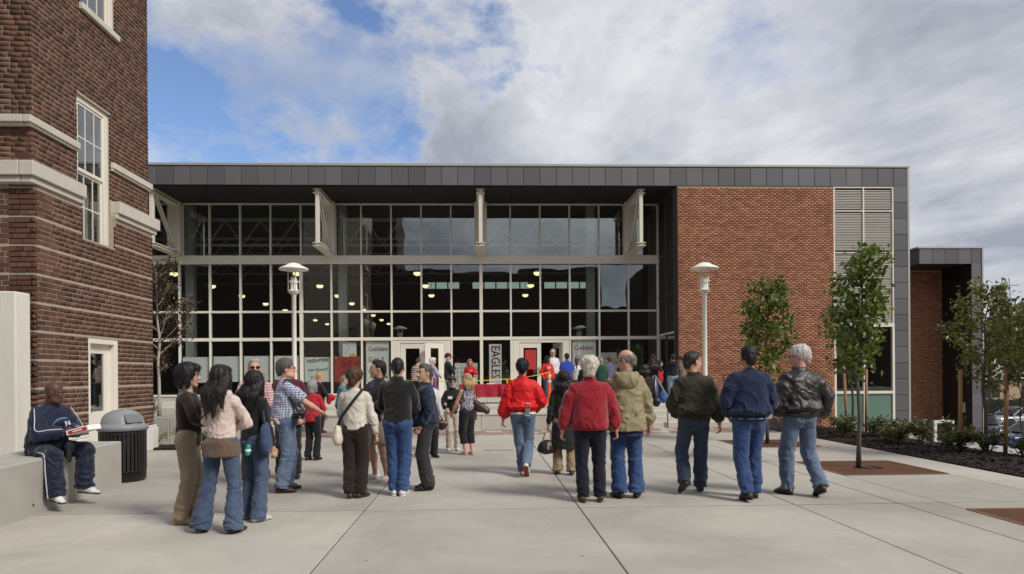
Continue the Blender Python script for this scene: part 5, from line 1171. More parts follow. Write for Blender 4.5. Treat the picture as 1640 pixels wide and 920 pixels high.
PP['X'] = person('dark haired man in navy sweatshirt and jeans, middle of the three walking men', (3.28, 8.34), 1.875, 0, feet=[(-.09, -.12, 0, 8, -3), (.10, .13, 0, 0, 12)], arms=('pockf', 'pockf'), w=1.16, belly=.03, cell=NEAR, skin='tan',
    top=dict(mat=C((.0105, .019, .052), .9), ease=.045, hem=.93, blouson=.045, sleeve_r=.086, cuff=.05, baggy=.02, band=C((.009, .014, .036)), under=(.92, C((.20, .28, .40))), name='sweatshirt', amp=.024), bottom=J3(hem=.082, knee=.082), shoe=((.04, .035, .03), .6), sole=(.02, .02, .02), hair=('short', (.020, .016, .014)))
PP['Y'] = person('white haired man in black leather jacket and faded jeans, rightmost walker', (4.01, 8.55), 1.88, -8, feet=[(-.13, .12, 0, 0, -12), (.15, -.14, 0, 18, 10)], arms=('pockf', ((.30, .06, .92), (.9, -.8, 0))), w=1.15, belly=.03, cell=NEAR, skin='pink', head=(-66, 6, 0), glasses='thin',
    top=dict(mat=C((.016, .012, .012), .38, 'leather', bump=.6), ease=.05, hem=.95, blouson=.05, collar=.05, sleeve_r=.088, cuff=.055, baggy=.02, band=C((.014, .011, .011), .45, 'leather'), name='leather_jacket', amp=.032), bottom=J2(hem=.084, knee=.084), shoe=((.05, .022, .015), .35), sole=(.015, .012, .01), hair=('short', (.58, .55, .50), .012))
PP['Z'] = person('dark haired person in long brown coat at the foot of the right steps', (4.10, 17.2), 1.76, 6, arms=('front', 'down'), w=1.0, cell=FAR, skin='brown', feet=[(-.1, .08), (.1, -.04)], top=dict(mat=C((.026, .018, .014)), ease=.035, hem=.60, flare=.03, name='coat'), bottom=dict(mat=C((.26, .17, .08)), hem=.075, knee=.07), shoe=WHITE_SH, hair=('shoulder', (.012, .010, .010), .008, .12))
TZ = .6; far = dict(z=TZ, cell=FAR)
BLKT = dict(mat=C((.010, .010, .012)), hem=.08, knee=.075)
person('person in brown and white striped sweater leaning by the open doors', (-2.12, 22.3), 1.52, 20, lean=16, arms=('front', 'front'), hipw=1.05, top=dict(mat=C((.50, .42, .38), .9, 'stripe', (.20, .06, .045), scale=14), ease=.03, hem=.84, name='sweater'), bottom=BLKT, shoe=BLK_SH, hair=('short', (.05, .03, .02)), **far)
person('white haired woman in lavender jacket and purple trousers', (-1.58, 22.3), 1.50, 60, arms=('front', 'front'), hipw=1.05, top=dict(mat=C((.50, .44, .56), .85, 'floral', (.36, .30, .44), scale=25), ease=.025, hem=.84), bottom=dict(mat=C((.18, .06, .19)), hem=.07, knee=.075), shoe=WHITE_SH, hair=('fluffy', (.60, .58, .55), 0), **far)
person('man in dark green sweater, maroon cap and jeans looking down', (-1.15, 23.5), 1.68, 78, arms=('front', 'chest'), head=(0, 28, 0), w=1.1, top=dict(mat=C((.013, .022, .017)), ease=.03, hem=.90, name='sweater'), bottom=J3(hem=.08, knee=.08), shoe=BLK_SH, hair=('short', (.03, .02, .018)), hat=C((.08, .012, .018)), **far)
person('woman in red jacket standing behind the red table', (-.42, 24.3), 1.50, 175, arms=('chest', 'down'), top=dict(mat=C((.50, .014, .02)), ease=.02, hem=.86, vneck=C((.35, .02, .02))), bottom=dict(mat=C((.5, .48, .44)), hem=.08, knee=.075), shoe=BLK_SH, hair=('shoulder', (.28, .18, .09), 0, .12), **far)
person('dark haired woman in red hooded sweatshirt with white chest logo', (2.24, 23.3), 1.57, 160, arms=('pocket', 'pocket'), head=(-25, 5, 0), skin='brown', hipw=1.0, top=dict(mat=C((.60, .018, .022)), ease=.035, hem=.86, hood=True, name='hoodie'), bottom=J4(hem=.085, knee=.08), shoe=WHITE_SH, hair=('shoulder', (.012, .01, .01), 0, .1), **far)
person('white haired man in white shirt standing in the right doorway', (2.62, 25.3), 1.86, 172, w=1.1, belly=.03, glasses='thin', skin='pink', top=dict(mat=C((.66, .66, .66)), ease=.025, hem=.90, name='shirt', collar=.035), bottom=dict(mat=C((.05, .045, .04)), hem=.085, knee=.08), shoe=BLK_SH, hair=('short', (.5, .48, .45)), **far)
person('man in royal blue polo shirt, from behind, at the right doorway', (2.93, 23.6), 1.66, -20, w=1.2, belly=.04, skin='tan', top=dict(mat=C((.022, .06, .32)), ease=.03, hem=.86, sleeve=.8, sleeve_r=.078, name='polo_shirt', collar=.03), bottom=BLKT, shoe=BLK_SH, hair=('short', (.014, .012, .012)), **far)
person('man in black and white jacket with dark skin under the right poster', (3.36, 24.2), 1.50, 186, w=1.05, skin='dark', top=dict(mat=C((.62, .62, .63)), ease=.03, hem=.84, vneck=C((.10, .01, .02))), bottom=BLKT, shoe=WHITE_SH, hair=('buzz', (.010, .009, .009)), **far)
person('boy in black sweatshirt left of the white haired woman', (3.42, 22.9), 1.34, 205, w=.92, skin='light', top=dict(mat=C((.010, .010, .012)), ease=.025, hem=.86, name='sweatshirt'), bottom=BLKT, shoe=BLK_SH, hair=('fluffy', (.02, .015, .012), -.01), **far)
person('brown haired person whose face peers over the white haired woman', (3.72, 24.7), 1.58, 188, top=dict(mat=C((.10, .11, .13)), ease=.02, hem=.88, name='shirt'), bottom=BLKT, shoe=BLK_SH, hair=('fluffy', (.13, .06, .03), -.008), **far)
person('grey haired person in dark green jacket between the red fleece and raincoat', (3.93, 22.5), 1.46, 5, w=1.08, top=dict(mat=C((.016, .06, .035)), ease=.035, hem=.84, collar=.05), bottom=BLKT, shoe=BLK_SH, hair=('short', (.26, .25, .23), .008), **far)
person('person in greyish purple shirt mostly hidden by the balding man', (4.34, 23.3), 1.52, 330, w=1.05, top=dict(mat=C((.11, .10, .19)), ease=.025, hem=.86, name='shirt'), bottom=BLKT, shoe=BLK_SH, hair=('short', (.05, .035, .03)), **far)
person('person with auburn hair peeking over the raincoat hood', (4.90, 23.2), 1.46, 10, top=dict(mat=C((.30, .27, .25)), ease=.02, hem=.86), bottom=BLKT, shoe=BLK_SH, hair=('fluffy', (.22, .085, .03), -.004), **far)
person('person in black hooded coat looking down at raised hands on the terrace', (5.56, 22.1), 1.56, 186, arms=('phone', 'phone'), head=(0, 30, 0), skin='brown', top=dict(mat=C((.0085, .0085, .009)), ease=.035, hem=.72, hood=True), bottom=J2(hem=.08, knee=.075), shoe=WHITE_SH, hair=('short', (.012, .010, .010)), hat=C((.01, .01, .011)), **far)
person('person in red top half hidden beside the black hooded coat', (5.98, 22.9), 1.38, 110, top=dict(mat=C((.52, .02, .03)), ease=.03, hem=.84), bottom=BLKT, shoe=BLK_SH, hair=('shoulder', (.014, .012, .011), 0, .1), **far)
person('person in black sweater and pale jeans, from behind, at the top of the steps', (6.12, 21.8), 1.56, 4, w=1.0, hipw=1.04, arms=('front', 'front'), top=dict(mat=C((.009, .009, .0095)), ease=.04, hem=.98, hood=True, name='sweater'), bottom=denim((.13, .20, .30), (.30, .38, .47), hem=.08, knee=.076), shoe=WHITE_SH, hair=('short', (.012, .010, .010), .01), **far)
person('brown haired person in patterned jacket next to the brick wall', (6.60, 22.5), 1.50, 300, arms=('front', 'front'), head=(0, 15, 0), top=dict(mat=C((.06, .045, .03), .85, 'floral', (.20, .16, .11), scale=45), ease=.025, hem=.84), bottom=BLKT, shoe=BLK_SH, hair=('fluffy', (.06, .03, .018), -.006), **far)
person('grey haired person in olive shirt under the left lettered poster', (-3.28, 22.3), 1.46, 70, arms=('front', 'front'), head=(0, 12, 0), top=dict(mat=C((.10, .11, .07), .9, 'floral', (.05, .06, .035), scale=30), ease=.025, hem=.86, name='shirt'), bottom=dict(mat=C((.16, .13, .09)), hem=.08, knee=.075), shoe=BRN_SH, hair=('short', (.30, .28, .26), .006), **far)
person('person in green shirt behind the glass right of the lettered banner', (.93, 28.7), 1.62, 60, arms=('front', 'front'), head=(0, 10, 0), top=dict(mat=C((.05, .17, .12)), ease=.03, hem=.86, name='shirt'), bottom=BLKT, shoe=BLK_SH, hair=('short', (.05, .04, .03)), **far)
# ------------------------------------------------------------------ bench, bin, lamps, planter
mb = MB(); fr = lambda y: -5.0-(y-7.3)*.083
ys_ = [3.0, 6.2, 10.18]; bench = empty('concrete_bench', (fr(8), 8, 0), 0, 'long low grey concrete bench block under the seated man', 'bench')
for a, b in zip(ys_, ys_[1:]):
    m_ = MB(); c8 = [(fr(y)-dx-fr(8), y-8, z) for z in (-.05, .62) for y, dx in ((a+.003, 0), (a+.003, .74), (b-.003, .74), (b-.003, 0))]
    m_.add(c8, [(3, 2, 1, 0), (4, 5, 6, 7), (0, 1, 5, 4), (1, 2, 6, 5), (2, 3, 7, 6), (3, 0, 4, 7)]); m_.build('block', M['concrete_wall'], bench, bevel=.018)
m_ = MB()
for y in (6.9, 7.9, 8.9): m_.lathe([(.016, 0), (.016, .004)], (0, 0, 0), 10, Matrix.Translation((fr(y)-fr(8)+.001, y-8, .12)) @ Matrix.Rotation(R(90), 4, 'Y'))
m_.build('form_tie_hole', M['joint'], bench)

bin_ = empty('litter_bin', (-5.39, 10.50, 0), 0, 'black slotted steel litter bin with grey domed lid', 'litter bin')
m_ = MB(); n = 30
m_.lathe([(.30, .01), (.315, .03), (.315, .15), (.318, .15), (.318, .16), (.31, .16)], n=40); m_.build('rim', M['black'], bin_, True); m_ = MB(); m_.lathe([(.315, .70), (.322, .72), (.322, .80), (.31, .80)], n=40); m_.build('rim', M['black'], bin_, True)
slm = MB(); slm.box(-.018, .018, -.008, .008, .15, .72); sme_ = slm.mesh('slat', M['black'])
for k in range(36):
    a = 2*math.pi*k/36; shared('slat', sme_, bin_, (.312*math.cos(a), .312*math.sin(a), 0), (0, 0, a+math.pi/2))
m_ = MB(); m_.lathe([(.28, .04), (.285, .78)], n=32); m_.build('liner', plain((.008, .008, .008), .6), bin_, True)
lid = MB(); lid.lathe([(.325, .755), (.345, .76), (.35, .80), (.345, .835), (.30, .84), (.292, .87), (.27, .95), (.22, 1.01), (.13, 1.055), (.0, 1.07)], n=48)
# flap opening recessed into the dome
vv = []
for (x, y, z) in lid.v:
    v = Vector((x, y, z)); a = math.atan2(y, x); d = abs((a-R(-25)+math.pi) % (2*math.pi)-math.pi)
    if .86 < z < 1.03 and d < .55: v.x *= .80; v.y *= .80
    vv.append(tuple(v))
lid.v = vv; lid.build('lid', M['grey_plastic'], bin_, True)
m_ = MB(); m_.box(-.005, .005, -.13, .13, -.07, .07, Matrix.Rotation(R(-25), 4, 'Z') @ Matrix.Translation((.232, 0, .935)) @ Matrix.Rotation(R(-28), 4, 'Y')); m_.build('flap', mk('flap_grey', (.17, .172, .18), .5, .1, 5, 80, bump=.05), bin_)

def lamp(loc, label):
    r = empty('lamp_post', loc, 0, label, 'lamp post', 'white lamp posts on the plaza')
    m_ = MB(); m_.lathe([(.10, 0), (.10, .03), (.058, .06), (.054, 3.52), (.066, 3.53), (.066, 3.56)], n=20); m_.build('pole', M['lamp_white'], r, True)
    m_ = MB(); m_.lathe([(.09, 3.56), (.125, 3.60), (.125, 3.64), (.10, 3.66), (.082, 3.68), (.082, 3.92), (.07, 3.97), (.0, 3.98)], n=20); m_.build('lamp_housing', M['lamp_white'], r, True)
    for z in (3.63, 3.86):
        m_ = MB(); m_.tube([(.138*math.cos(q*math.pi/10), .138*math.sin(q*math.pi/10), z) for q in range(21)], .011, 6); m_.build('ring', M['lamp_white'], r, True)
    for k in range(4):
        a = k*math.pi/2+.5; m_ = MB(); m_.tube([(.138*math.cos(a), .138*math.sin(a), 3.60), (.138*math.cos(a), .138*math.sin(a), 4.16)], .010, 6); m_.build('stay', M['lamp_white'], r, True)
    m_ = MB(); m_.lathe([(.0, 4.12), (.16, 4.12), (.17, 4.14), (.355, 4.155), (.36, 4.17), (.33, 4.20), (.20, 4.255), (.14, 4.30), (.06, 4.325), (.0, 4.33)], n=36); m_.build('hat', M['lamp_white'], r, True)
lamp((-4.60, 17.05, 0), 'white post lamp with disc hat in front of the glazing'); lamp((5.60, 17.05, 0), 'white post lamp with disc hat in front of the orange brick')

pl_ = empty('planter', (-7.6, 16.6, 0), 0, 'grey concrete planter with bare tree beside the old brick corner', 'planter')
for i, x in enumerate((-1.6, -.55, .5)):
    m_ = MB(); m_.box(x+.003, x+1.047, -.75, -.57, 0, .64); m_.build('wall', M['concrete_wall'], pl_, bevel=.012, seg=1)
m_ = MB(); m_.box(1.37, 1.55, -.569, 1.2, 0, .64); m_.build('wall', M['concrete_wall'], pl_, bevel=.012, seg=1)
m_ = MB(); m_.box(-1.6, 1.369, -.569, 1.2, .3, .55); m_.build('soil', M['mulch'], pl_)

# ------------------------------------------------------------------ plants
def leaf_mat(name, stops, tr=.25):
    m, t, b = new_mat(name); r = t.nodes.new('ShaderNodeNewGeometry').outputs['Random Per Island']; p = pos(t)
    g = noise(t, p, 2.2, 3, .6); f = mth(t, 'ADD', mth(t, 'MULTIPLY', r, .7), mth(t, 'MULTIPLY', g, .5)); c = ramp(t, mth(t, 'SUBTRACT', f, .1), stops); t.links.new(c, b.inputs['Base Color'])
    b.inputs['Roughness'].default_value = .42; b.inputs['Specular IOR Level'].default_value = .45
    tl = nd(t, 'ShaderNodeBsdfTranslucent'); t.links.new(mixc(t, 1.0, c, (1.3, 1.5, .6), 'MULTIPLY'), tl.inputs[0]); mx = nd(t, 'ShaderNodeMixShader'); mx.inputs[0].default_value = tr
    t.links.new(b.outputs[0], mx.inputs[1]); t.links.new(tl.outputs[0], mx.inputs[2]); t.links.new(mx.outputs[0], t.nodes['Material Output'].inputs[0]); return m
LF_GREEN = leaf_mat('pear_leaf', [(.05, (0.052, 0.082, 0.014)), (.4, (0.093, 0.134, 0.021)), (.75, (0.158, 0.193, 0.035)), (1, (0.279, 0.262, 0.059))])
LF_OLIVE = leaf_mat('young_leaf', [(.05, (0.055, 0.068, 0.017)), (.4, (0.108, 0.118, 0.026)), (.75, (0.176, 0.172, 0.045)), (1, (0.316, 0.229, 0.059))])
LF_DRY = leaf_mat('dry_leaf', [(.05, (0.039, 0.026, 0.016)), (.5, (0.072, 0.046, 0.023)), (1, (0.130, 0.072, 0.039))], .15)
LF_CON = leaf_mat('conifer', [(.05, (.016, .026, .014)), (.5, (.028, .042, .020)), (1, (.045, .060, .03))], .1)
LF_RHODO = leaf_mat('shrub_leaf', [(.05, (0.045, 0.050, 0.017)), (.4, (0.084, 0.090, 0.032)), (.75, (0.135, 0.135, 0.049)), (1, (0.192, 0.112, 0.060))], .2)
BARK = mk('bark', (.105, .085, .068), .9, .35, 8, 60, bump=.5, dist=.01, stretch=(3, 3, .6)); BARK_PALE = mk('pale_bark', (.42, .37, .30), .8, .25, 8, 60, bump=.3, stretch=(3, 3, .6))
def leaves_mesh(name, P_, D_, l, w_, mat, parent, rs, droop=.3, kind=None):
    n = len(P_); L_ = l*rs.uniform(.7, 1.2, n); W_ = L_*w_; up = rs.normal(0, 1, (n, 3)); up[:, 2] += .9
    D_ = D_/np.linalg.norm(D_, axis=1)[:, None]; sdv = np.cross(D_, up); sdv /= np.linalg.norm(sdv, axis=1)[:, None]+1e-9; nn = np.cross(sdv, D_)
    A = P_; B_ = P_+D_*(L_*.42)[:, None]-nn*(L_*.03)[:, None]; T_ = P_+D_*L_[:, None]-nn*(L_*droop*.35)[:, None]
    l1 = B_+sdv*(W_/2)[:, None]+nn*(W_*.16)[:, None]; r1 = B_-sdv*(W_/2)[:, None]+nn*(W_*.16)[:, None]
    V_ = np.stack([A, l1, T_, B_, r1], 1).reshape(-1, 3); F_ = (np.array([(0, 1, 2, 3), (0, 3, 2, 4)])[None]+5*np.arange(n)[:, None, None]).reshape(-1, 4)
    return np_mesh(name, V_, F_, mat, parent, False, kind)
def tree(label, loc, h, cb, shape, nl, leaf, lmat, bark=BARK, tr=.035, seed=1, group='young street trees', up=.75, limbs=16, lw=.6, wig=.06, bare=1.0, stick=True):
    rs = np.random.RandomState(seed); r = empty('tree', loc, 0, label, 'tree', group); m_ = MB(); tw = []
    ax = [np.array([rs.normal(0, wig)*t, rs.normal(0, wig)*t, h*.96*t]) for t in np.linspace(0, 1, 9)]; ax[0][:2] = 0
    m_.tube(ax, list(np.interp(np.linspace(0, 1, 9), [0, .06, .5, 1], [tr*1.35, tr, tr*.7, tr*.12])), 9)
    for k in range(limbs):
        t = cb/h+(1-cb/h)*(k+.3)/limbs*.93; z = h*.96*t; p0 = np.array([np.interp(z, [a[2] for a in ax], [a[i] for a in ax]) for i in range(3)]); rad = shape((z-cb)/(h-cb))
        a = k*2.4+rs.uniform(-.5, .5); d = np.array([math.cos(a), math.sin(a), 0]); ln = rad*rs.uniform(.75, 1.15)
        p1 = p0+d*ln*.5+np.array([0, 0, ln*up*.45]); p2 = p0+d*ln+np.array([0, 0, ln*up*1.15]); m_.tube([p0, p1, p2], [tr*.42, tr*.25, tr*.07], 6)
        tw.append((p0, p1, p2, ln))
        for q in range(3):
            t2 = rs.uniform(.3, .9); b0 = p0*(1-t2)+p2*t2 if t2 > .5 else p0*(1-t2*2)+p1*t2*2; d2 = d+rs.normal(0, .6, 3); d2[2] = abs(d2[2])*.7+.3; b1 = b0+d2/np.linalg.norm(d2)*ln*rs.uniform(.3, .55); m_.tube([b0, b1], [tr*.16, tr*.05], 5, False); tw.append((b0, (b0+b1)/2, b1, ln*.5))
    top = ax[-1]; tw.append((ax[-3], ax[-2], top, .5)); tw.append((ax[-3], ax[-2], top, .5)); m_.build('trunk', bark, r, True)
    wts = np.array([max(.05, x[3]) for x in tw]); wts /= wts.sum(); idx = rs.choice(len(tw), nl, p=wts); t = rs.beta(1.7, 1.0, nl)*bare; A = np.array([x[0] for x in tw])[idx]; B_ = np.array([x[1] for x in tw])[idx]; C_ = np.array([x[2] for x in tw])[idx]
    tt = t[:, None]; P_ = np.where(tt < .5, A*(1-2*tt)+B_*2*tt, B_*(2-2*tt)+C_*(2*tt-1)); clump = rs.normal(0, 1, (nl, 3))*np.array([.055, .055, .05])*h/3.6*1.35; P_ = P_+clump
    P_ = P_[P_[:, 2] > cb*.8]; D_ = rs.normal(0, 1, (len(P_), 3)); D_[:, 2] -= .55
    leaves_mesh('crown', P_, D_, leaf, lw, lmat, r, rs); return r
pyr = lambda a, b: (lambda t: a*max(0, 1-t)**.65*min(1, .35+t*5)+b)
egg = lambda a, b: (lambda t: a*(math.sin(min(max(t, 0), 1)**.62*math.pi)**.8)+b*(1-t))
tree('young green pear tree standing in the nearest rusty grate', (6.09, 10.92, -.05), 3.66, 1.50, pyr(.48, .08), 1700, .112, LF_GREEN, seed=12, limbs=22, up=1.0)
tree('young green tree against the orange brick wall', (6.25, 14.85, -.05), 3.74, 1.45, pyr(.58, .08), 1800, .118, LF_GREEN, seed=9, limbs=22, up=.95)
tree('small tree between two stakes behind the nearest pear tree', (9.05, 16.5, .0), 3.4, 1.35, egg(.45, .1), 1000, .10, LF_OLIVE, seed=21)
tree('loose leaved tree between two stakes at the right edge of the brick wing', (8.98, 11.95, .05), 3.25, 1.25, egg(.60, .22), 1600, .088, LF_OLIVE, seed=31, limbs=20, up=.5)
tree('loose leaved tree cut by the right edge of the photo', (9.55, 11.3, .05), 3.1, 1.1, egg(.65, .2), 1700, .088, LF_OLIVE, seed=37, limbs=20, up=.5)
tree('small russet leaved sapling near the blue car', (9.35, 11.6, .05), 1.75, .5, egg(.26, .1), 260, .06, LF_DRY, seed=41, tr=.014, limbs=10)
tree('bare pale stemmed tree with dry leaves in the planter', (-7.62, 16.5, .5), 3.95, 1.15, egg(.72, .25), 4200, .065, LF_DRY, BARK_PALE, seed=51, tr=.04, limbs=18, up=1.0, group='trees by the old building')
tree('tall broad leaved tree beyond the car park', (47, 62, -2.3), 8.6, 1.8, egg(3.2, 1.0), 5200, .34, LF_OLIVE, seed=61, tr=.2, limbs=26, group='trees beyond the car park')
tree('second broad leaved tree beyond the car park at the right edge', (53, 64, -2.3), 10, 2, egg(3.6, 1.2), 5200, .36, LF_GREEN, seed=67, tr=.22, limbs=26, group='trees beyond the car park')
def conifer(label, loc, h, seed):
    rs = np.random.RandomState(seed); r = empty('conifer', loc, 0, label, 'tree', 'trees beyond the car park'); m_ = MB(); m_.tube([(0, 0, 0), (0, 0, h)], [.35, .03], 8); m_.build('trunk', BARK, r); n = 6500
    t = rs.beta(1.0, 1.35, n); a = rs.uniform(0, 6.283, n); lay = np.floor(t*18)/18; rad = (1-lay)*h*.20*(.25+.75*np.sqrt(rs.uniform(0, 1, n)))+.1; z = h*(.10+.9*lay)+rs.normal(0, .16, n)-rad*.22
    P_ = np.stack([rad*np.cos(a), rad*np.sin(a), z], 1); D_ = np.stack([np.cos(a), np.sin(a), -.35+0*a], 1)+rs.normal(0, .35, (n, 3)); leaves_mesh('crown', P_, D_, .75, .35, LF_CON, r, rs)
conifer('dark conifer rising behind the right hand trees', (93, 120, -3), 20.5, 3); conifer('second dark conifer behind the right hand trees', (100, 128, -3), 18, 4); conifer('broad dark conifer at the far right edge', (97.5, 112, -3), 13.5, 5)
def stake(label, a, b, r_=.028):
    o = MB(); o.tube([(0, 0, -.1), tuple(Vector(b)-Vector(a))], r_, 10); q = o.build('tree_stake', M['wood'], None, True, loc=a); tag(q, label, 'stake', 'wooden tree stakes')
stake('round wooden stake in front of the grey portal frame', (8.62, 12.10, .05), (8.63, 12.1, 1.58), .034); stake('leaning wooden stake right of the loose leaved tree', (9.02, 11.55, .05), (9.10, 11.6, 1.60), .036)
stake('wooden stake at the right edge of the photo', (9.35, 11.35, .05), (9.33, 11.35, 1.1), .03)
stake('left wooden stake behind the nearest pear tree', (8.82, 16.3, .0), (8.78, 16.35, 1.52), .033); stake('right wooden stake behind the nearest pear tree', (9.22, 16.2, .0), (9.24, 16.2, 1.62), .033)
stake('thin wooden stake at the corner of the old brick building', (-7.86, 16.3, .5), (-7.88, 16.3, 2.6), .022)
def shrub(label, loc, h, w_, n, seed, mat=LF_RHODO, leaf=.085, group='shrubs in the mulch bed'):
    rs = np.random.RandomState(seed); r = empty('shrub', loc, 0, label, 'shrub', group); m_ = MB(); P_, D_ = [], []
    for k in range(11):
        a = rs.uniform(0, 6.28); rr_ = w_*rs.uniform(.15, 1); tip = np.array([rr_*math.cos(a), rr_*math.sin(a), h*rs.uniform(.55, 1)]); mid = tip*.5+np.array([0, 0, h*.12]); m_.tube([(0, 0, -.05), mid, tip], [.009, .007, .003], 5, False)
        for q in range(n//11):
            t = rs.uniform(.3, 1); p = (mid*(1-(t-.5)*2)+tip*(t-.5)*2) if t > .5 else mid*t*2; P_.append(p+rs.normal(0, .035, 3)); d = rs.normal(0, 1, 3); d[2] = abs(d[2])*.5; D_.append(d)
    m_.build('stem', BARK, r); leaves_mesh('foliage', np.array(P_), np.array(D_), leaf, .36, mat, r, rs, .5)
k = 0
for (x, y, h, w_, lb) in ((8.42, 17.2, .55, .40, 'shrub at the far end of the mulch bed'), (8.55, 16.0, .5, .38, 'shrub left of the two stakes'), (8.75, 15.0, .50, .36, 'shrub below the right stake'), (8.5, 14.15, .52, .40, 'dark green shrub below the grey corner panels'), (8.66, 13.25, .60, .42, 'wide shrub at the foot of the brick wing'), (8.75, 12.55, .58, .40, 'shrub in front of the white framed box'), (8.86, 11.75, .55, .40, 'shrub between the two round stakes'), (9.0, 11.1, .5, .4, 'shrub at the right edge of the mulch bed'), (8.35, 15.5, .45, .34, 'shrub in front of the left stake'), (8.45, 13.7, .42, .34, 'small shrub between the corner panels and the brick wing'), (8.55, 12.1, .42, .32, 'small shrub left of the first round stake')):
    shrub(lb, (x, y, .06), h, w_, 420, 70+k, leaf=.10); k += 1
k = 0
for (x, y, lb) in ((-7.05, 15.0, 'low green plant next to the white plinth'), (-6.55, 15.15, 'low green plant below the planter wall'), (-6.05, 15.1, 'low green plant behind the khaki trousers'), (-5.6, 15.2, 'low green plant right of the brown cardigan')):
    shrub(lb, (x, y, .03), .42, .34, 420, 90+k, LF_GREEN, .06, 'low plants in front of the planter'); k += 1
for k, (x, lb) in enumerate(((-7.9, 'shrub in the planter left of the pale trunk'), (-7.0, 'shrub in the planter right of the pale trunk'))): shrub(lb, (x, 16.7, .55), .5, .3, 260, 97+k, LF_GREEN, .06, 'shrubs inside the planter')
mb = MB(); mb.box(-7.4, -5.2, 14.75, 15.5, 0, .05); tag(mb.build('planting_strip', M['mulch']), kind='structure')
# white framed box in the bed
ub = empty('utility_box', (13.2, 19.6, -1.3), 0, 'low white framed glass box at the foot of the brick wing', 'utility box'); m_ = MB()
for x in (0, .52): m_.box(x, x+.07, 0, .07, 0, 1.42); m_.box(x, x+.07, .43, .5, 0, 1.42)
m_.box(.07, .52, .001, .069, 1.34, 1.419); m_.box(.071, .519, .001, .069, .2, .26); m_.build('frame', M['cream'], ub); m_ = MB(); m_.box(.07, .52, .03, .04, .26, 1.34); m_.build('pane', M['glass'], ub); m_ = MB(); m_.box(.02, .57, .2, .48, 0, 1.38); m_.build('cabinet', plain((.03, .035, .035), .5), ub)

# ------------------------------------------------------------------ notices in the windows
def text_mesh(s, size, mat, loc, rot, parent, name='lettering', ex=.001, sx=1.0, shear=0.0, align='LEFT'):
    c = bpy.data.curves.new('t', 'FONT'); c.body = s; c.size = size; c.extrude = ex; c.shear = shear; c.align_x = align; c.resolution_u = 2
    o = bpy.data.objects.new('t', c); me = bpy.data.meshes.new_from_object(o); bpy.data.objects.remove(o); me.name = name; me.materials.clear(); me.materials.append(mat)
    q = bpy.data.objects.new(name, me); COL.objects.link(q); q.parent = parent; q.location = loc; q.rotation_euler = rot; q.scale = (sx, 1, 1); return q
PY = GY+.03
def poster(x0, x1, z0, z1, mat, label, name='poster', y=PY, texts=(), tilt=0):
    w_, h = x1-x0, z1-z0; r = empty(name, (x0, y, z0), 0, label, 'poster', 'papers taped inside the windows'); r.rotation_euler = (0, tilt, 0); m_ = MB(); nx_ = 8
    vs = [(w_*i/nx_, .006*math.sin(i*1.7+j), h*j/4) for j in range(5) for i in range(nx_+1)]; fs = [(j*(nx_+1)+i, j*(nx_+1)+i+1, (j+1)*(nx_+1)+i+1, (j+1)*(nx_+1)+i) for j in range(4) for i in range(nx_)]; m_.add(vs, fs); m_.add([(a, b+.002, c) for a, b, c in vs], [f[::-1] for f in fs]); m_.build('sheet', mat, r, True)
    for (s, size, mt, tx, tz, *k) in texts: text_mesh(s, size, M[mt], (tx, -.012, tz), (R(90), k[0] if k else 0, 0), r, sx=k[1] if len(k) > 1 else 1)
    for (tx, tz) in ((.04, h-.02), (w_-.08, h-.02)): m_ = MB(); m_.box(tx, tx+.05, -.011, -.009, tz-.02, tz+.03); m_.build('tape', M['reflect_white'], r)
    return r
for i, (z0, z1) in enumerate(((1.30, 2.33), (1.33, 2.35), (1.36, 2.36), (1.40, 2.36))):
    x0 = MX[1+i]+.1; x1 = MX[2+i]-.06 if i < 3 else MX[5]-.12
    poster(x0, x1, z0, z1, M['paper'], f'pale blank paper sheet in the window, {["leftmost", "second", "third", "rightmost"][i]} of the row of four')
poster(MX[5]+.10, MX[6]-.06, 1.30, 2.30, M['paper'], 'pale hand lettered FRESHMEN poster left of the red poster', texts=(('FRESHMEN', .20, 'ink', .09, .76, -.10, .92), ('to', .13, 'ink', .85, .84), ('(also Queen!!)', .14, 'ink', .14, .44, -.05), ('are on', .13, 'ink', .22, .16)))
poster(MX[6]+.09, MX[7]-.05, 1.28, 2.30, M['paper_red'], 'red hand lettered poster next to the FRESHMEN poster', texts=(('Q & A', .28, 'ink_burg', .22, .68), ('ZONE', .32, 'ink_burg', .2, .18)))
poster(MX[6]+.42, MX[6]+.98, 2.31, 2.90, M['paper'], 'small pale notice above the red poster', texts=(('------', .1, 'ink', .1, .42), ('------', .1, 'ink', .1, .28), ('----', .1, 'ink', .1, .16)))
o = poster(MX[6]+.70, MX[6]+1.0, 2.315, 2.44, M['ink_yellow'], 'small yellow slip at the foot of the pale notice', y=PY-.015)
gg = (('Golden', .27, 'ink_red', .07, 1.34), ('Grad', .30, 'ink_red', .09, .90), ('ice', .28, 'ink_red', .52, .42))
poster(MX[7]+.16, MX[8]-.12, 1.20, 2.93, M['paper'], 'tall pale poster lettered Golden Grad left of the left doors', texts=gg); poster(MX[14]+.10, MX[15]-.14, 1.20, 2.95, M['paper'], 'tall pale poster lettered Golden Grad right of the right doors', texts=gg)
poster(MX[15]+.05, MX[15]+.72, 1.20, 2.42, M['paper'], 'pale sign with yellow lettering behind the balding man', texts=(('C 9', .40, 'ink_yellow', .04, .72), ('- -', .4, 'ink_yellow', .1, .2)))
o = poster(MX[10]+.12, MX[11]-.16, .95, 2.02, M['paper'], 'white chart with green ruled lines behind the red table')
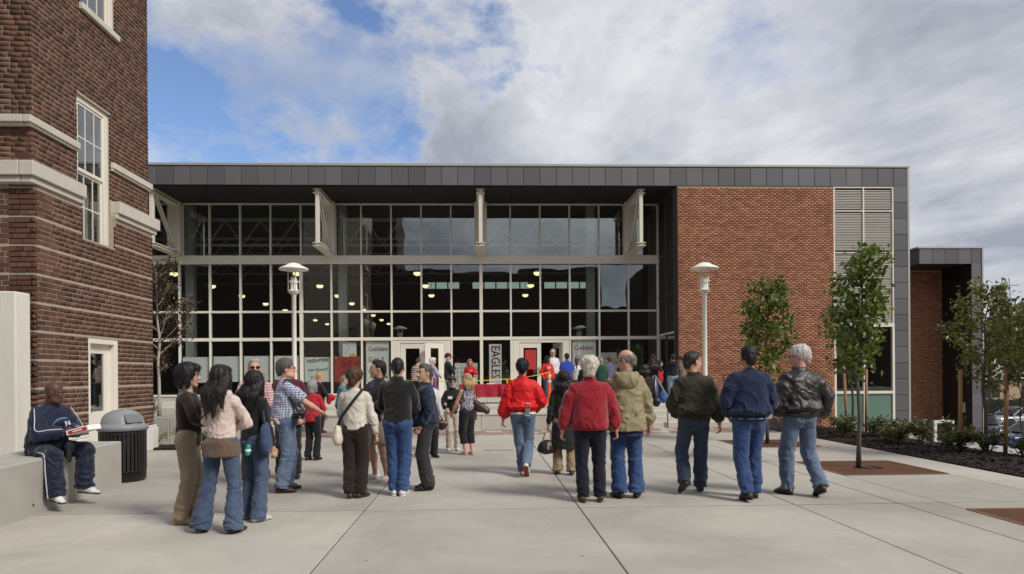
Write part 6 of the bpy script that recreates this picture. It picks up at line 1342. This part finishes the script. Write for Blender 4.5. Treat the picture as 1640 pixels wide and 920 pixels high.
for q in range(5): m_ = MB(); m_.box(.03, .90, -.011, -.008, .15+q*.18, .158+q*.18); m_.build('ruled_line', M['ink'], o); m_ = MB(); m_.box(.1+q*.17, .108+q*.17, -.0112, -.0082, .05, 1.0); m_.build('ruled_line', M['ink'], o)
for q in range(14): m_ = MB(); xx, zz_ = random.uniform(.08, .85), random.uniform(.1, .92); m_.box(xx, xx+.07, -.012, -.0085, zz_, zz_+.05); m_.build('mark', M['ink_green'], o)
bn = poster(MX[11]+.31, MX[11]+.82, 1.04, 2.79, M['paper'], 'white vertical banner reading EAGLES in burgundy', name='banner')
et = text_mesh('EAGLES', .485, M['ink_burg'], (.10, -.014, 1.69), (R(90), R(90), 0), bn, ex=.002); xs_ = [v.co.x for v in et.data.vertices]; et.scale = (1.30/(max(xs_)-min(xs_)), 1.05, 1)

# ------------------------------------------------------------------ table, tape, post
tb = empty('table', (-.70, 22.4, TZ-.085), 0, 'folding table under a red cloth outside the doors', 'table')
m_ = MB(); m_.box(0, 1.45, 0, .7, .68, .71); m_.build('table_top', M['in_white'], tb)
for x in (.08, 1.37):
    for y in (.08, .62): m_ = MB(); m_.tube([(x, y, .085), (x, y, .68)], .015, 6); m_.build('leg', M['galv'], tb)
cl = MB(); N1 = 60; per = [(-.02, .72), (-.02, -.02), (1.47, -.02), (1.47, .72)]; pts_ = []
for (a, b), (c, d) in zip(per, per[1:]):
    for q in range(20): t = q/20; pts_.append((a+(c-a)*t, b+(d-b)*t))
pts_.append(per[-1]); n = len(pts_)
nrmv = lambda i: (-1, 0) if i < 20 else ((0, -1) if i < 40 else (1, 0))
lv = [(0, .716, .0), (.012, .70, .0), (.02, .5, .6), (.03, .30, 1.0)]
for q, (off, z, am) in enumerate(lv):
    for i, (x, y) in enumerate(pts_):
        nx_, ny_ = nrmv(i); wv_ = am*.028*math.sin(i*1.15+.4*math.sin(i*.5)); zz_ = z
        if i >= 40: zz_ = z-(.26 if q == 3 else .12 if q == 2 else 0); 
        o_ = off+wv_+(.10*q/3 if i >= 38 else 0); cl.v.append((x+nx_*o_, y+ny_*o_, zz_))
cl.f += [(q*n+i, q*n+i+1, (q+1)*n+i+1, (q+1)*n+i) for q in range(3) for i in range(n-1)]; cl.add([(-.02, .72, .716), (-.02, -.02, .716), (1.47, -.02, .716), (1.47, .72, .716)], [(0, 1, 2, 3)])
o = cl.build('tablecloth', M['red_cloth'], None, False, loc=(-.70, 22.4, TZ-.085)); tag(o, 'red cloth hanging over the front of the folding table', 'tablecloth'); sm_ = o.modifiers.new('s', 'SOLIDIFY'); sm_.thickness = .004
for k, (x, y, lb) in enumerate(((.35, .3, 'flat stack of white papers on the left of the red table'), (1.0, .35, 'flat stack of white papers on the right of the red table'))): m_ = MB(); m_.box(-.14, .14, -.11, .11, 0, .025); tag(m_.build('paper_stack', M['paper'], None, loc=(-.70+x, 22.4+y, TZ+.634)), lb, 'papers')
dl = empty('delineator_post', (2.20, 22.35, TZ), 0, 'orange and white delineator post holding the yellow tape', 'traffic post')
m_ = MB(); m_.lathe([(.22, 0), (.22, .04), (.08, .07), (.062, .12), (.05, 1.02), (.052, 1.03), (.03, 1.06), (.0, 1.07)], n=20); m_.build('post', M['orange'], dl, True)
for z in (.66, .84): m_ = MB(); m_.lathe([(.0585, z), (.0575, z+.09)], n=20); m_.build('reflective_band', M['reflect_white'], dl, True)
m_ = MB(); m_.box(-.016, .016, -.07, -.064, .68, 1.0); m_.build('hanging_tape', M['tape'], dl)
def tape(label, a, b, sag):
    a, b = Vector(a), Vector(b); m_ = MB(); n = 24
    for i in range(n+1):
        t = i/n; p = a.lerp(b, t)-Vector((0, 0, sag*4*t*(1-t))); tw_ = .5*math.sin(t*9); d = Vector((0, math.sin(tw_), math.cos(tw_)))*.011; m_.v += [tuple(p-d), tuple(p+d)]
    m_.f += [(2*i, 2*i+2, 2*i+3, 2*i+1) for i in range(n)]; o = m_.build('barrier_tape', M['tape'], None, True); tag(o, label, 'barrier tape'); s_ = o.modifiers.new('s', 'SOLIDIFY'); s_.thickness = .002
tape('long yellow barrier tape from the post across the red table', (2.16, 22.3, TZ+1.0), (-.0+.85, 22.33, TZ+.80), .03); tape('yellow barrier tape from the red table to the left doors', (.85, 22.33, TZ+.80), (-2.6, 22.6, TZ+.80), .06)
m_ = MB(); m_.box(-.02, .02, -.004, .004, -.16, .03); o = m_.build('tape_end', M['tape'], None, loc=(.83, 22.31, TZ+.78)); tag(o, 'loose end of yellow tape hanging at the table corner', 'barrier tape')

# ------------------------------------------------------------------ cars and the far side of the car park
def car(label, loc, rz, col, L_=4.5, Wd=1.78, Hh=1.42, seed=0, truck=False):
    r = empty('car', loc, rz, label, 'car', 'cars in the car park'); hw_, g = Wd/2, .0; RX = rotm((0, 1, 0), 90)   # local loft axis z runs along car x
    def lf(sec, k=.05, p=4.5): return Loft(sec, k, np.array([[0, 0, 1.], [1, 0, 0], [0, 1, 0]]).astype(float), (0, 0, 0), p)
    # sections: (x along car, side offset, height centre, half width, half height)
    body = lf([(-L_/2, 0, .55, hw_*.80, .14), (-L_/2+.12, 0, .56, hw_*.93, .25), (-L_/2+.9, 0, .56, hw_, .33), (0, 0, .575, hw_, .36), (L_/2-1.1, 0, .58, hw_, .37), (L_/2-.15, 0, .62, hw_*.94, .33), (L_/2, 0, .6, hw_*.85, .2)])
    cab0 = -L_/2+1.15; cabm = lf([(cab0, 0, .92, hw_*.80, .05), (cab0+.62, 0, 1.12, hw_*.76, .24), (cab0+.95, 0, 1.13, hw_*.72, .29), (L_/2-1.35, 0, 1.13, hw_*.72, .28), (L_/2-.75, 0, 1.02, hw_*.76, .12), (L_/2-.5, 0, .92, hw_*.78, .05)], .04, 3.2)
    arch = [Cone((sx_*(L_/2-.85), sy*hw_*1.2, .33), (sx_*(L_/2-.85), sy*hw_*.7, .33), .37, .37, .01) for sx_ in (-1, 1) for sy in (-1, 1)]
    paint = mk('car_paint', col, .3, .05, 2, 20, bump=0, metal=.4, spec=.6, coat=.8, kind='obj'); V_, F_ = nets([body], .045, subs=arch); b_ = np_mesh('body', relax(V_, F_, 1), F_, paint, r, True)
    V_, F_ = nets([cabm], .04); np_mesh('windows', V_, F_, plain((.012, .015, .018), .08), r, True)
    roof = lf([(cab0+.75, 0, 1.395, hw_*.66, .035), (L_/2-1.25, 0, 1.40, hw_*.66, .035)], .02, 3); V_, F_ = nets([roof], .03); np_mesh('roof', V_, F_, paint, r, True)
    for sy in (-1, 1):
        for xa, za, xb, zb in ((cab0+.05, .90, cab0+.80, 1.38), (.15, .90, .12, 1.38), (L_/2-.55, .92, L_/2-1.2, 1.38)): m_ = MB(); m_.beam((xa, sy*hw_*.80, za), (xb, sy*hw_*.69, zb), .06, .06); m_.build('pillar', paint, r)
        m_ = MB(); m_.lathe([(.0, 0), (.06, .01), (.10, .0)], (0, 0, 0), 14, Matrix.Translation((-L_/2+.09, sy*hw_*.66, .66)) @ Matrix.Rotation(R(-90), 4, 'Y') @ Matrix.Scale(.75, 4, (1, 0, 0)) @ Matrix.Scale(1.6, 4, (0, 1, 0))); m_.build('headlight', plain((.75, .75, .75), .1), r, True)
        m_ = MB(); m_.box(cab0+.45, cab0+.6, sy*hw_*1.0-.05, sy*hw_*1.0+.1*sy, .92, 1.02); m_.build('mirror', paint, r)
        for sx_ in (-1, 1):
            w_ = empty('wheel', (sx_*(L_/2-.85), sy*(hw_-.12), .32)); w_.parent = r; m_ = MB(); ro = Matrix.Rotation(R(90), 4, 'X'); m_.lathe([(.20, -.09), (.30, -.10), (.32, -.06), (.32, .06), (.30, .10), (.20, .09)], (0, 0, 0), 24, ro); m_.build('tyre', plain((.015, .015, .015), .8), w_, True)
            m_ = MB(); m_.lathe([(.0, .07), (.05, .08), (.20, .06), (.205, .09)], (0, 0, 0), 20, Matrix.Rotation(R(90 if sy < 0 else -90), 4, 'X')); m_.build('rim', M['galv'], w_, True)
car('blue car parked side on beside the young trees', (26.75, 32.3, -2.33), R(4), (.012, .035, .22)); car('dark grey saloon with lit looking headlamps behind the blue car', (28.4, 38.2, -2.33), R(58), (.035, .038, .045)); car('silver pickup parked behind the blue car', (36.6, 45.5, -2.33), R(8), (.40, .41, .42), 5.0, 1.85)
bb_ = empty('low_building', (56, 75, -2.3), 0, 'low white building with tan wall beyond the car park', 'building'); m_ = MB(); m_.box(-12, 14, 0, 8, 0, 2.9); m_.build('wall', M['tan_wall'], bb_); m_ = MB(); m_.box(-12.5, 14.5, -.4, 8, 2.91, 5.2); m_.build('parapet', M['plaster'], bb_)
for q in range(5): m_ = MB(); m_.box(-9+q*4.5, -7+q*4.5, -.03, .02, .9, 2.2); m_.build('window', plain((.02, .025, .03), .15), bb_)
hd = np.random.RandomState(77); n = 5000; P_ = np.stack([hd.uniform(35, 60, n), hd.uniform(54, 56, n), -2.3+hd.uniform(0, 1.6, n)], 1)
hg = empty('hedge', (47, 55, -2.3), 0, 'dark clipped hedge behind the parked cars', 'hedge'); o = leaves_mesh('foliage', P_-np.array([47, 55, -2.3]), hd.normal(0, 1, (n, 3)), .22, .6, LF_CON, hg, hd)
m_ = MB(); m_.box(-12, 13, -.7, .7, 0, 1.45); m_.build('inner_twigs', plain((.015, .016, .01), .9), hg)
pt = empty('pylon', (235, 300, -3), 0, 'distant steel transmission tower above the right hand trees', 'pylon'); m_ = MB(); steel = plain((.20, .21, .22), .6)
lv = [(0, 4.5), (12, 3.4), (24, 2.2), (34, 1.3), (40, 1.2), (46, .9)]
for (z0, a), (z1, b) in zip(lv, lv[1:]):
    for sx_, sy in ((-1, -1), (1, -1), (1, 1), (-1, 1)): m_.beam((sx_*a, sy*a, z0), (sx_*b, sy*b, z1), .22, .22)
    for s in (-1, 1): m_.beam((-a, s*a, z0), (b, s*b, z1), .14, .14); m_.beam((a, s*a, z0), (-b, s*b, z1), .14, .14)
m_.build('lattice', steel, pt)
for z in (37, 43): m_ = MB(); m_.beam((-6, 0, z), (6, 0, z), .3, .3); m_.build('cross_arm', steel, pt)
for k, (z, dx) in enumerate(((40, -6), (34, 6))):
    m_ = MB(); a, b = Vector((235+dx, 300, z)), Vector((60, 330, z-2)); m_.tube([a.lerp(b, t/16)-Vector((0, 0, 20*4*(t/16)*(1-t/16)*.35)) for t in range(17)], .05, 4); tag(m_.build('power_line', steel), f'thin {"upper" if k == 0 else "lower"} power line running to the distant pylon', 'power line')
# ------------------------------------------------------------------ things people carry, small marks on clothes
def blob(name, prims, mat, label, cat, cell=.010, amp=.004, parent=None):
    V_, F_ = nets(prims, cell); V_ = relax(V_, F_, 1); n_ = vnormals(V_, F_); V_ = V_+n_*(fbm(V_*14, 5, 2)*amp)[:, None]
    c = V_.mean(0) if parent is None else np.zeros(3); o = np_mesh(name, V_-c, F_, mat, parent, True); o.location = c
    if label: tag(o, label, cat)
    return o, c
def ribbon(pts, w_, mat, parent, name='strap', axis=None, off=np.zeros(3), t=.004):
    pts = [Vector(p)-Vector(off) for p in pts]; m_ = MB(); n = len(pts)
    for i, p in enumerate(pts):
        d = (pts[min(i+1, n-1)]-pts[max(i-1, 0)]).normalized(); ax_ = Vector(axis) if axis is not None else Vector((0, 0, 1)); sdv = d.cross(ax_)
        if sdv.length < .05: sdv = d.cross(Vector((0, 1, 0)))
        sdv.normalize(); m_.v += [tuple(p-sdv*w_/2), tuple(p+sdv*w_/2)]
    m_.f += [(2*i, 2*i+2, 2*i+3, 2*i+1) for i in range(n-1)]; o = m_.build(name, mat, parent, True); s_ = o.modifiers.new('s', 'SOLIDIFY'); s_.thickness = t; s_.offset = 0; return o
def spl(pts, n=6):
    P_ = [np.array(p, float) for p in pts]; P_ = [2*P_[0]-P_[1]]+P_+[2*P_[-1]-P_[-2]]; o = []
    for i in range(1, len(P_)-2):
        for q in range(n):
            t = q/n; a, b, c, d = P_[i-1:i+3]; o.append(.5*((2*b)+(-a+c)*t+(2*a-5*b+4*c-d)*t*t+(-a+3*b-3*c+d)*t**3))
    return o+[P_[-2]]
def wt(p, q): return np.array(PP[p]['W'](tuple(np.array(q)*PP[p]['ks'])))       # figure coordinates to world
LEA_B = cloth((.010, .009, .009), .38, 'leather'); LEA_BR = cloth((.045, .020, .016), .42, 'leather'); LEA_C = cloth((.62, .58, .47), .45, 'leather')
# cream shoulder bag
c0 = wt('I', (-.215, -.10, .87)); up = np.array([0, 0, 1.])
o, c = blob('shoulder_bag', [Ell(c0, (.055, .075, .13), .02), Ell(c0+np.array([0, 0, -.06]), (.06, .085, .085), .03)], LEA_C, 'cream leather shoulder bag on the hip of the cream sweater', 'bag')
ribbon(spl([wt('I', q) for q in ((-.205, -.125, .99), (-.15, -.165, 1.10), (-.06, -.178, 1.22), (.03, -.165, 1.34), (.095, -.105, 1.435), (.105, -.02, 1.475), (.08, .06, 1.42))]), .036, plain((.014, .012, .012), .6), o, axis=wt('I', (0, -1, 0))-wt('I', (0, 0, 0)), off=c, t=.006)
m_ = MB(); m_.box(-.062, .062, -.082, -.07, -.19, -.13); 
# camera on a strap
cw = wt('F', (.235, .12, 1.02)); cm = empty('camera_on_strap', tuple(cw), -R(66), 'black camera hanging on a strap from the checked shirt', 'camera')
m_ = MB(); m_.box(-.035, .035, -.07, .07, -.05, .045); m_.build('camera_body', plain((.012, .012, .012), .45), cm, bevel=.012); m_ = MB(); m_.box(-.03, .03, -.03, .03, .046, .07); m_.build('viewfinder', plain((.012, .012, .012), .45), cm, bevel=.008)
m_ = MB(); m_.lathe([(.036, 0), (.04, .02), (.042, .09), (.036, .1), (.03, .095), (.0, .08)], (0, 0, 0), 20, Matrix.Translation((.035, .0, 0)) @ Matrix.Rotation(R(90), 4, 'Y')); m_.build('lens', plain((.010, .010, .010), .3), cm, True)
Mi = Matrix.Translation(cw) @ Matrix.Rotation(-R(66), 4, 'Z'); Mi = Mi.inverted(); lc = lambda p: Mi @ Vector(p)
ribbon([lc(p) for p in spl([wt('F', q) for q in ((.225, .11, 1.07), (.225, .04, 1.20), (.205, -.03, 1.33), (.155, -.05, 1.45), (.12, .0, 1.485), (.14, .07, 1.43))])], .030, plain((.015, .014, .014), .6), cm, axis=(1, 0, 0), t=.005)
# black handbag with tan handles
hand = np.array(PP['T']['W'](PP['T']['arm'][0][2])); c0 = hand+np.array([-.035, -.03, -.34])
o, c = blob('handbag', [Ell(c0, (.13, .075, .10), .02), Ell(c0+np.array([0, 0, -.05]), (.145, .085, .075), .04)], LEA_B, 'black handbag with tan handles carried by the long black coat', 'bag')
for dy in (-.03, .03): m_ = MB(); m_.tube([Vector(p)-Vector(c) for p in spl([c0+np.array([-.06, dy, .07]), c0+np.array([-.02, dy, .20]), hand+np.array([-.005, dy*.3, -.10]), c0+np.array([.06, dy, .20]), c0+np.array([.07, dy, .07])])], .009, 6); m_.build('handle', plain((.42, .22, .12), .5), o, True)
m_ = MB(); m_.box(.0, .035, -.09, -.078, -.02, .07); m_.build('tab', plain((.42, .22, .12), .5), o)
# purse of the woman in sunglasses
c0 = wt('Q', (.27, .0, .60)); o, c = blob('purse', [Ell(c0, (.11, .05, .085), .02), Ell(c0+np.array([0, 0, .02]), (.125, .055, .06), .03)], LEA_B, 'black purse on a long strap beside the cream trousers', 'bag')
ribbon(spl([c0+np.array([.0, 0, .07]), wt('Q', (.24, .0, .9)), wt('Q', (.20, .02, 1.15)), wt('Q', (.12, .0, 1.44))]), .016, plain((.012, .011, .011), .5), o, axis=(0, 1, 0), off=c)
m_ = MB(); m_.box(-.045, .045, -.004, .004, -.028, .028); q = m_.build('name_tag', M['paper'], PP['Q']['root'], loc=tuple(PP['Q']['T']((.075, .19, 1.27)))); q.rotation_euler = (R(-8), 0, R(-12))
# brown bag of the blonde woman
c0 = wt('R', (.26, -.14, 1.02)); o, c = blob('shoulder_bag', [Ell(c0, (.12, .075, .10), .02), Cone(c0+np.array([-.1, 0, .09]), c0+np.array([.12, 0, -.06]), .05, .07, .03)], LEA_BR, 'brown leather bag on the shoulder of the floral top', 'bag')
m_ = MB(); m_.tube([Vector(p)-Vector(c) for p in spl([c0+np.array([-.08, -.02, .10]), wt('R', (.17, -.10, 1.30)), wt('R', (.13, .0, 1.43)), wt('R', (.15, .08, 1.28)), c0+np.array([.05, .04, .06])])], .010, 6); m_.build('strap', LEA_BR, o, True)
c0 = wt('hid', (-.30, .05, .70)); o, c = blob('purse', [Ell(c0, (.08, .05, .075), .02)], LEA_BR, 'small dark brown purse seen beside the navy jacket', 'bag'); m_ = MB(); m_.tube([Vector(p)-Vector(c) for p in spl([c0+np.array([-.05, 0, .06]), c0+np.array([0, 0, .22]), c0+np.array([.05, 0, .06])])], .007, 6); m_.build('handle', LEA_BR, o, True)
c0 = wt('Z', (.30, .0, .82)); o, c = blob('shoulder_bag', [Ell(c0, (.10, .07, .12), .02)], LEA_B, 'black bag at the side of the long brown coat', 'bag', .014)
c0 = wt('C', (.215, -.03, 1.0)); o, c = blob('tote_bag', [Ell(c0, (.055, .13, .15), .03), Ell(c0+np.array([.01, 0, -.10]), (.06, .14, .10), .04)], cloth((.035, .06, .125), .85), 'blue cloth bag at the side of the black top', 'bag'); m_ = MB(); m_.tube([Vector(p)-Vector(c) for p in spl([c0+np.array([0, -.06, .13]), wt('C', (.19, -.05, 1.3)), wt('C', (.14, .0, 1.44)), wt('C', (.19, .06, 1.3)), c0+np.array([0, .06, .13])])], .011, 6); m_.build('strap', plain((.03, .05, .10), .8), o, True)
o, c = blob('water_bottle', [Cone(wt('C', (.06, -.155, .88)), wt('C', (.06, -.165, .80)), .028, .03, .01)], plain((.03, .30, .28), .4), 'small teal and white bottle tucked at the waist of the jeans', 'bottle', .009, 0); m_ = MB(); m_.lathe([(.031, -.012), (.031, .012)], n=14); m_.build('label_band', M['paper'], o)
# rolled programme in a back pocket
m_ = MB(); m_.box(-.042, .042, -.012, .012, -.11, .12); o = m_.build('programme', plain((.50, .51, .48), .5), None, loc=tuple(wt('S', (.075, -.175, 1.0))), bevel=.006); o.scale = (.82, 1, .85); o.rotation_euler = (0, R(4), 0); tag(o, 'folded printed programme in the back pocket of the red windbreaker man', 'programme'); m_ = MB(); m_.box(-.036, .036, -.0145, -.012, -.09, .05); m_.build('photo', plain((.16, .18, .16), .5), o); m_ = MB(); m_.box(-.038, .038, -.0145, -.012, .075, .105); m_.build('title_strip', plain((.35, .03, .04), .5), o)
# takeaway box and cap of the seated man
hm = (np.array(PP['seat']['W'](PP['seat']['arm'][0][2]))+np.array(PP['seat']['W'](PP['seat']['arm'][1][2])))/2
bx_ = empty('food_box', tuple(hm+np.array([.12, -.04, -.02])), R(-8), 'white and red cardboard box held by the seated man', 'box'); bx_.rotation_euler = (0, R(-14), R(-8))
m_ = MB(); m_.box(-.03, .26, -.11, .11, -.03, .03); m_.build('box', M['paper'], bx_, bevel=.004); m_ = MB(); m_.box(0.0, .24, -.113, -.1105, -.022, .018); m_.build('red_print', plain((.50, .03, .03), .5), bx_); m_ = MB(); m_.box(.06, .18, -.1145, -.113, -.008, .006); m_.build('print_strip', M['paper'], bx_)
c0 = hm+np.array([.06, -.05, -.20]); o, c = blob('cap', [Ell(c0, (.055, .07, .085), .02), Cone(c0+np.array([.02, -.04, -.08]), c0+np.array([.03, -.05, -.14]), .05, .045, .02, flat=(1, 0, 0), sq=.3)], plain((.010, .011, .016), .8), 'dark cap hanging between the knees of the seated man', 'cap')
# piping, emblem and marks on the navy tracksuit
rt = PP['seat']['root']; ks_ = PP['seat']['ks']; wpipe = plain((.55, .57, .60), .7)
for s, (a, k_, b, fd) in zip((-1, 1), PP['seat']['legs']):
    out = np.array([s*1.0, 0, .25]); out /= np.linalg.norm(out); pts_ = [(a*.4+k_*.6+out*.120)*ks_, (k_+np.array([s*.102, -.015, .03]))*ks_, (k_*.65+b*.35+np.array([s*.110, .0, 0]))*ks_, (k_*.3+b*.7+np.array([s*.116, .01, 0]))*ks_, (b+np.array([s*.116, .02, -.03]))*ks_]
    m_ = MB(); m_.tube([Vector(p) for p in spl(pts_, 5)], .0055, 5); m_.build('piping', wpipe, rt)
for s, (a, e, b) in zip((-1, 1), PP['seat']['arm']):
    out = np.array([s*.75, .5, .45]); out /= np.linalg.norm(out); m_ = MB(); m_.tube([Vector(p) for p in spl([a+out*.088, a*.5+e*.5+out*.100, e+out*.098, e*.5+b*.5+out*.085, b+out*.066], 5)], .0055, 5); m_.build('piping', wpipe, rt)
ch = PP['seat']['T']
em = text_mesh('N', .10, M['reflect_white'], tuple(ch((-.035, .232, 1.26))), (R(90-24), 0, R(180)), rt, 'emblem', .004); m_ = MB(); m_.tube([Vector(ch((.085*math.cos(q*.35), .222-.05*abs(math.cos(q*.35))+.02*math.sin(q*.35), 1.27+.095*math.sin(q*.35)))) for q in range(19)], .010, 5); m_.build('emblem_ring', plain((.12, .22, .40), .7), rt)
rh = [o for o in bpy.data.objects if o.get('label', '').startswith('dark haired woman in red hooded')][0]
text_mesh('SP', .13, M['reflect_white'], (.10, .185, 1.12), (R(88), 0, R(180)), rh, 'chest_lettering', .004)
# papers, cloths and a blue bag on the terrace
c0 = (np.array(PP['J']['W'](PP['J']['arm'][0][2]))); o, c = blob('paper_bundle', [Ell(c0+np.array([.02, -.04, .03]), (.05, .035, .09), .02), Ell(c0+np.array([.05, -.03, .0]), (.045, .03, .07), .02)], M['paper'], 'crumpled white papers held by the man in khaki shorts', 'papers', .011, .014)
c0 = (np.array(PP['H']['W'](PP['H']['arm'][1][2]))); o, c = blob('red_cloth', [Ell(c0+np.array([.06, -.03, -.03]), (.12, .06, .10), .03), Ell(c0+np.array([.0, -.03, -.12]), (.07, .05, .10), .03)], cloth((.5, .015, .02), .8), 'bright red cloth held by the person in brown suit', 'cloth', .016, .014)
o, c = blob('backpack', [Ell((5.82, 21.85, .80), (.13, .10, .20), .03), Ell((5.82, 21.78, .72), (.10, .06, .11), .03)], cloth((.03, .09, .30), .8), 'blue backpack standing on top of the right steps', 'bag', .02)
m_ = MB(); m_.box(0, .62, 0, .10, 0, .003); o = m_.build('drain_cover', mk('drain_concrete', (.24, .215, .17), .9, .2, 5, 60), None, loc=(.02, 14.0, .004)); tag(o, 'thin tan drain cover in the paving left of the red windbreaker', 'drain cover')
